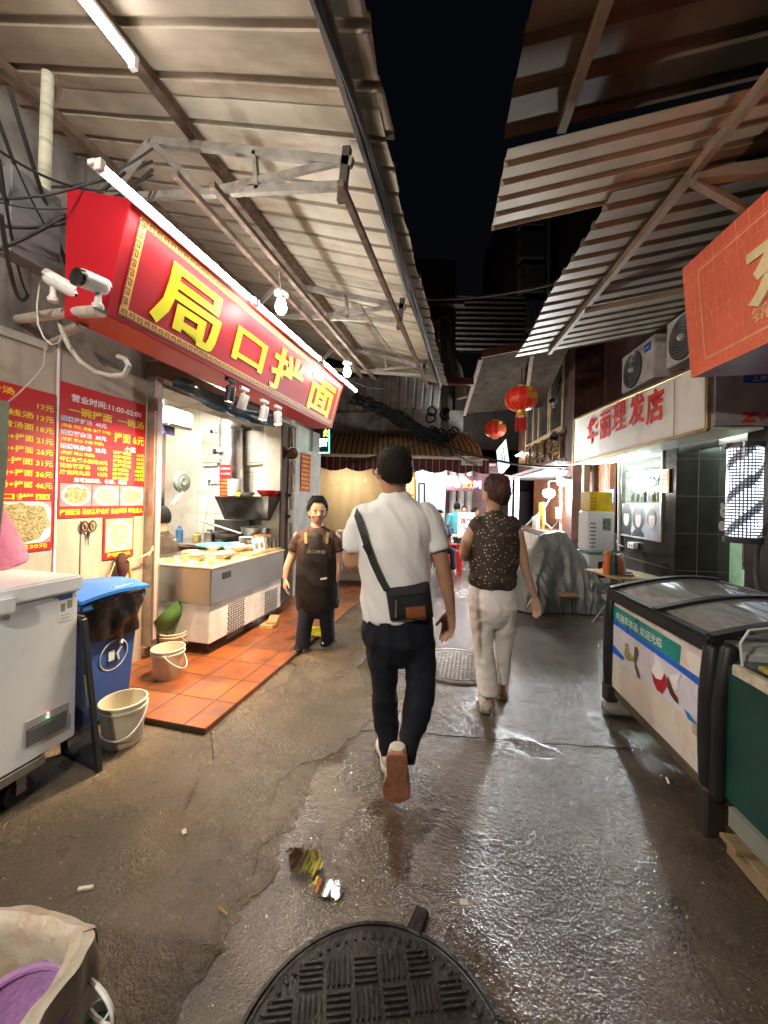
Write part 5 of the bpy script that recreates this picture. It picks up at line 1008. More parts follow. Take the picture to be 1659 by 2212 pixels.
# side return with other lettering
RS = Th("return_sign", "grey side sign with a blue plate and red outlined letters, right edge", "sign", FR, (3.0, 3.92, 2.1))
bq = q[1].y - .03; zb, zt_ = FR.b(1600, 920, bq).z, FR.b(1600, 790, bq).z
RS.part("board", G().mm(AS + .02, 3.6, bq - .02, bq - .0, zb, zt_), M("sign_grey", (.30, .29, .30), .45, dirt=(.15, .14, .14), da=.4), bev=.003)
c = FR.b(1640, 818, bq - .024); bp_ = RS.part("blue_plate", G().box(c + V((.05, 0, 0)), (.36, .006, .075)), M("plate_blue", (.015, .09, .35), .3), bev=.002)
RS.part("text_print", text_g([("上海吉祥", c + V((.06, -.005, 0)), (1, 0, 0), (0, 0, 1), .24, .05, 0, .012)]), M("pale_blue_print", (.45, .6, .75), .4), bp_)
c = FR.b(1617, 901, bq - .024); RS.part("letter", text_g([("Z", c, (1, 0, 0), (0, 0, 1), .13, .09, .006, .05)]), rl)
c = FR.b(1650, 900, bq - .024); RS.part("letter", text_g([("W", c + V((.02, 0, 0)), (1, 0, 0), (0, 0, 1), .18, .09, .006, -.012)]), rl)
# air conditioners on the sign
def ac(b0_, label):
    a0 = 2.64; t = Th("air_conditioner", label, "air conditioner", FR, (a0 + .15, b0_, 3.0), "air conditioners on top of the barber sign")
    t.part("cabinet", G().mm(a0, a0 + .34, b0_, b0_ + .80, 3.02, 3.54), M("ac_white", (.50, .48, .45), .45, dirt=(.25, .22, .18), da=.5), bev=.012, seg=2)
    cc = (a0 - .004, b0_ + .50, 3.27); Ry = Matrix.Rotation(rad(-90), 4, 'Y')
    fg = t.part("fan_guard", G().lathe(cc, [(.001, -.0), (.225, -.0), (.235, .008), (.24, -.004)], 32, Ry, cap=False), M("fan_dark", (.05, .05, .05), .4), smooth=True)
    g = G()
    for r_ in (.06, .09, .12, .15, .18, .21): g.tube([V(cc) + V((-.012, r_ * math.cos(s), r_ * math.sin(s))) for s in [i * math.pi / 14 for i in range(28)]], .0035, 5, closed=True)
    t.part("guard_rings", g, M("ring_grey", (.22, .22, .22), .4), fg); t.part("hub", G().ball(V(cc) + V((-.012, 0, 0)), .04, 12, 8), M("hub_grey", (.4, .4, .38), .4), fg)
    lp = t.part("badge", G().mm(a0 - .004, a0, b0_ + .08, b0_ + .22, 3.38, 3.48), M("badge_blue", (.02, .10, .45), .3)); t.part("text_print", text_g([("Gelan", (a0 - .006, b0_ + .15, 3.43), (0, -1, .15), (0, .15, 1), .10, .04, 0, .01)]) if False else text_g([("~", (a0 - .006, b0_ + .15, 3.43), (0, -1, .15), (0, .15, 1), .09, .02, 0, .02)]), whp, lp)
    t.part("valve_cover", G().mm(a0 + .10, a0 + .24, b0_ - .02, b0_, 3.24, 3.42), M("valve_grey", (.35, .36, .34), .5), bev=.004)
    t.part("pipe", G().tube([(a0 + .17, b0_ - .01, 3.25), (a0 + .17, b0_ - .07, 3.15), (a0 + .26, b0_ - .06, 3.08), (a0 + .38, b0_ + .0, 3.10)], .010, 8), wire)
    return t
A1_ = ac(5.02, "air conditioner with a big round fan on the barber sign, fully in view"); dup(A1_, (2.79, 3.98, 3.0), "second air conditioner half hidden behind the orange sign")
# red-orange sign at the right edge
RSg = Th("restaurant_sign", "orange-red lattice patterned sign jutting in at the right edge", "sign", FR, (1.9, 3.1, 2.4))
bl_, tl2 = V((1.90, 3.115, 2.41)), FR.b(1475, 580, 3.115); tl2.y = 3.115; dz = tl2 - bl_; far = V((0, -2.6, 0)); nn = V((0, -1, 0)).cross(dz).normalized()
if nn.x > 0: nn = -nn
RSg.part("face", G().add([bl_, bl_ + far + V((0, 0, -.03)), tl2 + far, tl2], [(0, 1, 2, 3)]), M("orange_red", (.82, .17, .10), .36, var=.12, vs=1.5, rv=.05, coat=.2), label="orange-red face with fine lattice lines")
RSg.part("case", G().add([bl_ + V((.004, 0, 0)), bl_ + far + V((.004, 0, -.03)), tl2 + far + V((.004, 0, 0)), tl2 + V((.004, 0, 0)), bl_ + V((.55, 0, .02)), bl_ + far + V((.55, 0, 0)), tl2 + far + V((.55, 0, 0)), tl2 + V((.55, 0, 0))], [(0, 1, 5, 4), (1, 2, 6, 5), (2, 3, 7, 6), (3, 0, 4, 7), (4, 5, 6, 7), (0, 1, 2, 3)]), M("plum_soffit", (.20, .07, .13), .35))
U = lambda s, v, d=.003: bl_ + V((0, -s, 0)) + dz * v + nn * d
g = G(); H_ = dz.length
def ln(s0, v0, s1, v1, w_=.004, d=.003):
    p, q_ = U(s0, v0, d), U(s1, v1, d); t_ = (q_ - p).normalized(); o = t_.cross(nn) * w_; g.add([p - o, q_ - o, q_ + o, p + o], [(0, 1, 2, 3)])
random.seed(21); N_ = 13; cs = .10
for i in range(14):
    ln(i * cs, .0, i * cs, 1, .0022)
for j in range(9):
    ln(0, j / 9, 1.4, j / 9, .0022)
for i in range(13):
    for j in range(8):
        s, v = i * cs, j / 9; k = (i * 3 + j * 5) % 4
        if k == 0: ln(s, v, s + cs, v + 1 / 9, .0022)
        if k == 1: ln(s + cs / 2, v, s + cs / 2, v + 1 / 9, .0022)
        if k == 2: ln(s, v + 1 / 9, s + cs / 2, v, .0022); ln(s + cs / 2, v, s + cs, v + 1 / 9, .0022)
        if k == 3: ln(s + cs * .25, v + .03, s + cs * .75, v + .03, .0022); ln(s + cs * .25, v + .08, s + cs * .75, v + .08, .0022); ln(s + cs * .25, v + .03, s + cs * .25, v + .08, .0022)
RSg.part("lattice_lines", g, M("lattice_orange", (.88, .30, .16), .4))
g = G(); ln(.16, .10, 2.5, .10, .005, .0045); ln(.16, .86, 2.5, .86, .005, .0045); ln(.16, .10, .16, .86, .005, .0045); RSg.part("gold_border", g, M("border_gold", (.85, .48, .22), .4))
RSg.part("character", text_g([("东", U(3.115 - FR.a(1622, 600, 1.87).y + .27, .50, .006), (0, -1, 0), dz, .54, .40, .012, .035)]), M("cream_letter", (.85, .72, .40), .4))
RSg.part("small_lettering", text_g([("锦州烧烤", U(3.115 - FR.a(1622, 700, 1.88).y + .32, .22, .005), (0, -1, 0), dz, .62, .09, .003, .01)]), MATS["border_gold"])

# right canopy
RZ = lambda a: 3.30 + .17 * (a - 1.0)
rs = M("brown_roof_sheet", (.23, .20, .155), .45, .15, var=.2, vs=2.5, bump=.25, bs=8, dirt=(.16, .11, .07), da=.7, ds=1.5, streak=((.14, .10, .06), (.8, 7, 1)), sa=.5)
def corrR(x0, x1, y0, y1, zf, per, hgt):
    g = G(); n = int((y1 - y0) / per); prof = []
    for i in range(n + 1):
        y = y0 + i * per; prof += [(y, 0), (y + per * .55, 0), (y + per * .66, hgt), (y + per * .86, hgt), (y + per * .97, 0)]
    nx = 8; W = len(prof); vs = [V((x0 + (x1 - x0) * k / nx + (noise.noise(V((y, 1, 2))) * .03 if k == 0 else 0), y, zf(x0 + (x1 - x0) * k / nx) + h)) for k in range(nx + 1) for y, h in prof]
    fs = [(k * W + j, k * W + j + 1, (k + 1) * W + j + 1, (k + 1) * W + j) for k in range(nx) for j in range(W - 1)]
    m = len(vs); vs += [v + V((0, 0, .003)) for v in vs]; fs += [tuple(m + t for t in f[::-1]) for f in fs] + [(j, j + 1, m + j + 1, m + j) for j in range(W - 1)]
    return g.add(vs, fs)
RC = Th("corrugated_canopy", "brownish corrugated canopy over the right-hand shops", "canopy", FR, (2.2, 3.5, 3.3))
RC.part("roof_sheet", corrR(1.02, 4.2, 2.42, 5.1, RZ, .17, .03), rs)
RC.part("roof_sheet", corrR(.34, 1.7, 1.98, 2.50, lambda a: RZ(a) + .004 * 0 + .03, .118, .022), M("pale_roof_sheet", (.44, .39, .29), .4, .15, var=.15, vs=3, dirt=(.28, .20, .12), da=.6), label="paler loose sheet jutting out over the lane")
RC.part("roof_sheet", corrR(1.5, 4.2, 1.5, 2.42, lambda a: RZ(a) + .04, .17, .03), rs)
RC.part("roof_sheet", corrR(.36, 4.2, -1.5, 2.02, lambda a: 3.60 + .15 * (a - 1), .22, .035), M("near_brown_sheet", (.18, .145, .11), .5, .1, var=.2, vs=2, dirt=(.12, .08, .05), da=.7, streak=((.11, .08, .05), (.8, 6, 1)), sa=.5), label="darker sheet overhead at the picture's upper right")
for (x0, y0, x1, y1) in ((1604, 118, 1172, 735),):
    p = FR.z(x0, y0, 3.30); q_ = FR.z(x1, y1, 3.30); p = V((1.42, 1.25, 3.33)); q_ = V((1.42, 5.0, 3.33)); RC.part("purlin", G().bar(p, q_, .045, .05), M("brown_beam", (.22, .16, .11), .6, dirt=(.08, .05, .03), da=.6), bev=.003)
RC.part("purlin", G().bar((.66, -1.3, 3.50), (.66, 2.2, 3.50), .045, .05), MATS["brown_beam"]); RC.part("purlin", G().bar((.45, 1.45, 3.49), (4.2, 1.45, 4.03), .05, .05), MATS["brown_beam"])
RC.part("brace", G().bar((1.42, 2.35, 3.30), (3.1, 2.30, 3.36), .06, .06), MATS["brown_beam"]); RC.part("brace", G().bar((1.42, 3.9, 3.30), (3.1, 3.4, 3.4), .05, .05), MATS["brown_beam"]); RC.part("brace", G().bar((1.42, 2.35, 3.28), (2.5, 2.9, 3.2), .04, .04), MATS["brown_beam"])
for i, (b_, z_) in enumerate(((4.6, 3.5), (4.9, 3.35))): one("metal_rail", ("upper" if i == 0 else "lower") + " thin pale rail running along the dark wall above the air conditioners", "rail", G().bar((3.0, 3.2, z_ + .2), (3.0, 6.2, z_ + .12), .025), M("pale_rail", (.38, .34, .28), .5), FR, (3.0, 4.6, z_), group="rails above the air conditioners")
# second, lower canopy farther on
q = [FC.b(1040, 765, 6.2), FC.b(1192, 735, 5.6), FC.b(1235, 740, 6.0), FC.b(1170, 880, 8.6), FC.b(1003, 893, 9.6)]
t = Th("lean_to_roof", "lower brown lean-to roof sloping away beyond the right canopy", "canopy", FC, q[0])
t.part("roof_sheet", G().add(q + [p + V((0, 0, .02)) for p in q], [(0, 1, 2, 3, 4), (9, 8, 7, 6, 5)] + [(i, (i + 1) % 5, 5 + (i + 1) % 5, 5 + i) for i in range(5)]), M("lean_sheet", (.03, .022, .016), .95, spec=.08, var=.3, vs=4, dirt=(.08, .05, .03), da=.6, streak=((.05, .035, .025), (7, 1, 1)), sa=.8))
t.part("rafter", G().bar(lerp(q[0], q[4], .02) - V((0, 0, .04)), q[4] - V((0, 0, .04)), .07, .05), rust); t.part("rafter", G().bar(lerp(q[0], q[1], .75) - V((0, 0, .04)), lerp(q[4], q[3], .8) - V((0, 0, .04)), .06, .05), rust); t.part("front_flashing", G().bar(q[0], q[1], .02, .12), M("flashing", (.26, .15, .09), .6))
# wooden upper storey house
WB = Th("timber_house", "dark red timber house with a pale-framed upper window beyond the barber shop", "house", FR, (2.7, 9.5, 0)); AWB = 2.62
WB.part("upper_wall", G().mm(AWB, 3.6, 7.45, 12.2, 2.25, 5.0), darkwood); WB.part("corner_post", G().mm(AWB - .06, AWB + .1, 7.42, 7.75, 0, 5.0), darkwood)
WB.part("soffit", G().mm(2.3, 3.6, 7.5, 12.2, 2.18, 2.25), M("soffit_pale", (.45, .42, .40), .5))
WB.part("lower_wall", G().mm(3.1, 3.2, 9.0, 12.2, 0, 2.2), barkw)
y0, y1 = 8.15, 11.2; wf = M("cream_frame", (.60, .44, .24), .4)
wi = WB.part("window", G().mm(AWB - .03, AWB + .02, y0, y1, 2.95, 3.05).mm(AWB - .03, AWB + .02, y0, y1, 4.5, 4.58), wf, label="long upper window with pale wooden frames")
for yy in (8.15, 8.95, 9.1, 9.9, 10.4, 11.15): WB.part("mullion", G().mm(AWB - .03, AWB + .02, yy, yy + .07, 3.05, 4.5), wf, wi)
WB.part("pane", G().mm(AWB - .006, AWB + .0, y0, y1, 3.05, 4.5), M("dark_pane", (.07, .065, .06), .12, var=.6, vs=3), wi)
gs = Th("letter_sign", "gold raised characters on the timber house below its window", "sign", FR, (AWB, 9.8, 2.4))
for i, ch in enumerate("江月的享食间"):
    x = 1127 + i * 14.5 + i * i * .28; a1 = RA(x, 990 - i * 5, AWB - .02); hh = .55 + .0 * i
    gs.part("character", text_g([(ch, (AWB - .03, a1.y, a1.z), (0, -1, 0), (0, 0, 1), .50, .52, .04, .02)]), M("letter_gold", (.60, .42, .20), .25, .9, var=.2))
tl = Th("picture_light", "lit strip washing the gold characters from above", "lamp", FR, (2.4, 10.8, 2.9)); tl.part("strip", G().bar((2.5, 11.9, 2.86), (2.5, 11.2, 2.86), .03), E("wash_glow", (1, 1, .95), 40))
cctv("white camera on a bracket at the timber house corner, upper one", RA(1195, 868, 2.45), (-.5, -1, -.1), .06, .16, "cameras on the timber house", FR); cctv("white camera hanging above the gold characters, lower one", RA(1197, 942, 2.45), (-.3, -1, -.6), .07, .14, "cameras on the timber house", FR)
# ---------------------------------------------------------------- lamps, boards and goods before the timber house
def worklamp(px, py, a, lab, pw):
    c = RA(px, py, a); t = Th("work_lamp", lab, "lamp", FR, c, "glaring work lamps")
    t.part("housing", G().lathe(c, [(.04, .11), (.06, .10), (.12, .07), (.13, .02), (.12, .02)], 20, cap=False), M("lamp_grey", (.3, .3, .3), .4), smooth=True)
    t.part("diffuser", G().lathe(c, [(.001, -.09), (.05, -.085), (.095, -.06), (.12, -.01), (.12, .03), (.001, .06)], 20, cap=False), E("work_glow", (.93, .98, 1), 26), smooth=True)
    t.part("bracket", G().tube([c + V((0, 0, .1)), c + V((0, .05, .25)), c + V((.35, .1, .3))], .012, 6), white)
    li = bpy.data.lights.new("work_light", 'POINT'); li.energy = pw; li.color = (.92, .98, 1); li.shadow_soft_size = .12
    lo = bpy.data.objects.new("work_light", li); col.objects.link(lo); lo.parent = t.o; lo.location = (-.16, -.05, -.06)
worklamp(1217, 1040, 2.45, "glaring white work lamp, the upper of two by the green light box", 150)
worklamp(1186, 1066, 2.45, "glaring white work lamp, the lower of two left of the other", 95)
h = [RA(*q, 2.45) for q in ((1190, 1075), (1176, 1100), (1178, 1130), (1192, 1142), (1203, 1130), (1207, 1105))]
one("cord", "white cord looping under the lower work lamp", "cord", G().tube(h, .012, 6), wirew, FR, h[0], smooth=True)
p = RA(1207, 1108, 2.5); one("socket_box", "white socket box on the pipe under the work lamps", "socket", G().box(p, (.08, .12, .22)), white, FR, p, bev=.006)
one("wall_pipe", "white pipe rising beside the work lamps", "pipe", G().tube([RA(1211, 1170, 2.55), RA(1211, 990, 2.55)], .025, 8), white, FR, RA(1211, 1170, 2.55), smooth=True)
# green lightbox
b0_, b1_ = RA(1242, 1080, 2.75).y, RA(1260, 1080, 2.75).y; z0_, z1_ = RA(1250, 1163, 2.75).z, RA(1250, 992, 2.75).z
t = Th("light_box", "tall pale green lit poster box at the end of the plank wall", "light box", FR, (2.75, (b0_ + b1_) / 2, z0_))
t.part("case", G().mm(2.76, 2.86, b1_, b0_, z0_, z1_), M("case_brown", (.12, .07, .04), .5), bev=.005)
t.part("screen", G().mm(2.752, 2.76, b1_ + .03, b0_ - .03, z0_ + .03, z1_ - .03), E("green_glow", (.62, .95, .55), 1.3)); 
t.part("bottle_picture", G().mm(2.746, 2.751, (b0_ + b1_) / 2 - .10, (b0_ + b1_) / 2 + .10, z0_ + .4, z0_ + .85).mm(2.746, 2.751, (b0_ + b1_) / 2 - .04, (b0_ + b1_) / 2 + .04, z0_ + .85, z0_ + 1.1), M("print_mint", (.25, .55, .40), .4, emit=(.3, .75, .5), es=.5))
t.part("text_print", text_g([("冰爽一夏", (2.748, (b0_ + b1_) / 2, z1_ - .25), (0, -1, 0), (0, 0, 1), (b0_ - b1_) * .7, .14, 0, .02)]), M("print_green", (.05, .3, .15), .4))
# pale vertical strip and house number
for x in (1337, 1268, 1281, 1309): 
    p0, p1 = RA(x, 1190 if x == 1337 else 1062, AW - .03), RA(x, 1000, AW - .03)
    one("wall_pipe", {1337: "white strip pipe at the left edge of the barber window", 1268: "broken white pipe at the far left of the plank wall", 1281: "thin pale cable pipe down the plank wall", 1309: "pale bent pipe above the yellow crate"}[x], "pipe", G().tube([p0, p1], .022 if x == 1337 else .012, 8), white, FR, p0, smooth=True)
p = RA(1316, 1072, AW - .05); t = Th("house_number_plate", "small blue house number plate on the plank wall", "number plate", FR, p)
t.part("plate", G().box(p, (.015, .34, .22)), M("number_blue", (.03, .17, .55), .35), bev=.003); t.part("text_print", text_g([("新华路", p + V((-.01, 0, .055)), (0, -1, 0), (0, 0, 1), .24, .06, 0, .02), ("4-1号", p + V((-.01, 0, -.04)), (0, -1, 0), (0, 0, 1), .22, .08, 0, .02)]), whp)
# water cooler / boxes
Yc = 5.75; p0, p1 = FC.b(1271, 1225, Yc), FC.b(1330, 1103, Yc)
t = Th("air_cooler", "white perforated bin-like cooler beside the plank wall, under the yellow crate", "cooler", FC, (p0.x, Yc, 0)); zt2 = p1.z
t.part("cabinet", G().lathe(((p0.x + p1.x) / 2, Yc + .2, .3), [(.17, 0), (.205, .34), (.205, zt2 - .3)], 4, Matrix.Rotation(rad(45), 4, 'Z')) if False else G().mm(p0.x, p1.x, Yc, Yc + .35, .74, zt2), whitem, bev=.03, seg=3)
t.part("lower_tub", taper(p0.x + .02, p1.x - .01, Yc + .01, Yc + .34, .1, .72, .82), whitem, bev=.02, seg=2); t.part("green_band", G().mm(p0.x + .0, p1.x, Yc - .003, Yc + .353, .70, .745), M("band_green", (.12, .26, .20), .4), bev=.008)
g = G()
for i in range(3):
    for j in range(7): g.box((p0.x + .025 + .030 * i, Yc - .001, .82 + j * .058), (.020, .004, .022))
t.part("hole_pattern", g, M("hole_dark", (.08, .08, .07), .6)); t.part("label_picture", G().mm(p0.x + .20, p0.x + .32, Yc - .003, Yc, zt2 - .30, zt2 - .12), M("label_dark", (.16, .22, .20), .5, var=.6, vs=30)); t.part("number_label", G().mm(p0.x + .15, p0.x + .26, Yc + .002, Yc + .012, .36, .60), M("label_maroon", (.10, .02, .02), .4)); t.part("text_print", text_g([("7", (p0.x + .205, Yc - .002, .45), (1, 0, 0), (0, 0, 1), .05, .12, 0, .02)]), whp)
p0, p1 = FC.b(1274, 1104, Yc + .02), FC.b(1324, 1063, Yc + .02)
t = Th("crate", "yellow slotted plastic crate on top of the white cooler", "crate", FC, (p0.x, Yc, p0.z)); cy_ = M("crate_yellow", (.72, .48, .01), .4)
t.part("crate_box", G().mm(p0.x, p1.x, Yc + .02, Yc + .30, p0.z, p1.z), cy_, bev=.008); g = G()
for i in range(2):
    for j in range(4): g.box((p0.x + .028 + .04 * i, Yc + .018, p0.z + .04 + j * .05), (.026, .004, .020))
t.part("slot_pattern", g, M("slot_dark", (.25, .15, .01), .6)); t.part("side_rib", G().mm(p0.x + .095, p0.x + .105, Yc + .012, Yc + .02, p0.z, p1.z), cy_)
# folding table with bags
zt = .66; c = FC.z(1345, 1238, zt); tb = Th("folding_table", "small square folding table with a wooden top before the barber shop", "table", FC, (c.x, c.y, 0))
tb.part("tabletop", G().box((c.x, c.y, zt - .012), (.58, .58, .024), rad(8)), M("table_wood", (.50, .33, .16), .35, streak=((.35, .2, .09), (12, 1, 1)), sa=.5), bev=.005)
for s in (-.22, .22):
    for k in (-1, 1): tb.part("leg", G().tube([(c.x + k * .22, c.y + s, 0.01), (c.x - k * .22, c.y + s * .9, zt - .02)], .010, 8), M("leg_steel", (.35, .35, .34), .35, .7), smooth=True)
def bag(px, py, r, h_, m, lab):
    p = FC.b(px, py, c.y - .05); p.z = zt
    return one("plastic_bag", lab, "bag", G().limb([(p.x, p.y, zt + .01, r, r * .7), (p.x, p.y, zt + h_ * .4, r * 1.05, r * .8), (p.x + .01, p.y, zt + h_ * .75, r * .6, r * .5), (p.x - .02, p.y, zt + h_, r * .9, r * .3)]), m, FC, p, "bags on the folding table", smooth=True)
ob = M("bag_orange", (.85, .20, .03), .35, bump=1, bs=18); bag(1312, 1230, .05, .24, ob, "bright orange plastic bag, tallest on the folding table"); bag(1338, 1230, .055, .20, M("bag_orange_dark", (.55, .14, .05), .35, bump=1, bs=18), "darker orange bag at the right on the folding table"); bag(1342, 1200, .05, .22, M("bag_pale", (.50, .55, .65), .3, bump=1, bs=18, trans=.2), "pale clear plastic bag crumpled atop the others")
p = FC.b(1326, 1230, c.y - .12); one("flask", "dark green bottle standing on the folding table", "bottle", G().lathe((p.x, p.y, zt), [(.036, 0), (.038, .01), (.038, .17), (.03, .19), (.03, .23), (.001, .23)], 16), M("flask_green", (.02, .05, .05), .3), FC, (p.x, p.y, zt), smooth=True)
p = FC.b(1350, 1236, c.y - .12); one("tray", "steel round tray on the folding table", "tray", G().lathe((p.x, p.y, zt), [(.09, .0), (.10, .02), (.11, .025), (.10, .03), (.09, .008), (.001, .006)], 24, cap=False), steel, FC, (p.x, p.y, zt), smooth=True)
# covered scooter
tarp = M("grey_tarp", (.19, .19, .19), .45, .25, var=.12, vs=5, bump=1, bs=16, dirt=(.12, .11, .10), da=.4)
Yt = 5.45; prof = [(1094, .03, .10), (1106, .20, .34), (1118, .44, .42), (1135, .63, .46), (1150, .80, .46), (1163, .96, .44), (1178, 1.01, .42), (1204, 1.05, .42), (1220, 1.03, .42), (1236, .91, .44), (1254, .73, .46), (1272, .44, .44), (1290, .19, .38), (1306, .02, .12)]
def tf(u, v):
    i = u * (len(prof) - 1); k = min(int(i), len(prof) - 2); f = i - k; f = f; px, h_, d_ = [prof[k][n] * (1 - f) + prof[k + 1][n] * f for n in range(3)]
    th = math.pi * v; s = math.cos(th); yy = Yt + .05 - d_ * s; zz = h_ * (1 - abs(s) ** 2.4)
    x = FC.b(px, 1150, Yt).x; drop = max(0, s)
    fold = (1 - abs(noise.noise(V((x * 7 + (zz - .8) * (x - FC.b(1205, 1150, Yt).x) * -9, zz * .8, 1)))) * 2.4) * .036 + noise.noise(V((x * 22 + zz * 6, zz * 4, 4))) * .016 + noise.noise(V((x * 40, yy * 40, zz * 34))) * .007
    dx_ = x - FC.b(1208, 1150, Yt).x; an = math.atan2(dx_ + (yy - Yt) * .35, 1.15 - zz); w_ = (an * 5.5 + noise.noise(V((x * 2.5, zz * 2, 9))) * 2.2) % 1; fold = fold * .6 + (abs(w_ - .5) * 2 - .5) * .032 * min(1, math.hypot(dx_, 1.15 - zz) * 1.2)
    k2 = min(1, zz * 3 + .3)
    return (x + fold * .5 * k2, yy - fold * k2 * (1.2 if s > 0 else .3), max(.012, zz + fold * .35 * k2 + .012))
one("covered_scooter", "scooter hidden under a creased silver-grey tarpaulin", "scooter", G().grid(tf, 150, 90), tarp, FC, (FC.b(1200, 1150, Yt).x, Yt, 0), smooth=True)
c = V((*FC.z(1262, 1318, 0).xy, 0)); t = Th("tire", "black wheel peeking out from under the grey tarpaulin", "wheel", FC, c); R_ = Matrix.Rotation(rad(78), 4, 'X')
t.part("tyre", G().lathe(c + V((0, 0, .15)), [(.09, -.04), (.13, -.045), (.15, -.02), (.15, .02), (.13, .045), (.09, .04)], 26, R_), M("tyre_rubber", (.012, .012, .012), .7), smooth=True); t.part("rim", G().lathe(c + V((0, -.02, .15)), [(.03, -.03), (.085, -.035), (.085, .03), (.03, .02)], 22, R_), galv, smooth=True)
c = V((*FC.z(1226, 1332, 0).xy, 0)); t = Th("stool", "low round wooden stool with thin dark legs beside the tarpaulin", "stool", FC, c)
t.part("seat", G().lathe(c + V((0, 0, .27)), [(.001, 0), (.115, 0), (.12, .01), (.115, .022), (.001, .022)], 24), M("stool_wood", (.32, .18, .09), .4), smooth=True)
for k in range(4): t.part("leg", G().tube([c + V((.085 * math.cos(k * 1.57 + .6), .085 * math.sin(k * 1.57 + .6), .275)), c + V((.115 * math.cos(k * 1.57 + .6), .115 * math.sin(k * 1.57 + .6), .005))], .007, 8), blackm)
# ---------------------------------------------------------------- glass-top display freezer (near right)
fa0, fa1, fb0, fb1 = 1.255, 1.93, 1.87, 2.875
DF = Th("display_freezer", "curved glass-top display freezer with a teal advertising band on its side", "freezer", FR, (1.6, 2.4, .1))
fw = M("freezer_side", (.72, .66, .61), .35, var=.05, vs=2, dirt=(.28, .20, .16), da=.6, ds=2.5)
DF.part("body", G().mm(fa0 + .01, fa1, fb0 + .03, fb1 - .02, .20, .80), fw, bev=.006)
DF.part("top_rail", G().mm(fa0 - .02, fa0 + .05, fb0, fb1, .795, .872), black, bev=.012, seg=2); DF.part("back_rail", G().mm(fa1 - .03, fa1 + .03, fb0, fb1, .80, .96), black, bev=.012, seg=2)
def archz(t): return .868 + .10 * math.sin(math.pi * min(1, t * .62)) 
def arc(b_, w_=.04): return [V((fa0 + (fa1 - fa0) * k / 12, b_, archz(k / 12))) for k in range(13)]
for nm_, b_ in (("end_frame", fb1 - .02), ("middle_frame", 2.32), ("end_frame", fb0 + .02)):
    g = G(); P_ = arc(b_)
    for i in range(12): g.bar(P_[i], P_[i + 1] + (P_[i + 1] - P_[i]) * .04, .045, .028)
    DF.part(nm_, g, black)
DF.part("glass_lid", G().grid(lambda u, v: (fa0 + .04 + (fa1 - fa0 - .06) * u, fb0 + .02 + (fb1 - fb0 - .04) * v, archz((.04 + .96 * u)) - .004), 14, 6), glass("freezer_glass", (.85, .88, .86), .06, .38), smooth=True)
DF.part("liner", G().mm(fa0 + .06, fa1 - .04, fb0 + .05, fb1 - .05, .79, .83), M("frost_white", (.42, .44, .42), .6, var=.35, vs=9)); 
DF.part("inner_basket", G().mm(fa0 + .10, fa0 + .5, fb0 + .12, fb1 - .12, .83, .845), M("goods_pale", (.30, .31, .28), .5, var=.5, vs=12))
for b_ in (fb0 + .0, fb1 - .04):
    g = G().limb([(fa0 + .005, b_ + .02, .82, .03, .035), (fa0 - .004, b_ + .02, .62, .036, .04), (fa0 - .004, b_ + .02, .42, .036, .04), (fa0 + .0, b_ + .02, .22, .032, .035)], (1, 0, 0)); DF.part("corner_post", g, black, smooth=True)
    DF.part("leg", G().mm(fa0 - .03, fa0 + .05, b_ - .02, b_ + .06, .0 if b_ < 2 else .09, .21), M("leg_dark", (.03, .022, .018), .6), bev=.01)
DF.part("base_rail", G().mm(fa0 + .02, fa0 + .05, fb0 + .06, fb1, .14, .19), M("base_rusty", (.10, .07, .05), .6), bev=.003)
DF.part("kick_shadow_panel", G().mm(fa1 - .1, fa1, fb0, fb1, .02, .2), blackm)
XP = fa0 + .0075
def q_(cx, cy): p = FR.a((2400 + cx * .3014) / 1.8228, (2250 + cy * .3014) / 1.8228, XP); return p
def sheet(name, pts, m, d, par=None): return DF.part(name, G().add([q_(*p) + V((-d, 0, 0)) for p in pts], [tuple(range(len(pts)))]), m, par)
ad = sheet("advert_sheet", ((25, 430), (1395, 1240), (1352, 2330), (30, 1440)), M("advert_lilac", (.74, .71, .80), .3, var=.08, vs=6), .001)
sheet("lower_paper", ((28, 1130), (330, 1330), (620, 1560), (900, 1800), (1352, 2080), (1360, 2560), (40, 1480)), M("advert_beige", (.74, .66, .58), .4, var=.06, dirt=(.4, .3, .25), da=.5), .0015, ad)
sheet("teal_band", ((45, 425), (945, 975), (925, 1215), (35, 605)), M("advert_teal", (.02, .27, .24), .3), .003, ad)
sheet("blank_paper", ((948, 978), (1388, 1240), (1380, 1520), (925, 1225)), M("advert_cream", (.78, .71, .65), .4), .003, ad)
sheet("blue_stripe", ((10, 590), (30, 600), (925, 1215), (1375, 1520), (1368, 1640), (930, 1305), (20, 655)), M("advert_blue", (.02, .14, .70), .3), .004, ad)
sheet("blue_patch", ((15, 905), (195, 1120), (190, 1165), (25, 1040)), MATS["advert_blue"], .004, ad)
sheet("white_tab", ((18, 418), (42, 430), (30, 600), (8, 590)), whp, .004, ad)
tw = M("advert_white", (.86, .86, .88), .3); a1, a2 = q_(95, 570), q_(385, 740); xd = V((0, -1, 0))
DF.part("text_print", text_g([("毛铺草本酒", lerp(q_(95, 575), q_(380, 745), .5) - V((.0045, 0, 0)), xd, (0, 0, 1), abs(q_(95, 575).y - q_(380, 745).y), .052, 0, .006), ("欢迎光临", lerp(q_(405, 770), q_(695, 945), .5) - V((.0045, 0, 0)), xd, (0, 0, 1), abs(q_(405, 770).y - q_(695, 945).y), .052, 0, .008)]), tw, ad)
sheet("cone_swirl", ((610, 1040), (635, 1140), (720, 1270), (745, 1400), (650, 1450), (570, 1370), (560, 1290), (595, 1180)), tw, .004, ad)
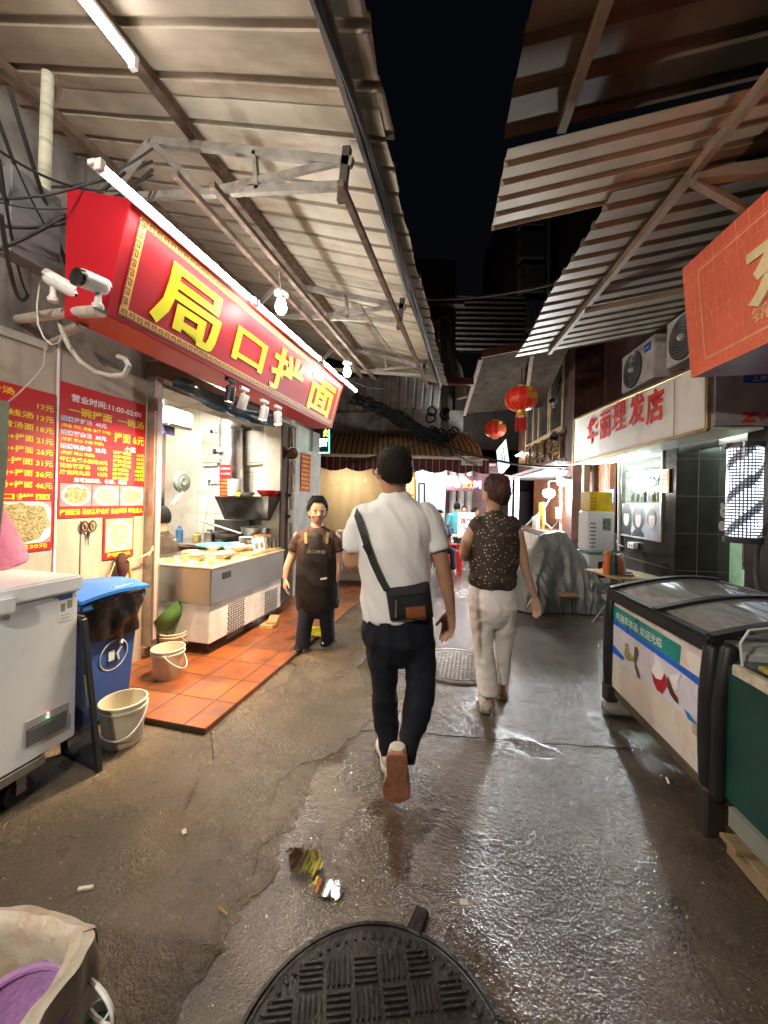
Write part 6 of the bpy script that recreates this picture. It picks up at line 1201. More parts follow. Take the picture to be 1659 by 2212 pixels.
sheet("red_cup", ((560, 1310), (620, 1400), (690, 1420), (730, 1330), (765, 1400), (755, 1510), (700, 1600), (630, 1550), (585, 1440)), M("advert_red", (.45, .015, .03), .3), .005, ad)
sheet("cone_swirl", ((950, 1325), (900, 1440), (905, 1530), (860, 1560), (790, 1480), (790, 1360), (850, 1350)), tw, .004, ad)
sheet("brown_cone", ((775, 1360), (820, 1480), (860, 1590), (905, 1650), (915, 1740), (860, 1690), (800, 1600), (765, 1500)), M("advert_brown", (.10, .03, .02), .3, var=.5, vs=60), .005, ad)
sheet("snack_picture", ((215, 930), (255, 950), (265, 1060), (330, 1130), (330, 1180), (220, 1150), (205, 1070), (215, 1000)), M("advert_olive", (.35, .32, .10), .4, var=.5, vs=50), .005, ad)
sheet("snack_picture", ((340, 975), (380, 1000), (390, 1080), (355, 1200), (400, 1330), (415, 1410), (380, 1390), (340, 1260), (330, 1100)), M("advert_umber", (.14, .10, .07), .4, var=.5, vs=50), .005, ad)
sheet("blue_patch", ((985, 1790), (1060, 1860), (1130, 1960), (1190, 2020), (1110, 1980), (1040, 1930)), M("advert_sky", (.03, .20, .50), .3), .005, ad)
sheet("rating_label", ((1085, 1960), (1300, 2110), (1300, 2290), (1090, 2110)), M("label_tan", (.50, .42, .30), .5, var=.15, vs=20), .004, ad)
DF.part("spill_stain", G().add([q_(1285, 1210) - V((.005, 0, 0)), q_(1370, 1250) - V((.005, 0, 0)), q_(1370, 1370) - V((.005, 0, 0)), q_(1310, 1330) - V((.005, 0, 0))], [(0, 1, 2, 3)]), M("stain_tan", (.36, .28, .16), .6, var=.5, vs=40), ad)
c = V((*FR.z(1335, 1545, .0).xy, 0)); one("sandbag", "grey wrapped sandbag wedged under the far corner of the display freezer", "sandbag", G().limb([(c.x - .07, c.y, .045, .05, .045), (c.x, c.y + .01, .05, .065, .05), (c.x + .10, c.y, .05, .06, .05), (c.x + .2, c.y, .045, .05, .045)], (0, 1, 0)), M("bag_grey", (.22, .21, .18), .3, bump=1, bs=25, dirt=(.08, .07, .05), da=.5), FR, c, smooth=True)
# teal showcase at the right edge
ta0, tb1 = 1.27, 1.83
TS = Th("snack_showcase", "teal showcase with a curved glass guard and snacks at the right edge", "showcase", FR, (1.6, 1.2, .1))
TS.part("body", G().mm(ta0, 1.95, .4, tb1, .20, .80), M("teal_paint", (.010, .05, .042), .35, dirt=(.03, .05, .04), da=.5), bev=.02, seg=2); TS.part("frame_post", G().limb([(ta0 + .02, tb1, .84, .035, .03), (ta0 - .01, tb1 + .005, .6, .03, .03), (ta0 - .01, tb1 + .005, .2, .03, .03)]), black, smooth=True)
TS.part("worn_rim", G().mm(ta0 - .012, ta0 + .04, .4, tb1 - .06, .755, .80), M("worn_cream", (.50, .44, .34), .5, var=.3, vs=20, dirt=(.12, .10, .06), da=.9, ds=14), bev=.004)
TS.part("dark_emblem", disc(ta0 - .003, 1.46, .45, .13, .13), M("emblem_maroon", (.16, .02, .04), .4)); TS.part("skirting", G().mm(ta0 - .004, ta0 + .03, .4, tb1 - .05, .12, .20), M("skirt_grey", (.22, .24, .20), .4))
cv = [(ta0 - .0, .81), (ta0 - .01, .90), (ta0 + .02, .955), (ta0 + .10, .97), (ta0 + .5, .97)]
TS.part("glass_guard", G().grid(lambda u, v: (lambda i, f: (cv[i][0] * (1 - f) + cv[i + 1][0] * f, .4 + (tb1 - .10 - .4) * v, cv[i][1] * (1 - f) + cv[i + 1][1] * f))(min(int(u * 4), 3), u * 4 - min(int(u * 4), 3)), 16, 2), glass("guard_glass", (.95, .97, .95), .03, .04), smooth=True)
TS.part("guard_edge", G().tube([(x, tb1 - .10, z) for x, z in cv], .005, 6), M("edge_light", (.6, .62, .6), .2))
random.seed(4)
for i in range(14):
    x, y = ta0 + .08 + .11 * (i % 3), 1.68 - .11 * (i // 3); one("snack_pack", ("yellow", "tan", "white", "brown", "blue")[i % 5] + " small snack pack lying in the teal showcase", "snack", G().box((x, y, .812), (.085, .06, .02), random.uniform(-.3, .3)), M("pack%d" % (i % 5), ((.55, .40, .03), (.40, .25, .10), (.6, .58, .55), (.18, .07, .03), (.05, .12, .30))[i % 5], .35), FR, (x, y, .8), "snack packs in the teal showcase", bev=.005)
t = Th("pallet", "wooden pallet pieces under the teal showcase at the right edge", "pallet", FR, (1.4, 1.5, 0)); pw = M("pallet_wood", (.26, .18, .10), .7, bump=.5, streak=((.12, .08, .04), (14, 2, 2)), sa=.7)
for k, y in enumerate((1.72, 1.5, 1.28)): t.part("board", G().box((1.5, y, .085), (.55, .09, .02), .03 * (k - 1)), pw, bev=.003)
for x in (1.29, 1.55): t.part("runner", G().mm(x - .03, x + .03, .8, 1.78, 0.005, .075), pw, bev=.003)

# ---------------------------------------------------------------- lanterns
def lantern(px, py, Y, rpx, label, tassel=True):
    c = FC.b(px, py, Y); r = rpx * Y / FPX; t = Th("red_lantern", label, "lantern", FC, c, "red festival lanterns"); n = 36
    lm = M("lantern_red", (.62, .02, .012), .4, var=.1, vs=6, emit=(.8, .03, .01), es=.04)
    vs = []; k = 14
    for i in range(k + 1):
        th = math.pi * (.08 + .84 * i / k)
        for j in range(n): q = 2 * math.pi * j / n; rr = r * math.sin(th) ** .75 * (1 - .05 * abs(math.sin(q * 6))); vs.append(c + V((rr * math.cos(q), rr * math.sin(q), -r * .76 * math.cos(th))))
    t.part("globe", G().add(vs, [(i * n + j, i * n + (j + 1) % n, (i + 1) * n + (j + 1) % n, (i + 1) * n + j) for i in range(k) for j in range(n)]), lm, smooth=True)
    gm = M("lantern_gold", (.70, .42, .08), .35, .3)
    t.part("top_cap", G().lathe(c, [(r * .28, r * .68), (r * .28, r * .86), (r * .24, r * .86), (.001, r * .84)], 20), gm, smooth=True); t.part("bottom_cap", G().lathe(c, [(r * .28, -r * .90), (r * .30, -r * .68), (.001, -r * .66)], 20), gm, smooth=True)
    g = G()
    for j in range(12): q = 2 * math.pi * j / 12; g.tube([c + V((r * 1.01 * math.sin(math.pi * s) ** .75 * math.cos(q), r * 1.01 * math.sin(math.pi * s) ** .75 * math.sin(q), -r * .76 * math.cos(math.pi * s))) for s in [.1 + .05 * i for i in range(17)]], r * .012, 5)
    t.part("ribs", g, gm)
    t.part("text_print", text_g([("招财", c + V((r * .30, -r * 1.02, -.0)), (.97, .25, 0), (0, 0, 1), r * .75, r * .42, 0, .03), ("福", c + V((r * .15, -r * .98, r * .42)), (.97, .2, 0), (0, -.3, 1), r * .35, r * .3, 0, .03)]), gm)
    if tassel:
        ts = t.part("tassel", G().lathe(c, [(r * .27, -r * .9), (r * .34, -r * 1.12), (r * .30, -r * 1.12)], 20), gm, smooth=True); g = G()
        for j in range(22): q = 2 * math.pi * j / 22; g.tube([c + V((r * .3 * math.cos(q), r * .3 * math.sin(q), -r * 1.1)), c + V((r * .33 * math.cos(q), r * .33 * math.sin(q), -r * 2.0 - r * .08 * math.sin(j * 5)))], r * .022, 4)
        t.part("fringe", g, M("fringe_red", (.50, .02, .015), .7), ts)
    t.part("cord", G().tube([c + V((0, 0, r * .8)), c + V((0, 0, r * 2.0))], .006, 5), wire)
lantern(1126, 862, 4.9, 34, "larger red lantern with a long red tassel, nearer of two"); lantern(1070, 927, 7.2, 23, "smaller red lantern without tassel above the lit sign, farther away", False)
# ================================================================= far end of the lane (view frame FC)
D = FC.b
def slab(name, lab, cat, x0, y0, x1, y1, Y, m, th=.1, group=None, kind=None):
    p, q = D(x0, y0, Y), D(x1, y1, Y); return one(name, lab, cat, G().mm(min(p.x, q.x), max(p.x, q.x), Y, Y + th, min(p.z, q.z), max(p.z, q.z)), m, FC, (p.x, Y, min(p.z, q.z)), group, kind)
tanw = M("tan_plaster", (.50, .37, .20), .7, var=.08, vs=2, dirt=(.28, .18, .09), da=.5, ds=1.5, streak=((.28, .19, .10), (6, 6, .5)), sa=.5)
slab("plaster_wall", "tan plaster wall under the striped awning", "wall", 560, 950, 893, 1237, 8.0, tanw, .15)
g = G(); p = D(782, 1030, 7.99); one("wall_socket", "tiny white socket on the tan plaster wall", "socket", G().box(D(789, 1037, 7.99), (.05, .02, .05)), white, FC, D(789, 1037, 7.99))
# awning
strip_m = bpy.data.materials.new("awning_stripe"); strip_m.use_nodes = True; nt = strip_m.node_tree; N = nt.nodes; L = nt.links; p = N['Principled BSDF']
tc = N.new('ShaderNodeTexCoord'); sp = N.new('ShaderNodeSeparateXYZ'); L.new(tc.outputs['Object'], sp.inputs[0]); m1 = N.new('ShaderNodeMath'); m1.operation = 'MULTIPLY'; m1.inputs[1].default_value = 1 / .12; L.new(sp.outputs[0], m1.inputs[0])
m2 = N.new('ShaderNodeMath'); m2.operation = 'FRACT'; L.new(m1.outputs[0], m2.inputs[0]); rp = N.new('ShaderNodeValToRGB'); rp.color_ramp.interpolation = 'CONSTANT'; rp.color_ramp.elements[0].color = (.075, .012, .018, 1); e = rp.color_ramp.elements.new(.62); e.color = (.32, .14, .15, 1); e = rp.color_ramp.elements.new(.76); e.color = (.075, .012, .018, 1); rp.color_ramp.elements[-1].color = (.05, .01, .015, 1); rp.color_ramp.elements[-1].position = .9
L.new(m2.outputs[0], rp.inputs[0]); L.new(rp.outputs[0], p.inputs['Base Color']); p.inputs['Roughness'].default_value = .8
fab = bpy.data.materials.new("awning_top"); fab.use_nodes = True; nt = fab.node_tree; N = nt.nodes; L = nt.links; p = N['Principled BSDF']; tc = N.new('ShaderNodeTexCoord'); wv_ = N.new('ShaderNodeTexWave'); wv_.inputs['Scale'].default_value = 3.2; wv_.inputs['Distortion'].default_value = .6; mpp = N.new('ShaderNodeMapping'); mpp.inputs['Scale'].default_value = (1, .45, 0); L.new(tc.outputs['Object'], mpp.inputs[0]); L.new(mpp.outputs[0], wv_.inputs[0])
rp = N.new('ShaderNodeValToRGB'); rp.color_ramp.elements[0].color = (.12, .05, .025, 1); rp.color_ramp.elements[1].color = (.50, .27, .10, 1); L.new(wv_.outputs[0], rp.inputs[0]); L.new(rp.outputs[0], p.inputs['Base Color']); p.inputs['Roughness'].default_value = .7
YA = 7.0; pL, pR = D(640, 983, YA), D(1056, 989, YA); zA = (pL.z + pR.z) / 2
AW_ = Th("striped_awning", "maroon striped awning with a scalloped valance across the lane's end", "awning", FC, (pL.x, YA, zA))
AW_.part("front_bar", G().bar((pL.x, YA, zA), (pR.x, YA, zA), .05, .05), M("bar_pale", (.55, .50, .42), .4), bev=.006)
def val(u, v): x = pL.x + (pR.x - pL.x) * u; n_ = (x - pL.x) / .46; dp = .20 + .055 * abs(math.sin(n_ * math.pi)) ; return (x, YA - .03 + .012 * math.sin(x * 23), zA - .03 - dp * v)
AW_.part("valance", G().grid(val, 220, 4, (0, .006, 0)), strip_m)
zb = D(800, 938, 8.05).z
AW_.part("top_cloth", G().grid(lambda u, v: (pL.x + (pR.x - pL.x - .1) * u, YA + 1.05 * v, zA + .01 + (zb - zA) * v + .10 * math.sin(math.pi * v) * (.5 + noise.noise(V((u * 5, v * 2, 0))))), 80, 10, (0, 0, .01)), fab, smooth=True)
for x in (pL.x + .2, pR.x - .05): AW_.part("arm", G().bar((x, YA + .02, zA - .05), (x, YA + 1.0, zA + .1), .04), paintst)
p0, p1 = D(996, 1004, YA - .05), D(1042, 986, YA - .05)
t = Th("awning_maker_plate", "white plate with a phone number on the awning's valance", "sign", FC, (p0.x, YA - .05, p0.z)); t.part("plate", G().mm(p0.x, p1.x, YA - .06, YA - .05, p0.z - .01, p1.z), whp)
t.part("text_print", text_g([("5720010", ((p0.x + p1.x) / 2 + .03, YA - .064, lerp(p0, p1, .27).z), (1, 0, 0), (0, 0, 1), .29, .06, 0, .02)]), M("plate_ink", (.10, .09, .08), .5)); t.part("red_lettering", text_g([("昌盛遮阳篷", ((p0.x + p1.x) / 2 + .05, YA - .064, lerp(p0, p1, .72).z), (1, 0, 0), (0, 0, 1), .24, .05, 0, .02)]), rl)
# concrete beam and tin above the awning
slab("concrete_beam", "stained concrete beam above the striped awning", "beam", 600, 878, 1000, 945, 8.1, grime, .3)
slab("beam_ledge", "brown ledge running just above the awning", "ledge", 600, 925, 1010, 942, 7.95, M("ledge_brown", (.14, .08, .05), .7), .1)
g = G(); pa, pb = D(700, 825, 6.4), D(950, 868, 8.0)
one("tin_sheet", "grey ribbed tin sheets hanging beyond the left canopy", "tin sheet", G().grid(lambda u, v: (D(690 + 265 * u, 830, 7.4).x, 7.4 + .4 * v, D(800, 820 + 60 * v - 12 * u, 7.4).z + .03 * (1 if (u * 14) % 1 < .25 else 0)), 112, 6, (0, .01, 0)), M("tin_grey", (.26, .25, .23), .5, .2, dirt=(.12, .09, .06), da=.6), FC, D(800, 850, 7.4))
# dark pole, steel beam, diagonal pipe
one("steel_pole", "dark square steel pole rising behind the tangle of cables", "pole", G().bar(D(962, 985, 6.9), D(957, 690, 6.9), .12, .12), M("pole_dark", (.06, .05, .045), .6, dirt=(.14, .12, .1), da=.5), FC, D(962, 985, 6.9))
one("steel_beam", "dark red steel beam across the gap above the pole", "beam", G().bar(D(925, 822, 7.0), D(1022, 825, 7.0), .1, .12), M("beam_red", (.10, .02, .02), .6), FC, D(925, 822, 7.0))
one("drain_pipe", "pale drain pipe leaning down beside the dark pole", "pipe", G().tube([D(962, 720, 7.3), D(985, 790, 7.3), D(998, 860, 7.3)], .10, 12), M("pipe_olive", (.20, .18, .13), .6, dirt=(.08, .07, .05), da=.5), FC, D(998, 860, 7.3), smooth=True)
one("drain_pipe", "broad grey pipe at the top of the leaning drain", "pipe", G().tube([D(960, 690, 7.35), D(962, 735, 7.35)], .13, 12), M("pipe_grey", (.26, .25, .24), .6), FC, D(962, 735, 7.35), smooth=True)
pts = [D(x, y, Y) for x, y, Y in ((770, 855, 5.2), (800, 868, 5.5), (830, 882, 5.8), (865, 905, 6.2), (900, 925, 6.5), (935, 940, 6.6), (958, 950, 6.7))]
cb_ = Th("cable_bundle", "thick black bundle of cables sagging from the sign's end to the pole", "cables", FC, pts[0]); cbm = M("bundle_black", (.008, .007, .006), .95, bump=1, bs=40, spec=.15)
cb_.part("main_bundle", G().tube(pts, [.04, .04, .045, .07, .085, .08, .06], 14), cbm, smooth=True)
random.seed(9)
for i in range(30):
    P_ = [p + V((random.uniform(-.10, .10), random.uniform(-.07, .07), random.uniform(-.13, .10))) for p in pts[random.randint(0, 2):]]; cb_.part("loose_strand", G().tube(P_, .014, 6), cbm, smooth=True)
g = G()
for i in range(13):
    c = D(955 + random.uniform(-25, 28), 920 + random.uniform(-40, 45), 6.7); a_ = random.uniform(.04, .09); g.tube([c + V((a_ * math.cos(q), .05 * math.sin(q * 2), a_ * math.sin(q) * random.uniform(.9, 1.1))) for q in [k * math.pi / 6 for k in range(12)]], .016, 5, closed=True)
cb_.part("coils", g, cbm)
for i, (x0, y0, Y0_, x1, y1, Y1_, s_, r_, lab) in enumerate(((905, 646, 5.5, 1205, 612, 4.2, .06, .014, "pale cable strung across the sky gap between the two canopies"), (960, 960, 6.7, 1225, 1008, 7.0, .12, .02, "black cable sagging from the pole to the timber house"), (985, 980, 6.7, 1130, 1030, 7.5, .1, .014, "thin black cable under the lit sign"), (960, 940, 6.7, 740, 1000, 6.9, .05, .02, "black cable lying over the awning cloth"), (780, 660, 3.2, 905, 800, 4.6, .1, .005, "thin wire under the left canopy's far part"), (690, 780, 3.0, 830, 840, 4.6, .06, .006, "thin wire from the last bulb along the canopy"))):
    one("cable", lab, "cable", G().tube(sag(D(x0, y0, Y0_), D(x1, y1, Y1_), s_), r_, 6), M("cable_pale", (.30, .28, .25), .6) if i == 0 else wire, FC, D(x0, y0, Y0_), smooth=True)
# dark buildings behind
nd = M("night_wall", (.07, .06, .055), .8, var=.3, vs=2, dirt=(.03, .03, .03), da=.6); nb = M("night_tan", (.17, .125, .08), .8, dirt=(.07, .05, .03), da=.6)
t = Th("rear_house", "dim brown wall of a house rising beyond the left canopy", "house", FC, (*D(940, 1085, 9.5).xy, 0)); p, q = D(880, 885, 9.5), D(985, 560, 9.5)
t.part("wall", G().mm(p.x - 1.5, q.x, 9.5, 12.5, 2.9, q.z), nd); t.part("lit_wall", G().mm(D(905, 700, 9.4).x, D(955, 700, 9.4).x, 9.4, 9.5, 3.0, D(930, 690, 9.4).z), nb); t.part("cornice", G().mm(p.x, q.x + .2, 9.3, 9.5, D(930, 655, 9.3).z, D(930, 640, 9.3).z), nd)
t = Th("apartment_block", "dark apartment block with a barred stack of balconies above the right canopy", "building", FC, (*D(1150, 1085, 15).xy, 0)); pz = lambda x, y: D(x, y, 15)
t.part("wall", G().mm(pz(1112, 0).x, pz(1500, 0).x, 15, 19, 2, pz(0, 330).z if False else 13.5), M("block_dark", (.035, .016, .014), .8, var=.3, vs=1))
for i, (y0, y1) in enumerate(((470, 500), (515, 570), (585, 640), (660, 720))):
    bl2 = t.part("balcony", G().mm(pz(1117, y0).x, pz(1170, y0).x, 14.6, 15, pz(0 + 1140, y1).z, pz(1140, y0).z), M("shutter_grey", (.13, .125, .12), .6, var=.3, vs=2)); g = G()
    for k in range(9): x = pz(1119 + 6 * k, y0).x; g.mm(x, x + .03, 14.56, 14.6, pz(1140, y1).z, pz(1140, y0).z)
    t.part("bars", g, M("bar_dark", (.03, .03, .03), .6), bl2)
t.part("drain", G().tube([pz(1178, 470) - V((0, .3, 0)), pz(1176, 790) - V((0, .3, 0))], .09, 8), M("drain_grey", (.12, .115, .11), .6))
one("metal_hoarding", "dim corrugated sheets catching an orange glow beyond the sky gap", "hoarding", G().grid(lambda u, v: (D(985 + 150 * u, 700, 12).x, 12 + .03 * math.sin(v * 70), D(1000, 760 - 125 * v, 12).z), 4, 110, (0, .02, 0)), M("hoarding", (.12, .11, .10), .35, .5, streak=((.05, .03, .02), (1, 1, 3)), sa=.5), FC, D(1050, 760, 12), smooth=True)
slab("backdrop_wall", "plain dim wall closing the lane far beyond the awning", "wall", 700, 985, 1300, 1165, 18, M("far_pink_wall", (.40, .30, .32), .7), .2)
slab("upper_closing_wall", "dark wall above the far restaurant, behind the lanterns", "wall", 985, 830, 1240, 975, 13.2, M("far_dark_wall", (.05, .04, .035), .8), .2)

# ---------------------------------------------------------------- far restaurant
cur = M("pale_curtain", (.55, .62, .64), .5, var=.1, vs=3, streak=((.40, .46, .50), (9, 9, .3)), sa=.8)
one("tarpaulin_curtain", "tall pale tarpaulin curtain left of the far restaurant", "curtain", G().grid(lambda u, v: (D(885, 1085, 8.6).x + u * 1.15, 8.6 + u * 2.2 + .03 * math.sin(u * 45), .02 + 2.6 * v), 90, 6, (-.01, 0, 0)), cur, FC, (*D(900, 1085, 8.6).xy, 0), smooth=True)
t = Th("door_frame", "thin black door frame standing before the pale curtain", "door frame", FC, (*D(908, 1085, 8.4).xy, 0))
for (x, y0, y1) in ((897, 1035, 1090), (905, 1045, 1170), (917, 1045, 1170)): t.part("post", G().bar(D(x, y0, 8.4), D(x, y1, 8.4), .03), black)
t.part("header", G().bar(D(905, 1045, 8.4), D(917, 1045, 8.4), .03), black)
p0, p1 = D(878, 1085, 7.85), D(893, 1018, 7.85)
t = Th("food_light_box", "glowing yellow lit poster with orange flowers beside the curtain", "light box", FC, (p0.x, 7.85, p0.z)); t.part("screen", G().mm(p0.x, p1.x, 7.85, 7.9, p0.z, p1.z), E("yellow_glow", (1, .72, .15), 2.0)); random.seed(3)
for i in range(9): t.part("flower_picture", disc(0, 0, 0, .02, .02) if False else G().ball((random.uniform(p0.x, p1.x), 7.84, random.uniform(p0.z, lerp(p0, p1, .5).z)), .025, 8, 6), M("flower_orange", (.8, .16, .05), .5, emit=(1, .2, .05), es=.6))
mw = M("restaurant_wall", (.30, .17, .18), .5, var=.3, vs=3); W0 = D(985, 1085, 12.6)
t = Th("restaurant", "far restaurant front with maroon walls and pale columns", "restaurant", FC, (W0.x, 12.6, 0)); t.part("wall", G().mm(D(955, 0, 12.6).x, D(1100, 0, 12.6).x, 12.6, 12.8, 0, 2.75), mw)
for x in (1002, 1020, 1037): t.part("column", G().lathe((D(x, 0, 12.3).x, 12.3, 0), [(.11, 0), (.11, 3.0)], 14), M("column_pale", (.55, .50, .46), .4), smooth=True)
t.part("canopy", G().mm(D(955, 0, 11.8).x, D(1090, 0, 11.8).x, 11.6, 12.6, 2.55, 2.62), M("canopy_pink", (.45, .30, .32), .5))
ns = Th("neon_sign", "red and violet neon sign over the far restaurant", "neon sign", FC, D(1000, 1045, 11.3)); p = D(1005, 1048, 11.4)
ns.part("backing", G().mm(D(985, 0, 11.4).x, D(1047, 0, 11.4).x, 11.4, 11.44, D(1000, 1060, 11.4).z, D(1000, 1028, 11.4).z), M("neon_back", (.05, .01, .02), .4))
for st, x0, x1, y, cc, nm_ in (("海", 986, 997, 1044, (1, .05, .2), "neon_pink"), ("莲欢", 999, 1021, 1046, (1, .12, .02), "neon_red"), ("海蛎", 1022, 1040, 1047, (.35, .2, 1), "neon_violet")):
    a_, b_ = D(x0, y, 11.38), D(x1, y, 11.38); ns.part("neon_character", text_g([(st, (a_ + b_) / 2, (1, 0, 0), (0, 0, 1), (b_ - a_).x, .26, 0, .03)]), E(nm_, cc, 2.6))
for i, (x, y, r_) in enumerate(((978, 1040, .10), (988, 1047, .09), (1000, 1036, .10), (968, 1040, .07), (1008, 1040, .07), (957, 1042, .05))):
    c = D(x, y, 9.8); t = Th("lamp_bulb", "round glowing bulb, %s in the row before the far restaurant" % ("fourth", "fifth", "sixth", "third", "seventh", "second")[i], "bulb", FC, c, "bulbs before the far restaurant"); t.part("glass_globe", G().ball(c, r_ * .8, 12, 8), E("far_glow", (1, .97, .9), 9), smooth=True); t.part("cord", G().tube([c + V((0, 0, r_)), c + V((0, 0, .6))], .006, 5), wire)
li = bpy.data.lights.new("restaurant_light", 'POINT'); li.energy = 110; li.color = (1, .93, .88); li.shadow_soft_size = .3
lo = bpy.data.objects.new("restaurant_light", li); col.objects.link(lo); lo.location = FC.M @ V((D(1000, 0, 11.2).x, 11.0, 2.2))
# menu stand
p0, p1 = D(989, 1162, 8.9), D(1026, 1108, 8.9)
t = Th("sign_stand", "white standing lightbox with large red characters before the restaurant", "sign", FC, (p0.x, 8.9, 0)); t.part("panel", G().mm(p0.x, p1.x, 8.9, 8.96, p0.z, p1.z), E("stand_glow", (.95, .97, 1), .45), bev=.01); t.part("legs", G().mm(p0.x + .05, p0.x + .08, 8.92, 8.95, 0, p0.z).mm(p1.x - .08, p1.x - .05, 8.92, 8.95, 0, p0.z), black)
W_ = p1.x - p0.x; H_ = p1.z - p0.z
t.part("text_print", text_g([("莲欢", (p0.x + W_ * .5, 8.893, p0.z + H_ * .66), (1, 0, 0), (0, 0, 1), W_ * .78, H_ * .26, 0, .03)]), rl); t.part("small_lettering", text_g([("海鲜大排档", (p0.x + W_ * .5, 8.893, p0.z + H_ * .93), (1, 0, 0), (0, 0, 1), W_ * .8, H_ * .05, 0, .02), ("海蛎煎", (p0.x + W_ * .45, 8.893, p0.z + H_ * .38), (1, 0, 0), (0, 0, 1), W_ * .6, H_ * .15, 0, .02)]), M("blue_ink", (.05, .08, .2), .5))
# tables and red stools
c = D(968, 1175, 8.3); tb = Th("dining_table", "pale folding dining table before the far restaurant", "table", FC, (c.x, 8.3, 0)); tb.part("tabletop", G().box((c.x, 8.5, .70), (.75, .5, .03)), M("pale_top", (.62, .55, .35), .4), bev=.005)
for sx in (-.3, .3):
    for sy in (-.18, .18): tb.part("leg", G().tube([(c.x + sx, 8.5 + sy, 0), (c.x + sx * .9, 8.5 + sy, .69)], .012, 6), blackm)
def rstool(x, y, label):
    t = Th("plastic_stool", label, "stool", FC, (x, y, 0), "red plastic stools"); rm = M("stool_red", (.65, .015, .02), .35)
    t.part("seat", G().mm(x - .14, x + .14, y - .14, y + .14, .42, .45), rm, bev=.01)
    for sx, sy in ((-1, -1), (1, -1), (1, 1), (-1, 1)): t.part("leg", G().bar((x + sx * .12, y + sy * .12, .42), (x + sx * .16, y + sy * .16, .0), .04), rm)
    t.part("rung", G().bar((x - .14, y - .14, .16), (x + .14, y - .14, .16), .03), rm); return t
s1 = rstool(D(976, 1200, 7.9).x, 7.9, "red plastic stool in front of the dining table, most in view"); dup(s1, (D(962, 1200, 8.2).x, 8.2, 0), "red plastic stool half hidden at the dining table's left end"); dup(s1, (D(984, 1200, 8.9).x, 9.1, 0), "red plastic stool behind the dining table")
# low shelf with pots by the plaster wall
c = D(765, 1255, 6.5); t = Th("low_rack", "low metal rack with wash bowls before the plaster wall", "rack", FC, (c.x, 6.5, 0))
for z in (.12, .34): t.part("shelf", G().mm(c.x - .35, c.x + .35, 6.3, 6.75, z, z + .02), steel)
for sx in (-.33, .33): t.part("post", G().mm(c.x + sx - .015, c.x + sx + .015, 6.3, 6.33, 0, .36), steel)
bowl("basin", "green wash basin on the low rack", (c.x - .12, 6.5, .36), .13, .10, M("basin_green", (.25, .45, .15), .4), cat="basin", fr=FC); bowl("basin", "dark pot on the low rack", (c.x + .15, 6.5, .36), .12, .13, black, cat="pot", fr=FC)
# crate wrapped in white behind the chef / man
p = D(750, 1195, 7.2); one("covered_box", "white-sheeted box against the plaster wall between the two walkers", "box", G().mm(p.x - .25, p.x + .5, 7.2, 7.7, .0, 1.0 - .16), M("white_sheet", (.50, .48, .44), .6, bump=.6, bs=8), FC, (p.x, 7.2, 0), bev=.03, seg=2)
# vertical lit strips and tilted sign on the right
def vbox(x0, x1, y0, y1, Y, label, glow, cols, name="light_strip_sign"):
    p, q = D(x0, y1, Y), D(x1, y0, Y); t = Th(name, label, "sign", FC, (p.x, Y, p.z)); t.part("panel", G().mm(p.x, q.x, Y, Y + .05, p.z, q.z), glow)
    W_, H_ = q.x - p.x, q.z - p.z
    for cx, sts, m_, sz in cols:
        t.part("text_print", text_g([(ch, (p.x + W_ * cx, Y - .004, q.z - H_ * (.06 + .9 * (i + .5) / len(sts))), (1, 0, 0), (0, 0, 1), W_ * sz, W_ * sz, 0, .02) for i, ch in enumerate(sts) if ch != " "]), m_)
    return t
vbox(1111, 1122, 1033, 1160, 8.8, "narrow lavender lit strip sign with vertical red characters, nearer of two", E("lavender", (.80, .70, 1), .45), ((.5, " 欢 海鲜 大排档 ", rl, .7),))
vbox(1098, 1107, 1030, 1160, 9.6, "narrow pale lit strip sign farther back, left of the lavender one", E("pale_strip", (.80, .90, .90), .45), ((.5, "特色小吃烧烤", M("blue_print", (.1, .15, .4), .5), .6),))
q = [D(1079, 1030, 7.3), D(1101, 1006, 7.15), D(1093, 948, 7.15), D(1073, 972, 7.3)]
t = Th("led_sign_box", "tilted white lit sign with blue columns of writing below the small lantern", "sign", FC, q[0]); t.part("screen", G().prism(q, (.03, .12, 0)), E("led_face", (.80, .95, 1), .75)); xd_ = (q[1] - q[0]); yd_ = (q[3] - q[0])
t.part("text_print", text_g([(s, q[0] + xd_ * (.2 + .2 * i) + yd_ * .5 + V((-.005, -.02, 0)), xd_, yd_, .035, .42, 0, .02) for i, s in enumerate("川州泉川")]), M("led_ink", (.03, .12, .35), .5)); t.part("top_bracket", G().bar(q[3], q[3] + V((.2, .6, .05)), .03), black)
q0 = D(701, 955, 6.3); t = Th("dot_matrix_sign", "small colourful LED sign hung under the red sign's far end", "sign", FC, q0); p0, p1 = D(690, 978, 6.0), D(711, 926, 6.0)
t.part("case", G().mm(p0.x, p1.x, 6.0, 6.06, p0.z, p1.z), black); t.part("led_text", text_g([("烧烤海鲜", ((p0.x + p1.x) / 2 - .01, 5.992, lerp(p0, p1, .42).z), (1, 0, 0), (0, 0, 1), .12, .13, 0, .03)]), E("dot_white", (.8, .9, 1), 6)); t.part("led_border", G().bar(D(711, 928, 5.99), D(711, 978, 5.99), .012).bar(D(690, 978, 5.99), D(711, 978, 5.99), .012), E("dot_green", (.1, 1, .4), 5)); t.part("led_flame", text_g([("火", ((p0.x + p1.x) / 2 + .02, 5.992, lerp(p0, p1, .82).z), (1, 0, 0), (0, 0, 1), .07, .12, 0, .04)]), E("dot_orange", (1, .35, .03), 6))
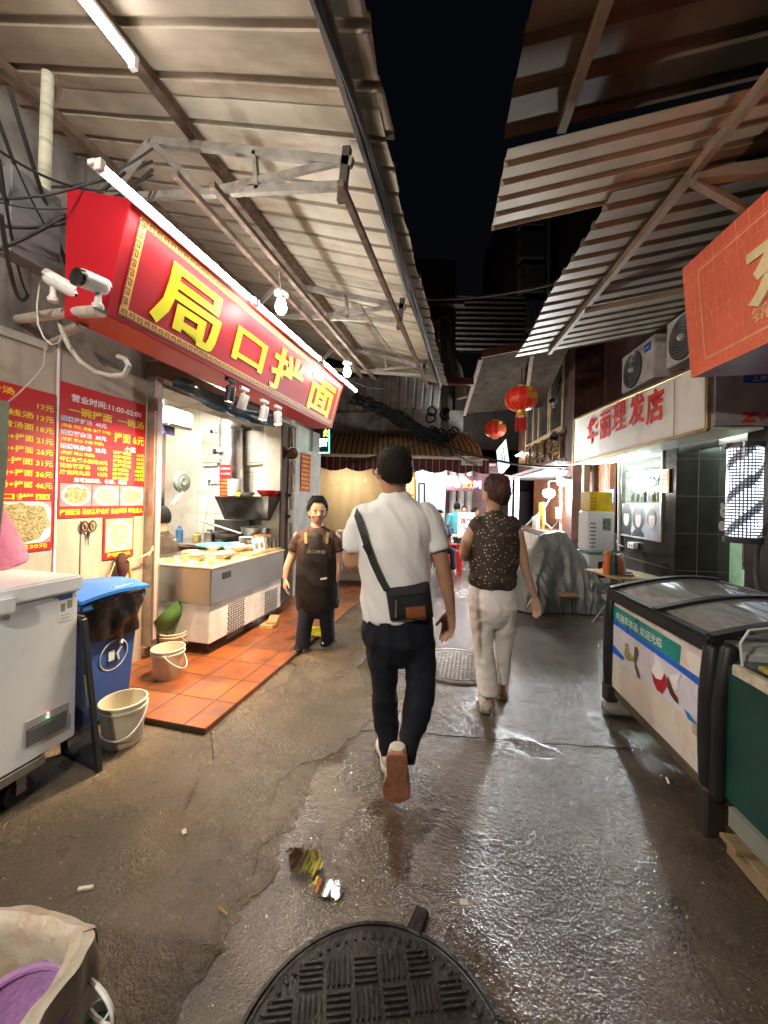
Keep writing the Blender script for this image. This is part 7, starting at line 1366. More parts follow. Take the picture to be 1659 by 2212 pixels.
# stall counter beneath the timber house
p = RA(1150, 1178, 2.3); t = Th("stall_counter", "cream-fronted snack stall counter with a dark top before the timber house", "counter", FR, (2.35, 8.6, 0)); t.part("top", G().mm(2.2, 2.75, 7.9, 9.8, .86, .90), M("top_brown", (.10, .05, .03), .4)); t.part("front", G().mm(2.25, 2.7, 7.95, 9.75, .05, .86), M("front_cream", (.62, .55, .42), .4), bev=.005); t.part("trim", G().mm(2.24, 2.25, 7.95, 9.75, .78, .82), M("trim_dark", (.08, .06, .03), .5))
for i in range(4): one("paper_cup", "stack of white cups on the snack stall counter", "cups", G().lathe((2.32, 8.75 + .1 * i, .90), [(.03, 0), (.045, .30 - .02 * i), (.001, .30 - .02 * i)], 12), M("cup_white", (.75, .72, .60), .4), FR, (2.32, 8.75 + .1 * i, .9), "stacked cups on the stall counter", smooth=True)  # cups in their own plain warm white
t = Th("menu_strip", "narrow yellow and orange menu board hung at the snack stall", "menu board", FR, RA(1169, 1160, 2.4)); z1_, z0_ = RA(1169, 1085, 2.4).z, RA(1169, 1160, 2.4).z; yb = RA(1169, 1120, 2.4).y
t.part("panel", G().mm(2.4, 2.42, yb - .18, yb + .18, z0_, z1_), M("orange_panel", (.65, .30, .05), .4)); t.part("yellow_block", G().mm(2.392, 2.4, yb - .16, yb + .16, lerp((0, 0, z0_), (0, 0, z1_), .62).z, z1_ - .02), M("yellow_block", (.80, .65, .03), .4)); t.part("text_print", text_g([(s, (2.388, yb, z0_ + (z1_ - z0_) * (.08 + .13 * i)), (0, -1, 0), (0, 0, 1), .22, .06, 0, .02) for i, s in enumerate(("煎饺", "拌面", "扁肉", "花生汤", "茶叶蛋", "豆浆", "油条"))]), M("ink_black", (.02, .02, .02), .5))
one("stair_rail", "white handrail slanting up beside dark wooden stairs", "handrail", G().bar(RA(1120, 1152, 2.7), RA(1166, 1108, 2.7), .05), white, FR, RA(1130, 1145, 2.7)); one("staircase", "dark wooden stair side panel under the white handrail", "stairs", G().prism([RA(1122, 1165, 2.75), RA(1168, 1165, 2.75), RA(1168, 1112, 2.75), RA(1122, 1154, 2.75)], (.05, 0, 0)), barkw, FR, RA(1130, 1160, 2.75))
one("sheet_roofing", "pale slanting plastic sheet over the snack stall", "canopy", G().mm(2.1, 3.0, 7.6, 10.5, 2.06, 2.09), M("plastic_pale", (.50, .50, .50), .4), FR, (2.5, 9, 2.06)); 
c = RA(1150, 1035, 2.6); one("ceiling_fan_lamp", "grey round dish lamp under the timber house's soffit", "lamp", G().lathe(c, [(.001, .10), (.05, .10), (.30, .0), (.29, -.02), (.001, .02)], 20, cap=False), M("dish_grey", (.16, .15, .14), .5), FR, c, smooth=True)

c = D(748, 1008, 7.55); tl = Th("awning_lamp", "lit lamp tube fixed to the tan wall under the awning", "lamp", FC, c); tl.part("tube", G().bar(c - V((.25, 0, .0)), c + V((.25, 0, -.02)), .04), E("awning_glow", (1, .85, .6), 1.6))
li = bpy.data.lights.new("awning_light", 'AREA'); li.shape = 'RECTANGLE'; li.size = .6; li.size_y = .1; li.energy = 8; li.color = (1, .86, .66)
lo = bpy.data.objects.new("awning_light", li); col.objects.link(lo); lo.parent = tl.o; lo.location = (0, -.12, -.06); lo.rotation_euler = (rad(28), 0, 0)
# ================================================================= people (view frame FC)
def J(x, y, Y, rpx, ry): p = D(x, y, Y); return (p.x, p.y, p.z, rpx * Y / FPX, ry)
def hand(g, w, d, side, palm, s=1., curl=.5, thumb=1):
    """palm, five fingers and a thumb from wrist w pointing along d; side runs towards the thumb, palm is the palm's normal"""
    w, d, side, palm = V(w), V(d).normalized(), V(side).normalized(), V(palm).normalized()
    R = lambda p, rx, ry: (*p, rx * s, ry * s)
    g.limb([R(w, .026, .019), R(w + d * .03 * s, .034, .016), R(w + d * .07 * s, .042, .015), R(w + d * .095 * s, .040, .012)], tuple(side), 14)
    for i, L_ in enumerate((.072, .080, .074, .058)):
        b = w + d * (.09 - .004 * abs(i - 1)) * s + side * (.030 - .020 * i) * s; a = 0; P = [(*b, .0095 * s, .009 * s)]; dd = d.copy()
        for k in range(3):
            a += curl * (.45 + .12 * i + .1 * k); dr = (d * math.cos(a) + palm * math.sin(a)); b = b + dr * L_ / 3 * s * (1.15 - .12 * k); P.append((*b, (.0088 - .0008 * k) * s, (.0085 - .0008 * k) * s))
        g.limb(P, tuple(side), 8)
    b = w + d * .025 * s + side * .026 * s; td = (d * .75 + side * .6 + palm * .35).normalized()
    g.limb([R(b, .014, .012), R(b + td * .030 * s, .0125, .011), R(b + td * .052 * s + d * .004, .010, .009), R(b + td * .066 * s + d * .012, .008, .008)], tuple(palm), 8)
def shoe(t, m, L_, W_, up_m, sole_m, nm=("shoe", "sole"), open_=False):
    """length along +y, sole at z=0, heel at the origin; m places it"""
    R = lambda y, hw, z0, z1: [m @ V((hw * math.cos(q) , y, z0 + (z1 - z0) * (.5 + .5 * math.sin(q)))) for q in [2 * math.pi * i / 14 for i in range(14)]]
    def loft(rs): g = G(); n = 14; g.add(sum(rs, []), [(i * n + j, i * n + (j + 1) % n, (i + 1) * n + (j + 1) % n, (i + 1) * n + j) for i in range(len(rs) - 1) for j in range(n)] + [tuple(range(n))[::-1], tuple((len(rs) - 1) * n + j for j in range(n))]); return g
    w = W_ / 2; up = [R(0, w * .45, .02, .055), R(.01, w * .62, .018, .085), R(L_ * .18, w * .74, .018, .098 if not open_ else .03), R(L_ * .38, w * .80, .018, .092 if not open_ else .03), R(L_ * .60, w * .95, .018, .066), R(L_ * .80, w * .96, .018, .052), R(L_ * .94, w * .70, .018, .042), R(L_, w * .3, .02, .034)]
    s = t.part(nm[0], loft(up), up_m, smooth=True)
    def sr(y, hw, z): return [m @ V((hw * c_, y, z)) for c_ in (-1, 1)]
    P = [(0, .40), (.012, .66), (L_ * .12, .78), (L_ * .3, .74), (L_ * .45, .70), (L_ * .62, .96), (L_ * .78, 1.02), (L_ * .9, .86), (L_ * .97, .55), (L_ * 1.005, .25)]
    pts = [m @ V((w * k * 1.04, y, .0)) for y, k in P] + [m @ V((-w * k * 1.04, y, .0)) for y, k in P[::-1]]
    t.part(nm[1], G().prism(pts, m.to_3x3() @ V((0, 0, .024))), sole_m, s, bev=.003)
    return s
def head(g, c, w_, h_, d_, f):
    """skull about centre c; f = facing direction in the ground plane; features on the face side"""
    f = V(f).normalized(); s = f.cross(V((0, 0, 1))).normalized(); c = V(c); R = []
    for z, kx, kd, off in ((-.50, .30, .34, .22), (-.44, .50, .55, .20), (-.33, .72, .78, .10), (-.18, .86, .93, .03), (0, .96, 1.0, 0), (.15, 1.0, 1.03, -.02), (.30, .93, .95, -.03), (.42, .70, .72, -.03), (.49, .38, .40, -.03)):
        R.append((*(c + V((0, 0, z * h_)) + f * off * d_ / 2), kx * w_ / 2, kd * d_ / 2))
    g.limb(R, tuple(s), 20)
    g.limb([(*(c + f * d_ * .47 + V((0, 0, .06 * h_))), .009, .008), (*(c + f * d_ * .53 + V((0, 0, -.05 * h_))), .013, .012), (*(c + f * d_ * .565 + V((0, 0, -.12 * h_))), .017, .013)], tuple(s), 10)   # nose
    for k in (-1, 1):
        e = c + s * k * w_ * .505 + V((0, 0, -.02 * h_)); g.limb([(*(e - V((0, 0, .028)) ), .008, .010), (*(e + s * k * .006), .010, .016), (*(e + V((0, 0, .026)) + s * k * .006 - f * .004), .008, .015)], tuple(s), 8)  # ears
        ch = c + s * k * w_ * .27 + f * d_ * .36 + V((0, 0, -.12 * h_)); g.ball(ch - f * .012, .022, 10, 6)
    g.limb([(*(c + s * -.035 + f * d_ * .44 + V((0, 0, .13 * h_))), .010, .009), (*(c + f * d_ * .475 + V((0, 0, .12 * h_))), .010, .009), (*(c + s * .035 + f * d_ * .44 + V((0, 0, .13 * h_))), .010, .009)], (0, 0, 1), 8)
def hair_cap(c, w_, h_, d_, f, cut, grow=.010, rough=.006, back=-.42, seed=0, strands=2600, slen=.016):
    """hair shell: covers the skull above line cut(angle from face, 0 front .. pi back)"""
    f = V(f).normalized(); s = f.cross(V((0, 0, 1))).normalized(); c = V(c); g = G(); nu, nv = 64, 22
    def fn(u, v):
        th = u * 2 * math.pi; a = abs(math.atan2(math.sin(th), math.cos(th))); lo = cut(a); z = lo + (.538 - lo) * math.sin(v * math.pi / 2) ** .92
        k = math.sqrt(max(0, 1 - (abs(z) / .56) ** 2.1)); q = V((math.cos(th), math.sin(th)))
        n_ = noise.noise(V((q.x * 9, q.y * 9, z * 14 + seed))) * rough + noise.noise(V((q.x * 26, q.y * 26, z * 8 + seed))) * rough * .6
        gr = grow * (1 - (1 - min(1, v * 5)) * .6) + n_
        return c + f * ((d_ / 2 * k * 1.02 + gr) * q.x - .012) + s * ((w_ / 2 * k * 1.02 + gr) * q.y) + V((0, 0, z * h_ + (grow if v > .8 else grow * v) + n_ * v))
    g.grid(fn, nu, nv); k = len(g.v); top = sum((g.v[-nu - 1 + i] for i in range(nu)), V()) / nu + V((0, 0, .007)); g.v.append(top); base = k - (nu + 1)
    g.f += [(base + i, base + i + 1, k) for i in range(nu)]
    rr = random.Random(seed + 5); nv_ = len(g.v) - 1; ctr = c
    for _ in range(strands):
        p = g.v[rr.randrange((nu + 1) * 1, nv_)]; o = (p - ctr).normalized(); dn = (V((0, 0, -1)) + o * rr.uniform(.2, .7) + V((rr.uniform(-.5, .5), rr.uniform(-.5, .5), rr.uniform(-.2, .2)))).normalized(); L__ = rr.uniform(.5, 1) * slen; sd = o.cross(dn).normalized() * .0011
        q = p + V((rr.uniform(-.006, .006), rr.uniform(-.006, .006), rr.uniform(-.006, .006))); g.add([q - sd, q + sd, q + dn * L__ + o * .003], [(0, 1, 2)])
    return g
shirtw = M("white_cotton", (.86, .85, .84), .85, var=.03, bump=.25, bs=160)
navy = M("navy_trousers", (.004, .006, .013), .85, var=.3, vs=20, bump=.3, bs=200)
shoew = M("cream_shoe", (.58, .53, .44), .6, var=.1); solem = M("brown_sole", (.36, .15, .09), .7, var=.25, vs=30, bump=.5, bs=120)

# ---------------------------------------------------------------- walking man from behind
r0 = D(850, 1660, 2.06); MAN = Th("person", "man in white t-shirt and navy trousers walking away with a black shoulder bag", "person", FC, (r0.x, r0.y, 0.0))
g = G(); YM = 2.12
g.limb([J(856, 1330, YM, 66, .11), J(855, 1260, YM, 64, .115), J(851, 1190, YM, 70, .125), J(852, 1130, YM, 80, .12), J(852, 1104, YM, 66, .095), J(852, 1086, YM, 34, .065), J(853, 1072, YM - .005, 26, .055), J(853, 1052, YM, 26, .06)])
head(g, D(851, 1022, YM - .0), .178, .245, .20, (-.32, 1, 0))
# left arm (bent forward)
g.limb([J(778, 1118, YM, 22, .055), J(768, 1160, YM, 21, .052), J(763, 1190, YM - .01, 21, .05), J(762, 1212, YM + .0, 21, .05), J(764, 1222, YM + .06, 18, .045)]); P = [J(764, 1218, YM + .03, 19, .045), J(770, 1220, YM + .14, 16, .036), J(778, 1222, YM + .25, 12, .026)]
g.limb(P, (1, 0, 0)); hand(g, P[-1][:3], (.15, 1, .05), (.2, 0, 1), (1, 0, -.1), 1, .9)
# right arm hanging
g.limb([J(928, 1118, YM, 24, .056), J(938, 1150, YM, 22, .054), J(946, 1187, YM, 20, .05), J(956, 1225, YM + .01, 17, .044), J(962, 1255, YM + .02, 16.5, .043), J(969, 1286, YM + .03, 13.5, .036), J(974, 1322, YM + .05, 10, .026)]); hand(g, J(974, 1320, YM + .05, 9, .02)[:3], (-.12, .10, -1), (-.85, .6, 0), (-.5, -.9, -.1), 1.08, .35)
for L_ in (((833, 1372, YM, 30, .08), (829, 1440, YM, 26, .075), (831, 1500, YM - .01, 22, .06), (832, 1545, YM, 21, .058), (838, 1600, YM - .02, 16, .045), (845, 1650, YM - .02, 12, .035)), ((892, 1372, YM, 32, .08), (905, 1440, YM - .02, 26, .075), (907, 1500, YM - .08, 22, .06), (898, 1550, YM - .14, 21, .055), (882, 1605, YM - .22, 15, .042), (868, 1645, YM - .27, 12, .035))):
    g.limb([J(*q) for q in L_])
MAN.part("body", None, skin, me=skin_of(g, .0062, MAN.loc, 3))
g = G(); g.limb([J(857, 1333, YM, 73, .125), J(856, 1300, YM, 72, .125), J(855, 1260, YM, 72, .13), J(852, 1220, YM, 74, .135), J(850, 1180, YM, 77, .14), J(852, 1140, YM, 84, .135), J(852, 1112, YM, 84, .115), J(852, 1096, YM, 66, .095), J(852, 1082, YM - .002, 38, .075)], n=20, flat="s")
g.limb([J(792, 1112, YM, 25, .075), J(774, 1135, YM, 25, .075), J(765, 1165, YM - .005, 23, .068), J(761, 1190, YM - .01, 23, .068)], flat="e"); g.limb([J(915, 1112, YM, 26, .075), J(932, 1130, YM, 25, .075), J(942, 1160, YM, 22.5, .068), J(947, 1186, YM, 22, .068)], flat="e")
shirt = MAN.part("t_shirt", None, shirtw, me=skin_of(g, .0085, MAN.loc, 6, amp=.012, fs=(11, 6, 2.6), seed=3))
MAN.part("collar", G().tube([(D(853, 1078, YM).x + .066 * math.cos(q), YM + .060 * math.sin(q), D(853, 1079, YM).z + .006 * math.sin(q)) for q in [i * math.pi / 14 for i in range(28)]], .006, 8, closed=True), shirtw, shirt, smooth=True)
g = G(); g.limb([J(858, 1318, YM, 70, .118), J(859, 1350, YM, 77, .135), J(860, 1375, YM - .005, 77, .14), J(860, 1395, YM, 68, .125)], n=20)
g.limb([J(829, 1372, YM, 37, .105), J(826, 1410, YM, 32, .10), J(828, 1450, YM, 28.5, .095), J(830, 1500, YM - .01, 26, .08), J(832, 1540, YM, 26, .076), J(837, 1580, YM - .01, 21.5, .066), J(842, 1620, YM - .02, 18, .056), J(845, 1641, YM - .02, 17.5, .054)], flat="e")
g.limb([J(897, 1372, YM, 40, .105), J(903, 1410, YM - .01, 34.5, .10), J(909, 1450, YM - .03, 30, .09), J(908, 1492, YM - .08, 30, .078), J(900, 1540, YM - .13, 28, .072), J(890, 1580, YM - .18, 23, .062), J(880, 1622, YM - .24, 18.5, .054), J(876, 1644, YM - .26, 18, .052)], flat="e")
MAN.part("trousers", None, navy, me=skin_of(g, .0085, MAN.loc, 5, amp=.009, fs=(12, 9, 8), seed=8))
hc, hw, hh, hd = D(851, 1021, YM), .178, .245, .20
MAN.part("hair", hair_cap(hc, hw, hh, hd, (-.32, 1, 0), lambda a: .22 if a < .9 else (.10 - (a - .9) * .24 if a < 1.5 else (-.07 if a < 1.9 else -.16 - min(.10, (a - 1.9) * .2))), .012, .006), hairm, smooth=True)
f = V((-.32, 1, 0)).normalized(); s_ = f.cross(V((0, 0, 1))); e = hc + s_ * -.092 + V((0, 0, .0))
gl = MAN.part("glasses", G().bar(e + V((0, 0, .012)), e + f * .115 + V((0, 0, .018)), .004, .006).tube([e + f * .118 + s_ * (.03 + .024 * math.cos(q)) + V((0, 0, .008 + .018 * math.sin(q))) for q in [i * math.pi / 8 for i in range(16)]], .003, 6, closed=True).tube([e + f * .118 + s_ * (.09 + .024 * math.cos(q)) + V((0, 0, .008 + .018 * math.sin(q))) for q in [i * math.pi / 8 for i in range(16)]], .003, 6, closed=True), M("specs", (.03, .02, .02), .3))
# shoes: left flat, right pushed off with its sole towards us
m = Matrix.Translation((D(842, 1680, 2.06).x, 2.03, .004)) @ Matrix.Rotation(rad(6), 4, 'Z'); shoe(MAN, m, .29, .112, shoew, M("white_sole", (.5, .48, .44), .6))
toe = FC.z(856, 1736, .012); L_ = .285; m = Matrix.Translation(toe) @ Matrix.Rotation(rad(-4), 4, 'Z') @ Matrix.Rotation(rad(-76), 4, 'X') @ Matrix.Translation((0, -L_, 0)); shoe(MAN, m, L_, .125, shoew, solem)
# bag
bagm = M("bag_canvas", (.010, .010, .013), .7, var=.3, bump=.4, bs=150); q4 = [D(*q, YM - .16) for q in ((833, 1273), (928, 1262), (937, 1333), (843, 1341))]
BG = Th("shoulder_bag", "black canvas shoulder bag with a tan leather patch on the man's hip", "bag", FC, q4[3])
qq = [p + V((0, 0, 0)) for p in q4]; mid = sum(qq, V()) / 4
g = G(); N8 = 10
def bf(u, v):
    p = lerp(lerp(qq[3], qq[2], u), lerp(qq[0], qq[1], u), v); b = (max(0, 1 - (2 * u - 1) ** 4) * max(0, 1 - (2 * v - 1) ** 4)) ** .5; return p + V((0, -.035 * b, 0))
g.grid(bf, 16, 12, (0, .07, 0)); BG.part("bag_body", g, bagm, smooth=True)
def onbag(u, v, d=.004): return V(bf(u, v)) + V((0, -d, 0))
BG.part("leather_patch", G().grid(lambda u, v: onbag(.38 + .44 * u, .07 + .36 * v, .005 + .0), 6, 4, (0, .003, 0)), M("tan_leather", (.25, .085, .03), .55, bump=.2, bs=60), smooth=True)
BG.part("zip_line", G().tube([onbag(.03 + .94 * i / 12, .80, .003) for i in range(13)], .003, 6), blackm); BG.part("zip_pull", G().box(onbag(.17, .42, .006), (.010, .006, .085)), M("pull_grey", (.16, .12, .12), .4))
sp = [D(*q) for q in ((836, 1275, YM - .165), (822, 1250, YM - .16), (806, 1215, YM - .155), (795, 1185, YM - .152), (785, 1155, YM - .150), (777, 1130, YM - .140), (771, 1112, YM - .105), (771, 1103, YM - .05), (776, 1100, YM))]
g = G(); n_ = len(sp); vs = []
for i, p in enumerate(sp):
    t_ = (sp[min(i + 1, n_ - 1)] - sp[max(i - 1, 0)]).normalized(); o = t_.cross(V((0, 1, .25))).normalized() * .017; vs += [p - o, p + o, p + o + V((0, .005, 0)), p - o + V((0, .005, 0))]
g.add(vs, [(i * 4 + j, i * 4 + (j + 1) % 4, (i + 1) * 4 + (j + 1) % 4, (i + 1) * 4 + j) for i in range(n_ - 1) for j in range(4)] + [(0, 1, 2, 3), (4 * n_ - 4, 4 * n_ - 3, 4 * n_ - 2, 4 * n_ - 1)]); BG.part("strap", g, M("strap_black", (.018, .022, .018), .6)); BG.part("buckle", G().box(sp[3] + V((-.004, -.006, 0)), (.05, .014, .03), 0, 0, rad(60)), black)

# ---------------------------------------------------------------- woman in a dotted blouse from behind
YW = 2.73; WO = Th("person", "woman with pinned-up hair, dotted sleeveless blouse and white trousers walking away", "person", FC, (D(1060, 1535, YW).x, YW, 0))
g = G(); g.limb([J(1065, 1290, YW, 44, .10), J(1065, 1250, YW, 40, .10), J(1067, 1200, YW, 42, .10), J(1068, 1160, YW, 44, .10), J(1068, 1132, YW, 44, .08), J(1067, 1118, YW, 24, .055), J(1066, 1104, YW, 15, .045), J(1066, 1090, YW, 15, .048)])
head(g, D(1068, 1070, YW), .150, .215, .175, (-.65, 1, 0))
g.limb([J(1028, 1133, YW, 12, .038), J(1017, 1150, YW, 13.5, .042), J(1008, 1172, YW - .005, 13.5, .042), J(1004, 1195, YW, 13, .04), J(1006, 1204, YW + .04, 12, .035)]); P = [J(1007, 1200, YW + .02, 12, .036), J(1018, 1196, YW + .12, 10, .030), J(1028, 1190, YW + .22, 7.5, .022)]
g.limb(P); hand(g, P[-1][:3], (.3, 1, .1), (0, 0, 1), (1, -.3, 0), .9, .8)
g.limb([J(1106, 1134, YW, 12, .036), J(1119, 1155, YW, 12.5, .040), J(1126, 1185, YW, 12, .038), J(1132, 1218, YW, 10.5, .034), J(1143, 1256, YW + .01, 8.5, .028), J(1155, 1288, YW + .02, 6.3, .021)]); hand(g, J(1156, 1290, YW + .02, 6, .02)[:3], (.20, .05, -1), (-.7, .7, 0), (-.6, -.6, -.1), .92, .3)
for L_ in (((1044, 1330, YW, 16, .06), (1043, 1400, YW, 12, .05), (1050, 1460, YW - .03, 10, .04), (1056, 1505, YW - .06, 9, .033), (1058, 1524, YW - .07, 9, .033)), ((1087, 1330, YW, 16, .06), (1086, 1400, YW + .03, 11, .045), (1084, 1455, YW + .06, 10, .04), (1084, 1480, YW + .08, 9, .03), (1084, 1497, YW + .08, 9, .03))): g.limb([J(*q) for q in L_])
WO.part("body", None, M("light_skin", (.52, .32, .21), .5, var=.06, bump=.1, bs=120), me=skin_of(g, .0062, WO.loc, 3))
dm = bpy.data.materials.new("dotted_cloth"); dm.use_nodes = True; nt = dm.node_tree; N = nt.nodes; L = nt.links; p = N['Principled BSDF']; p.inputs['Roughness'].default_value = .8
tc = N.new('ShaderNodeTexCoord'); mp = N.new('ShaderNodeMapping'); mp.inputs['Scale'].default_value = (1, .0, 1); mp.inputs['Rotation'].default_value = (0, rad(20), 0); L.new(tc.outputs['Object'], mp.inputs[0]); vo = N.new('ShaderNodeTexVoronoi'); vo.inputs['Scale'].default_value = 46; vo.inputs['Randomness'].default_value = .45; L.new(mp.outputs[0], vo.inputs[0])
r = N.new('ShaderNodeValToRGB'); r.color_ramp.elements[0].position = .17; r.color_ramp.elements[0].color = (.62, .54, .42, 1); r.color_ramp.elements[1].position = .22; r.color_ramp.elements[1].color = (.045, .030, .020, 1); L.new(vo.outputs['Distance'], r.inputs[0]); L.new(r.outputs[0], p.inputs['Base Color'])
g = G(); g.limb([J(1064, 1270, YW, 42, .10), J(1065, 1258, YW, 50, .135), J(1064, 1246, YW, 51, .14), J(1064, 1236, YW, 48, .125), J(1066, 1215, YW, 50, .13), J(1068, 1180, YW, 50, .13), J(1068, 1150, YW, 50, .12), J(1068, 1132, YW, 48, .10), J(1067, 1121, YW, 34, .075), J(1066, 1113, YW, 19, .058)], n=20)
g.limb([J(1031, 1126, YW, 13, .05), J(1025, 1140, YW, 13, .055)]); g.limb([J(1103, 1126, YW, 13, .05), J(1109, 1140, YW, 13, .055)])
WO.part("blouse", None, dm, me=skin_of(g, .0085, WO.loc, 4, amp=.009, fs=(13, 9, 6), seed=2))
wp = M("white_denim", (.84, .81, .76), .8, var=.05, bump=.3, bs=150)
g = G(); g.limb([J(1065, 1262, YW, 46, .10), J(1065, 1285, YW, 50, .13), J(1065, 1308, YW - .01, 52, .14), J(1065, 1325, YW, 48, .13)], n=20)
g.limb([J(1042, 1318, YW - .005, 26.5, .105), J(1041, 1345, YW, 24, .10), J(1043, 1380, YW - .01, 20.5, .085), J(1046, 1410, YW - .02, 20, .08), J(1050, 1450, YW - .04, 21, .078), J(1054, 1485, YW - .05, 22, .08), J(1055, 1500, YW - .06, 22.5, .08)], flat="e")
g.limb([J(1089, 1318, YW - .005, 26.5, .105), J(1088, 1345, YW + .01, 23.5, .10), J(1087, 1380, YW + .03, 19, .085), J(1085.5, 1410, YW + .05, 17, .075), J(1084.5, 1440, YW + .07, 15.5, .07), J(1084, 1470, YW + .08, 15.5, .07)], flat="e")
WO.part("trousers", None, wp, me=skin_of(g, .008, WO.loc, 3, amp=.006, fs=(10, 9, 12), seed=5)); pk = G()
for x in (1045, 1090): pk.bar(D(x - 12, 1288, YW - .155), D(x + 12, 1288, YW - .155), .003, .003)
hc = D(1069, 1066, YW); hm = M("auburn_hair", (.055, .016, .012), .4, var=.5, vs=50, bump=1, bs=120)
g = hair_cap(hc, .150, .215, .175, (-.65, 1, 0), lambda a: .30 if a < .8 else (.30 - (a - .8) * .62 if a < 1.5 else -.16 - min(.22, (a - 1.5) * .2)), .018, .008, seed=4); hr = WO.part("hair", g, hm, smooth=True)
g = G(); b_ = hc + V((.025, -.085, .02)); g.limb([(b_.x - .02, b_.y, b_.z - .055, .03, .02), (b_.x, b_.y - .012, b_.z - .02, .048, .036), (b_.x + .012, b_.y - .01, b_.z + .02, .044, .036), (b_.x + .018, b_.y + .012, b_.z + .055, .03, .025)]); WO.part("hair_bun", g, hm, hr, smooth=True)
WO.part("hair_claw", G().limb([(b_.x + .03, b_.y + .015, b_.z + .085, .018, .012), (b_.x + .035, b_.y, b_.z + .06, .022, .014), (b_.x + .035, b_.y - .01, b_.z + .03, .012, .01)]), M("claw_maroon", (.14, .015, .025), .25), hr, smooth=True)
for (x, y, z_) in ((1046, 1540, .012), (1082, 1511, .012)):
    c = FC.z(x, y, z_); m = Matrix.Translation((c.x + .01, c.y + .0, .006)) @ Matrix.Rotation(rad(-14), 4, 'Z'); shoe(WO, m, .25, .105, M("slipper_white", (.55, .52, .47), .5), M("slipper_sole", (.30, .26, .20), .6), ("slipper", "slipper_sole"), True)

# ---------------------------------------------------------------- stall woman in a brown apron, facing us
YC = 3.68; CH = Th("person", "smiling older woman in a brown apron walking towards the viewer", "person", FC, (D(684, 1400, YC).x, YC, .014))
g = G(); g.limb([J(685, 1310, YC, 38, .13), J(684, 1250, YC, 40, .14), J(684, 1200, YC, 40, .135), J(684, 1165, YC, 42, .12), J(684, 1152, YC, 30, .085), J(685, 1143, YC, 15, .06), J(685, 1128, YC, 13, .055)])
fc = (.30, -1, 0); head(g, D(686, 1107, YC - .01), .160, .228, .185, fc)
g.limb([J(646, 1158, YC, 12, .055), J(638, 1185, YC, 11, .05), J(628, 1208, YC - .01, 9.5, .045), J(620, 1228, YC - .02, 8.5, .042), J(616.5, 1250, YC - .04, 6, .026)]); hand(g, J(616.5, 1249, YC - .04, 6, .02)[:3], (.0, -.1, -1), (.5, -.8, 0), (.8, .3, 0), .98, .5)
g.limb([J(722, 1158, YC, 12, .055), J(731, 1185, YC, 10.5, .05), J(733, 1208, YC, 9, .045), J(731, 1228, YC - .01, 8, .04), J(727, 1252, YC - .03, 6, .026)]); hand(g, J(727, 1251, YC - .03, 6, .02)[:3], (-.15, -.1, -1), (-.5, -.8, 0), (-.8, .3, 0), .98, .5)
for L_ in (((667, 1300, YC, 17, .085), (660, 1345, YC - .04, 14, .07), (654, 1390, YC - .06, 9, .04), (653, 1406, YC - .07, 8, .035)), ((703, 1300, YC, 16, .085), (707, 1340, YC + .04, 13, .07), (709, 1372, YC + .10, 9, .04), (709, 1386, YC + .13, 8, .035))): g.limb([J(*q) for q in L_])
CH.part("body", None, M("warm_skin", (.56, .34, .23), .55, var=.06, bump=.08, bs=110), me=skin_of(g, .0065, CH.loc, 2))
bw_ = M("brown_blouse", (.055, .026, .018), .8, var=.5, vs=26, bump=.3, bs=80); apm = M("apron_brown", (.011, .007, .006), .75, var=.3, vs=8, bump=.2, bs=90); pt = M("dark_trousers", (.010, .012, .024), .7, var=.3)
g = G(); g.limb([J(685, 1290, YC, 42, .14), J(684, 1240, YC, 43, .15), J(684, 1200, YC, 43, .145), J(684, 1166, YC, 44, .13), J(684, 1154, YC, 34, .10)], n=18, flat="s")
g.limb([J(652, 1157, YC, 13, .07), J(640, 1172, YC, 12.5, .065), J(634, 1190, YC, 12, .062)], flat="e"); g.limb([J(716, 1157, YC, 13, .07), J(728, 1172, YC, 12, .065), J(732, 1191, YC, 11.5, .062)], flat="e")
CH.part("blouse", None, bw_, me=skin_of(g, .010, CH.loc, 3, amp=.005, fs=(8, 8, 4), seed=1))
CH.part("undershirt_collar", G().lathe(D(685, 1153, YC), [(.115, -.045), (.095, -.005), (.066, .022), (.060, .018)], 22, cap=False, sy=.9), black, smooth=True)
g = G(); g.limb([J(687, 1311, YC + .01, 45, .145), J(685, 1280, YC, 45, .15), J(685, 1240, YC, 45, .158), J(685, 1205, YC - .005, 41, .156), J(685, 1180, YC - .01, 33, .142), J(685, 1166, YC - .015, 27, .128)], n=20, flat="s")
ap = CH.part("apron", None, apm, me=skin_of(g, .010, CH.loc, 3, amp=.009, fs=(7, 7, 4), seed=6))
sm = M("apron_strap", (.30, .17, .06), .7)
for x0, x1, k in ((660, 661, 0), (708, 706, 1)): CH.part("apron_strap", G().grid(lambda u, v: D(lerp((x0, 0, 0), (x1, 0, 0), v).x - 3 + 6 * u, 1150 + 24 * v, YC - .105 - .045 * v), 3, 6, (0, .008, 0)), sm if k == 0 else M("apron_strap_dull", (.13, .085, .04), .7), ap)
CH.part("apron_print", text_g([("局口拌面", D(683, 1192, YC - .175), (1, 0, 0), (0, 0, 1), .17, .032, 0, .01)]), M("apron_print_grey", (.22, .19, .17), .6), ap); CH.part("apron_tag", G().box(D(699, 1250, YC - .175), (.06, .006, .016), 0, 0, rad(-10)), M("tag_pale", (.5, .45, .4), .5), ap)
g = G(); g.limb([J(685, 1292, YC, 40, .13), J(685, 1312, YC, 38, .125)], n=16)
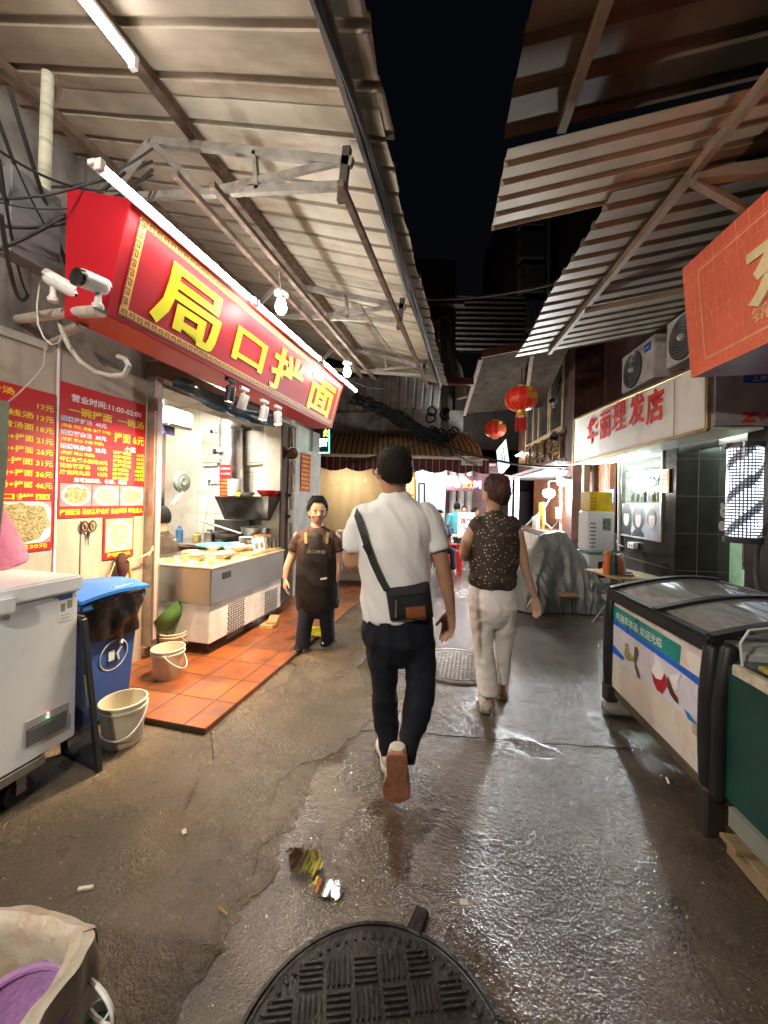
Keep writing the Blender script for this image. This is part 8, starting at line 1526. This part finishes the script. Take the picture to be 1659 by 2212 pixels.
g.limb([J(666, 1300, YC, 20, .11), J(661, 1335, YC - .03, 17, .09), J(656, 1370, YC - .05, 15.5, .08), J(654, 1397, YC - .06, 16, .08)], flat="e"); g.limb([J(704, 1300, YC, 19, .11), J(706, 1335, YC + .03, 15.5, .09), J(708, 1362, YC + .08, 14, .08), J(709, 1382, YC + .11, 14.5, .08)], flat="e")
CH.part("trousers", None, pt, me=skin_of(g, .010, CH.loc, 3, amp=.004, fs=(8, 8, 5), seed=9))
hc = D(686, 1104, YC - .01); f = V(fc).normalized(); s_ = f.cross(V((0, 0, 1)))
g = hair_cap(hc, .168, .235, .19, fc, lambda a: .36 if a < .75 else (.30 - (a - .75) * .55 if a < 1.6 else -.16 - min(.20, (a - 1.6) * .3)), .017, .006, seed=8); CHh = CH.part("hair", g, hairm, smooth=True)
g = G(); random.seed(2)
for k in range(5):
    a_ = random.choice((-1, 1)) * random.uniform(1.1, 2.4); b_ = hc + f * math.cos(a_) * .09 + s_ * math.sin(a_) * .09 + V((0, 0, random.uniform(-.02, .12))); g.tube([b_, b_ + s_ * math.sin(a_) * .02 + V((0, 0, .012)), b_ + s_ * math.sin(a_) * .022 + V((random.uniform(-.006, .006), 0, random.uniform(-.03, .0)))], .0009, 4)
CH.part("loose_hair", g, hairm, CHh); fk = V((0, 0, 1))
for k in (-1, 1):
    e = hc + f * .092 + s_ * k * .033 + fk * .010; CH.part("eye", G().limb([(*(e - s_ * .012), .002, .003), (*e, .0032, .005), (*(e + s_ * .012), .002, .003)], (0, 0, 1), 8), M("eye_dark", (.03, .02, .018), .3)); CH.part("eyebrow", G().tube([e - s_ * .015 + fk * .020 + f * .003, e + fk * .023 + f * .004, e + s_ * .015 + fk * .019 + f * .001], .0018, 6), hairm)
mo = hc + f * .097 - fk * .066; CH.part("mouth", G().limb([(*(mo - s_ * .022 + fk * .004), .0015, .003), (*mo, .0055, .004), (*(mo + s_ * .022 + fk * .004), .002, .004)], (0, 0, 1), 8), M("lips", (.40, .13, .10), .45)); CH.part("teeth", G().limb([(*(mo - s_ * .012 + f * .004 + fk * .002), .001, .003), (*(mo + f * .006 + fk * .001), .002, .003), (*(mo + s_ * .012 + f * .004 + fk * .002), .001, .003)], (0, 0, 1), 8), whp)
for (x, y, z_, a_) in ((652, 1404, .02, 168), (709, 1386, .02, 175)):
    c = FC.z(x, y, z_); m = Matrix.Translation((c.x + .0, c.y + .10, .018)) @ Matrix.Rotation(rad(a_), 4, 'Z'); shoe(CH, m, .235, .092, M("black_leather", (.015, .013, .013), .25), black)

# ---------------------------------------------------------------- cook in the kitchen, seen from the side-back
YK = 4.15; CK = Th("person", "cook in a grey t-shirt bent over behind the refrigerated counter", "person", FC, (D(350, 1280, YK).x, YK, .05))
g = G(); g.limb([J(350, 1275, YK, 26, .12), J(350, 1230, YK, 26, .12), J(350, 1180, YK, 26, .11), J(349, 1160, YK, 20, .08), J(349, 1148, YK, 12, .06), J(350, 1135, YK, 12, .06)]); head(g, D(349, 1120, YK), .16, .22, .19, (-.5, .8, 0))
g.limb([J(368, 1168, YK, 12, .055), J(374, 1195, YK, 10, .05), J(373, 1215, YK + .02, 9, .045)]); g.limb([J(373, 1212, YK, 9, .045), J(362, 1222, YK + .16, 7, .035), J(352, 1226, YK + .28, 5, .025)]); hand(g, J(352, 1226, YK + .28, 5, .02)[:3], (-.6, .8, -.1), (0, 0, 1), (-.5, -.5, 0), 1, .8)
for x in (338, 362): g.limb([J(x, 1265, YK, 14, .08), J(x, 1330, YK, 11, .07), J(x, 1382, YK, 8, .05)])
CK.part("body", None, MATS["warm_skin"], me=skin_of(g, .008, CK.loc, 2)); g = G(); g.limb([J(350, 1262, YK, 29, .135), J(350, 1215, YK, 29, .135), J(350, 1178, YK, 29, .125), J(349, 1158, YK, 18, .085)]); g.limb([J(364, 1165, YK, 13, .07), J(372, 1182, YK, 12.5, .062), J(374, 1196, YK, 12, .06)])
CK.part("t_shirt", None, M("grey_cotton", (.10, .075, .065), .8, bump=.2, bs=90), me=skin_of(g, .011, CK.loc, 3, amp=.005, fs=(7, 7, 3))); CK.part("apron_strings", G().bar(D(336, 1160, YK - .12), D(352, 1157, YK - .11), .02, .008), sm)
CK.part("hair", hair_cap(D(349, 1120, YK), .16, .22, .19, (-.5, .8, 0), lambda a: .25 if a < .9 else (.05 if a < 1.7 else -.20), .012, .004), hairm, smooth=True); g = G()
for x in (338, 362): g.limb([J(x, 1250, YK, 15, .10), J(x, 1330, YK, 13, .085), J(x, 1375, YK, 11, .07)])
CK.part("trousers", None, pt, me=skin_of(g, .012, CK.loc, 3))
# ---------------------------------------------------------------- far guests
def guest(label, x, yh, Y, shirt, hairc, facing, sit=False, group=None, pants=None):
    """small figure: head centre at pixel (x, yh)"""
    c = D(x, yh, Y); z = c.z; t = Th("person", label, "person", FC, (c.x, Y, 0)); f = V(facing).normalized(); s = f.cross(V((0, 0, 1))).normalized(); S = lambda dz, k=0, fw=0: c + s * k + f * fw + V((0, 0, dz))
    g = G(); g.limb([(*S(-.62), .15, .10), (*S(-.42), .16, .11), (*S(-.24), .19, .10), (*S(-.17), .12, .07), (*S(-.10), .05, .05)], tuple(s), 14); head(g, c, .155, .225, .19, facing)
    arms = []
    for k in (-1, 1):
        if sit: A = [S(-.22, k * .19), S(-.44, k * .24, .04), S(-.46, k * .14, .26)]
        else: A = [S(-.22, k * .20), S(-.48, k * .25), S(-.66, k * .16, .16)]
        arms.append(A); g.limb([(*A[0], .05, .05), (*A[1], .04, .04), (*A[2], .026, .026)], tuple(s), 10); hand(g, A[2], (A[2] - A[1]), s * -k, (0, 0, -1), 1, .6)
    if sit:
        for k in (-1, 1): g.limb([(*S(-.66, k * .09), .08, .08), (*S(-.68, k * .11, .38), .06, .06), (*(V((*S(0, k * .11, .40).xy, .06))), .04, .04)], tuple(s), 10)
    else:
        for k in (-1, 1): g.limb([(*S(-.62, k * .08), .09, .09), (*V((*S(0, k * .09).xy, (z - .62) * .5)), .06, .06), (*V((*S(0, k * .09).xy, .05)), .04, .04)], tuple(s), 10); g.limb([(*V((*S(0, k * .09, -.03).xy, .04)), .04, .035), (*V((*S(0, k * .09, .16).xy, .035)), .04, .03)], tuple(s), 10)
    t.part("body", None, MATS["warm_skin"], me=skin_of(g, .014, t.loc, 1))
    g = G(); g.limb([(*S(-.66), .17, .12), (*S(-.42), .175, .125), (*S(-.24), .20, .115), (*S(-.17), .12, .085)], tuple(s), 14)
    for A in arms: g.limb([(*A[0], .065, .065), (*lerp(A[0], A[1], .7), .058, .058)], tuple(s), 10)
    t.part("shirt", None, shirt, me=skin_of(g, .014, t.loc, 2, amp=.005, fs=(6, 6, 3)))
    g = G()
    for k in (-1, 1):
        if sit: g.limb([(*S(-.64, k * .09), .095, .095), (*S(-.68, k * .11, .38), .075, .075), (*(V((*S(0, k * .11, .40).xy, .14))), .055, .055)], tuple(s), 10)
        else: g.limb([(*S(-.58, k * .07), .10, .11), (*V((*S(0, k * .09).xy, (z - .62) * .5)), .075, .075), (*V((*S(0, k * .09).xy, .12)), .055, .055)], tuple(s), 10)
    t.part("trousers", None, pants or pt, me=skin_of(g, .014, t.loc, 1)); t.part("hair", hair_cap(c, .155, .225, .19, facing, lambda a: .28 if a < .9 else (.05 if a < 1.6 else -.22), .012, .006), hairc, smooth=True)
    return t
guest("seated guest in a dark patterned shirt at the dining table, left of the stools", 950, 1116, 7.9, M("dark_print_shirt", (.03, .035, .07), .7, var=.8, vs=30), hairm, (.35, -1, 0), True)
guest("standing guest in a teal shirt seen from behind at the restaurant", 987, 1096, 10.4, M("teal_shirt", (.12, .42, .46), .8), hairm, (.1, 1, 0))
guest("seated guest in a white top facing the lane beyond the white sign stand", 1003, 1103, 10.9, M("white_top", (.62, .60, .58), .8), hairm, (-.1, -1, 0), True)
guest("guest in a yellow shirt half hidden behind the dotted-blouse woman", 1027, 1106, 10.6, M("yellow_shirt", (.50, .40, .05), .8), hairm, (.8, -.3, 0), True)
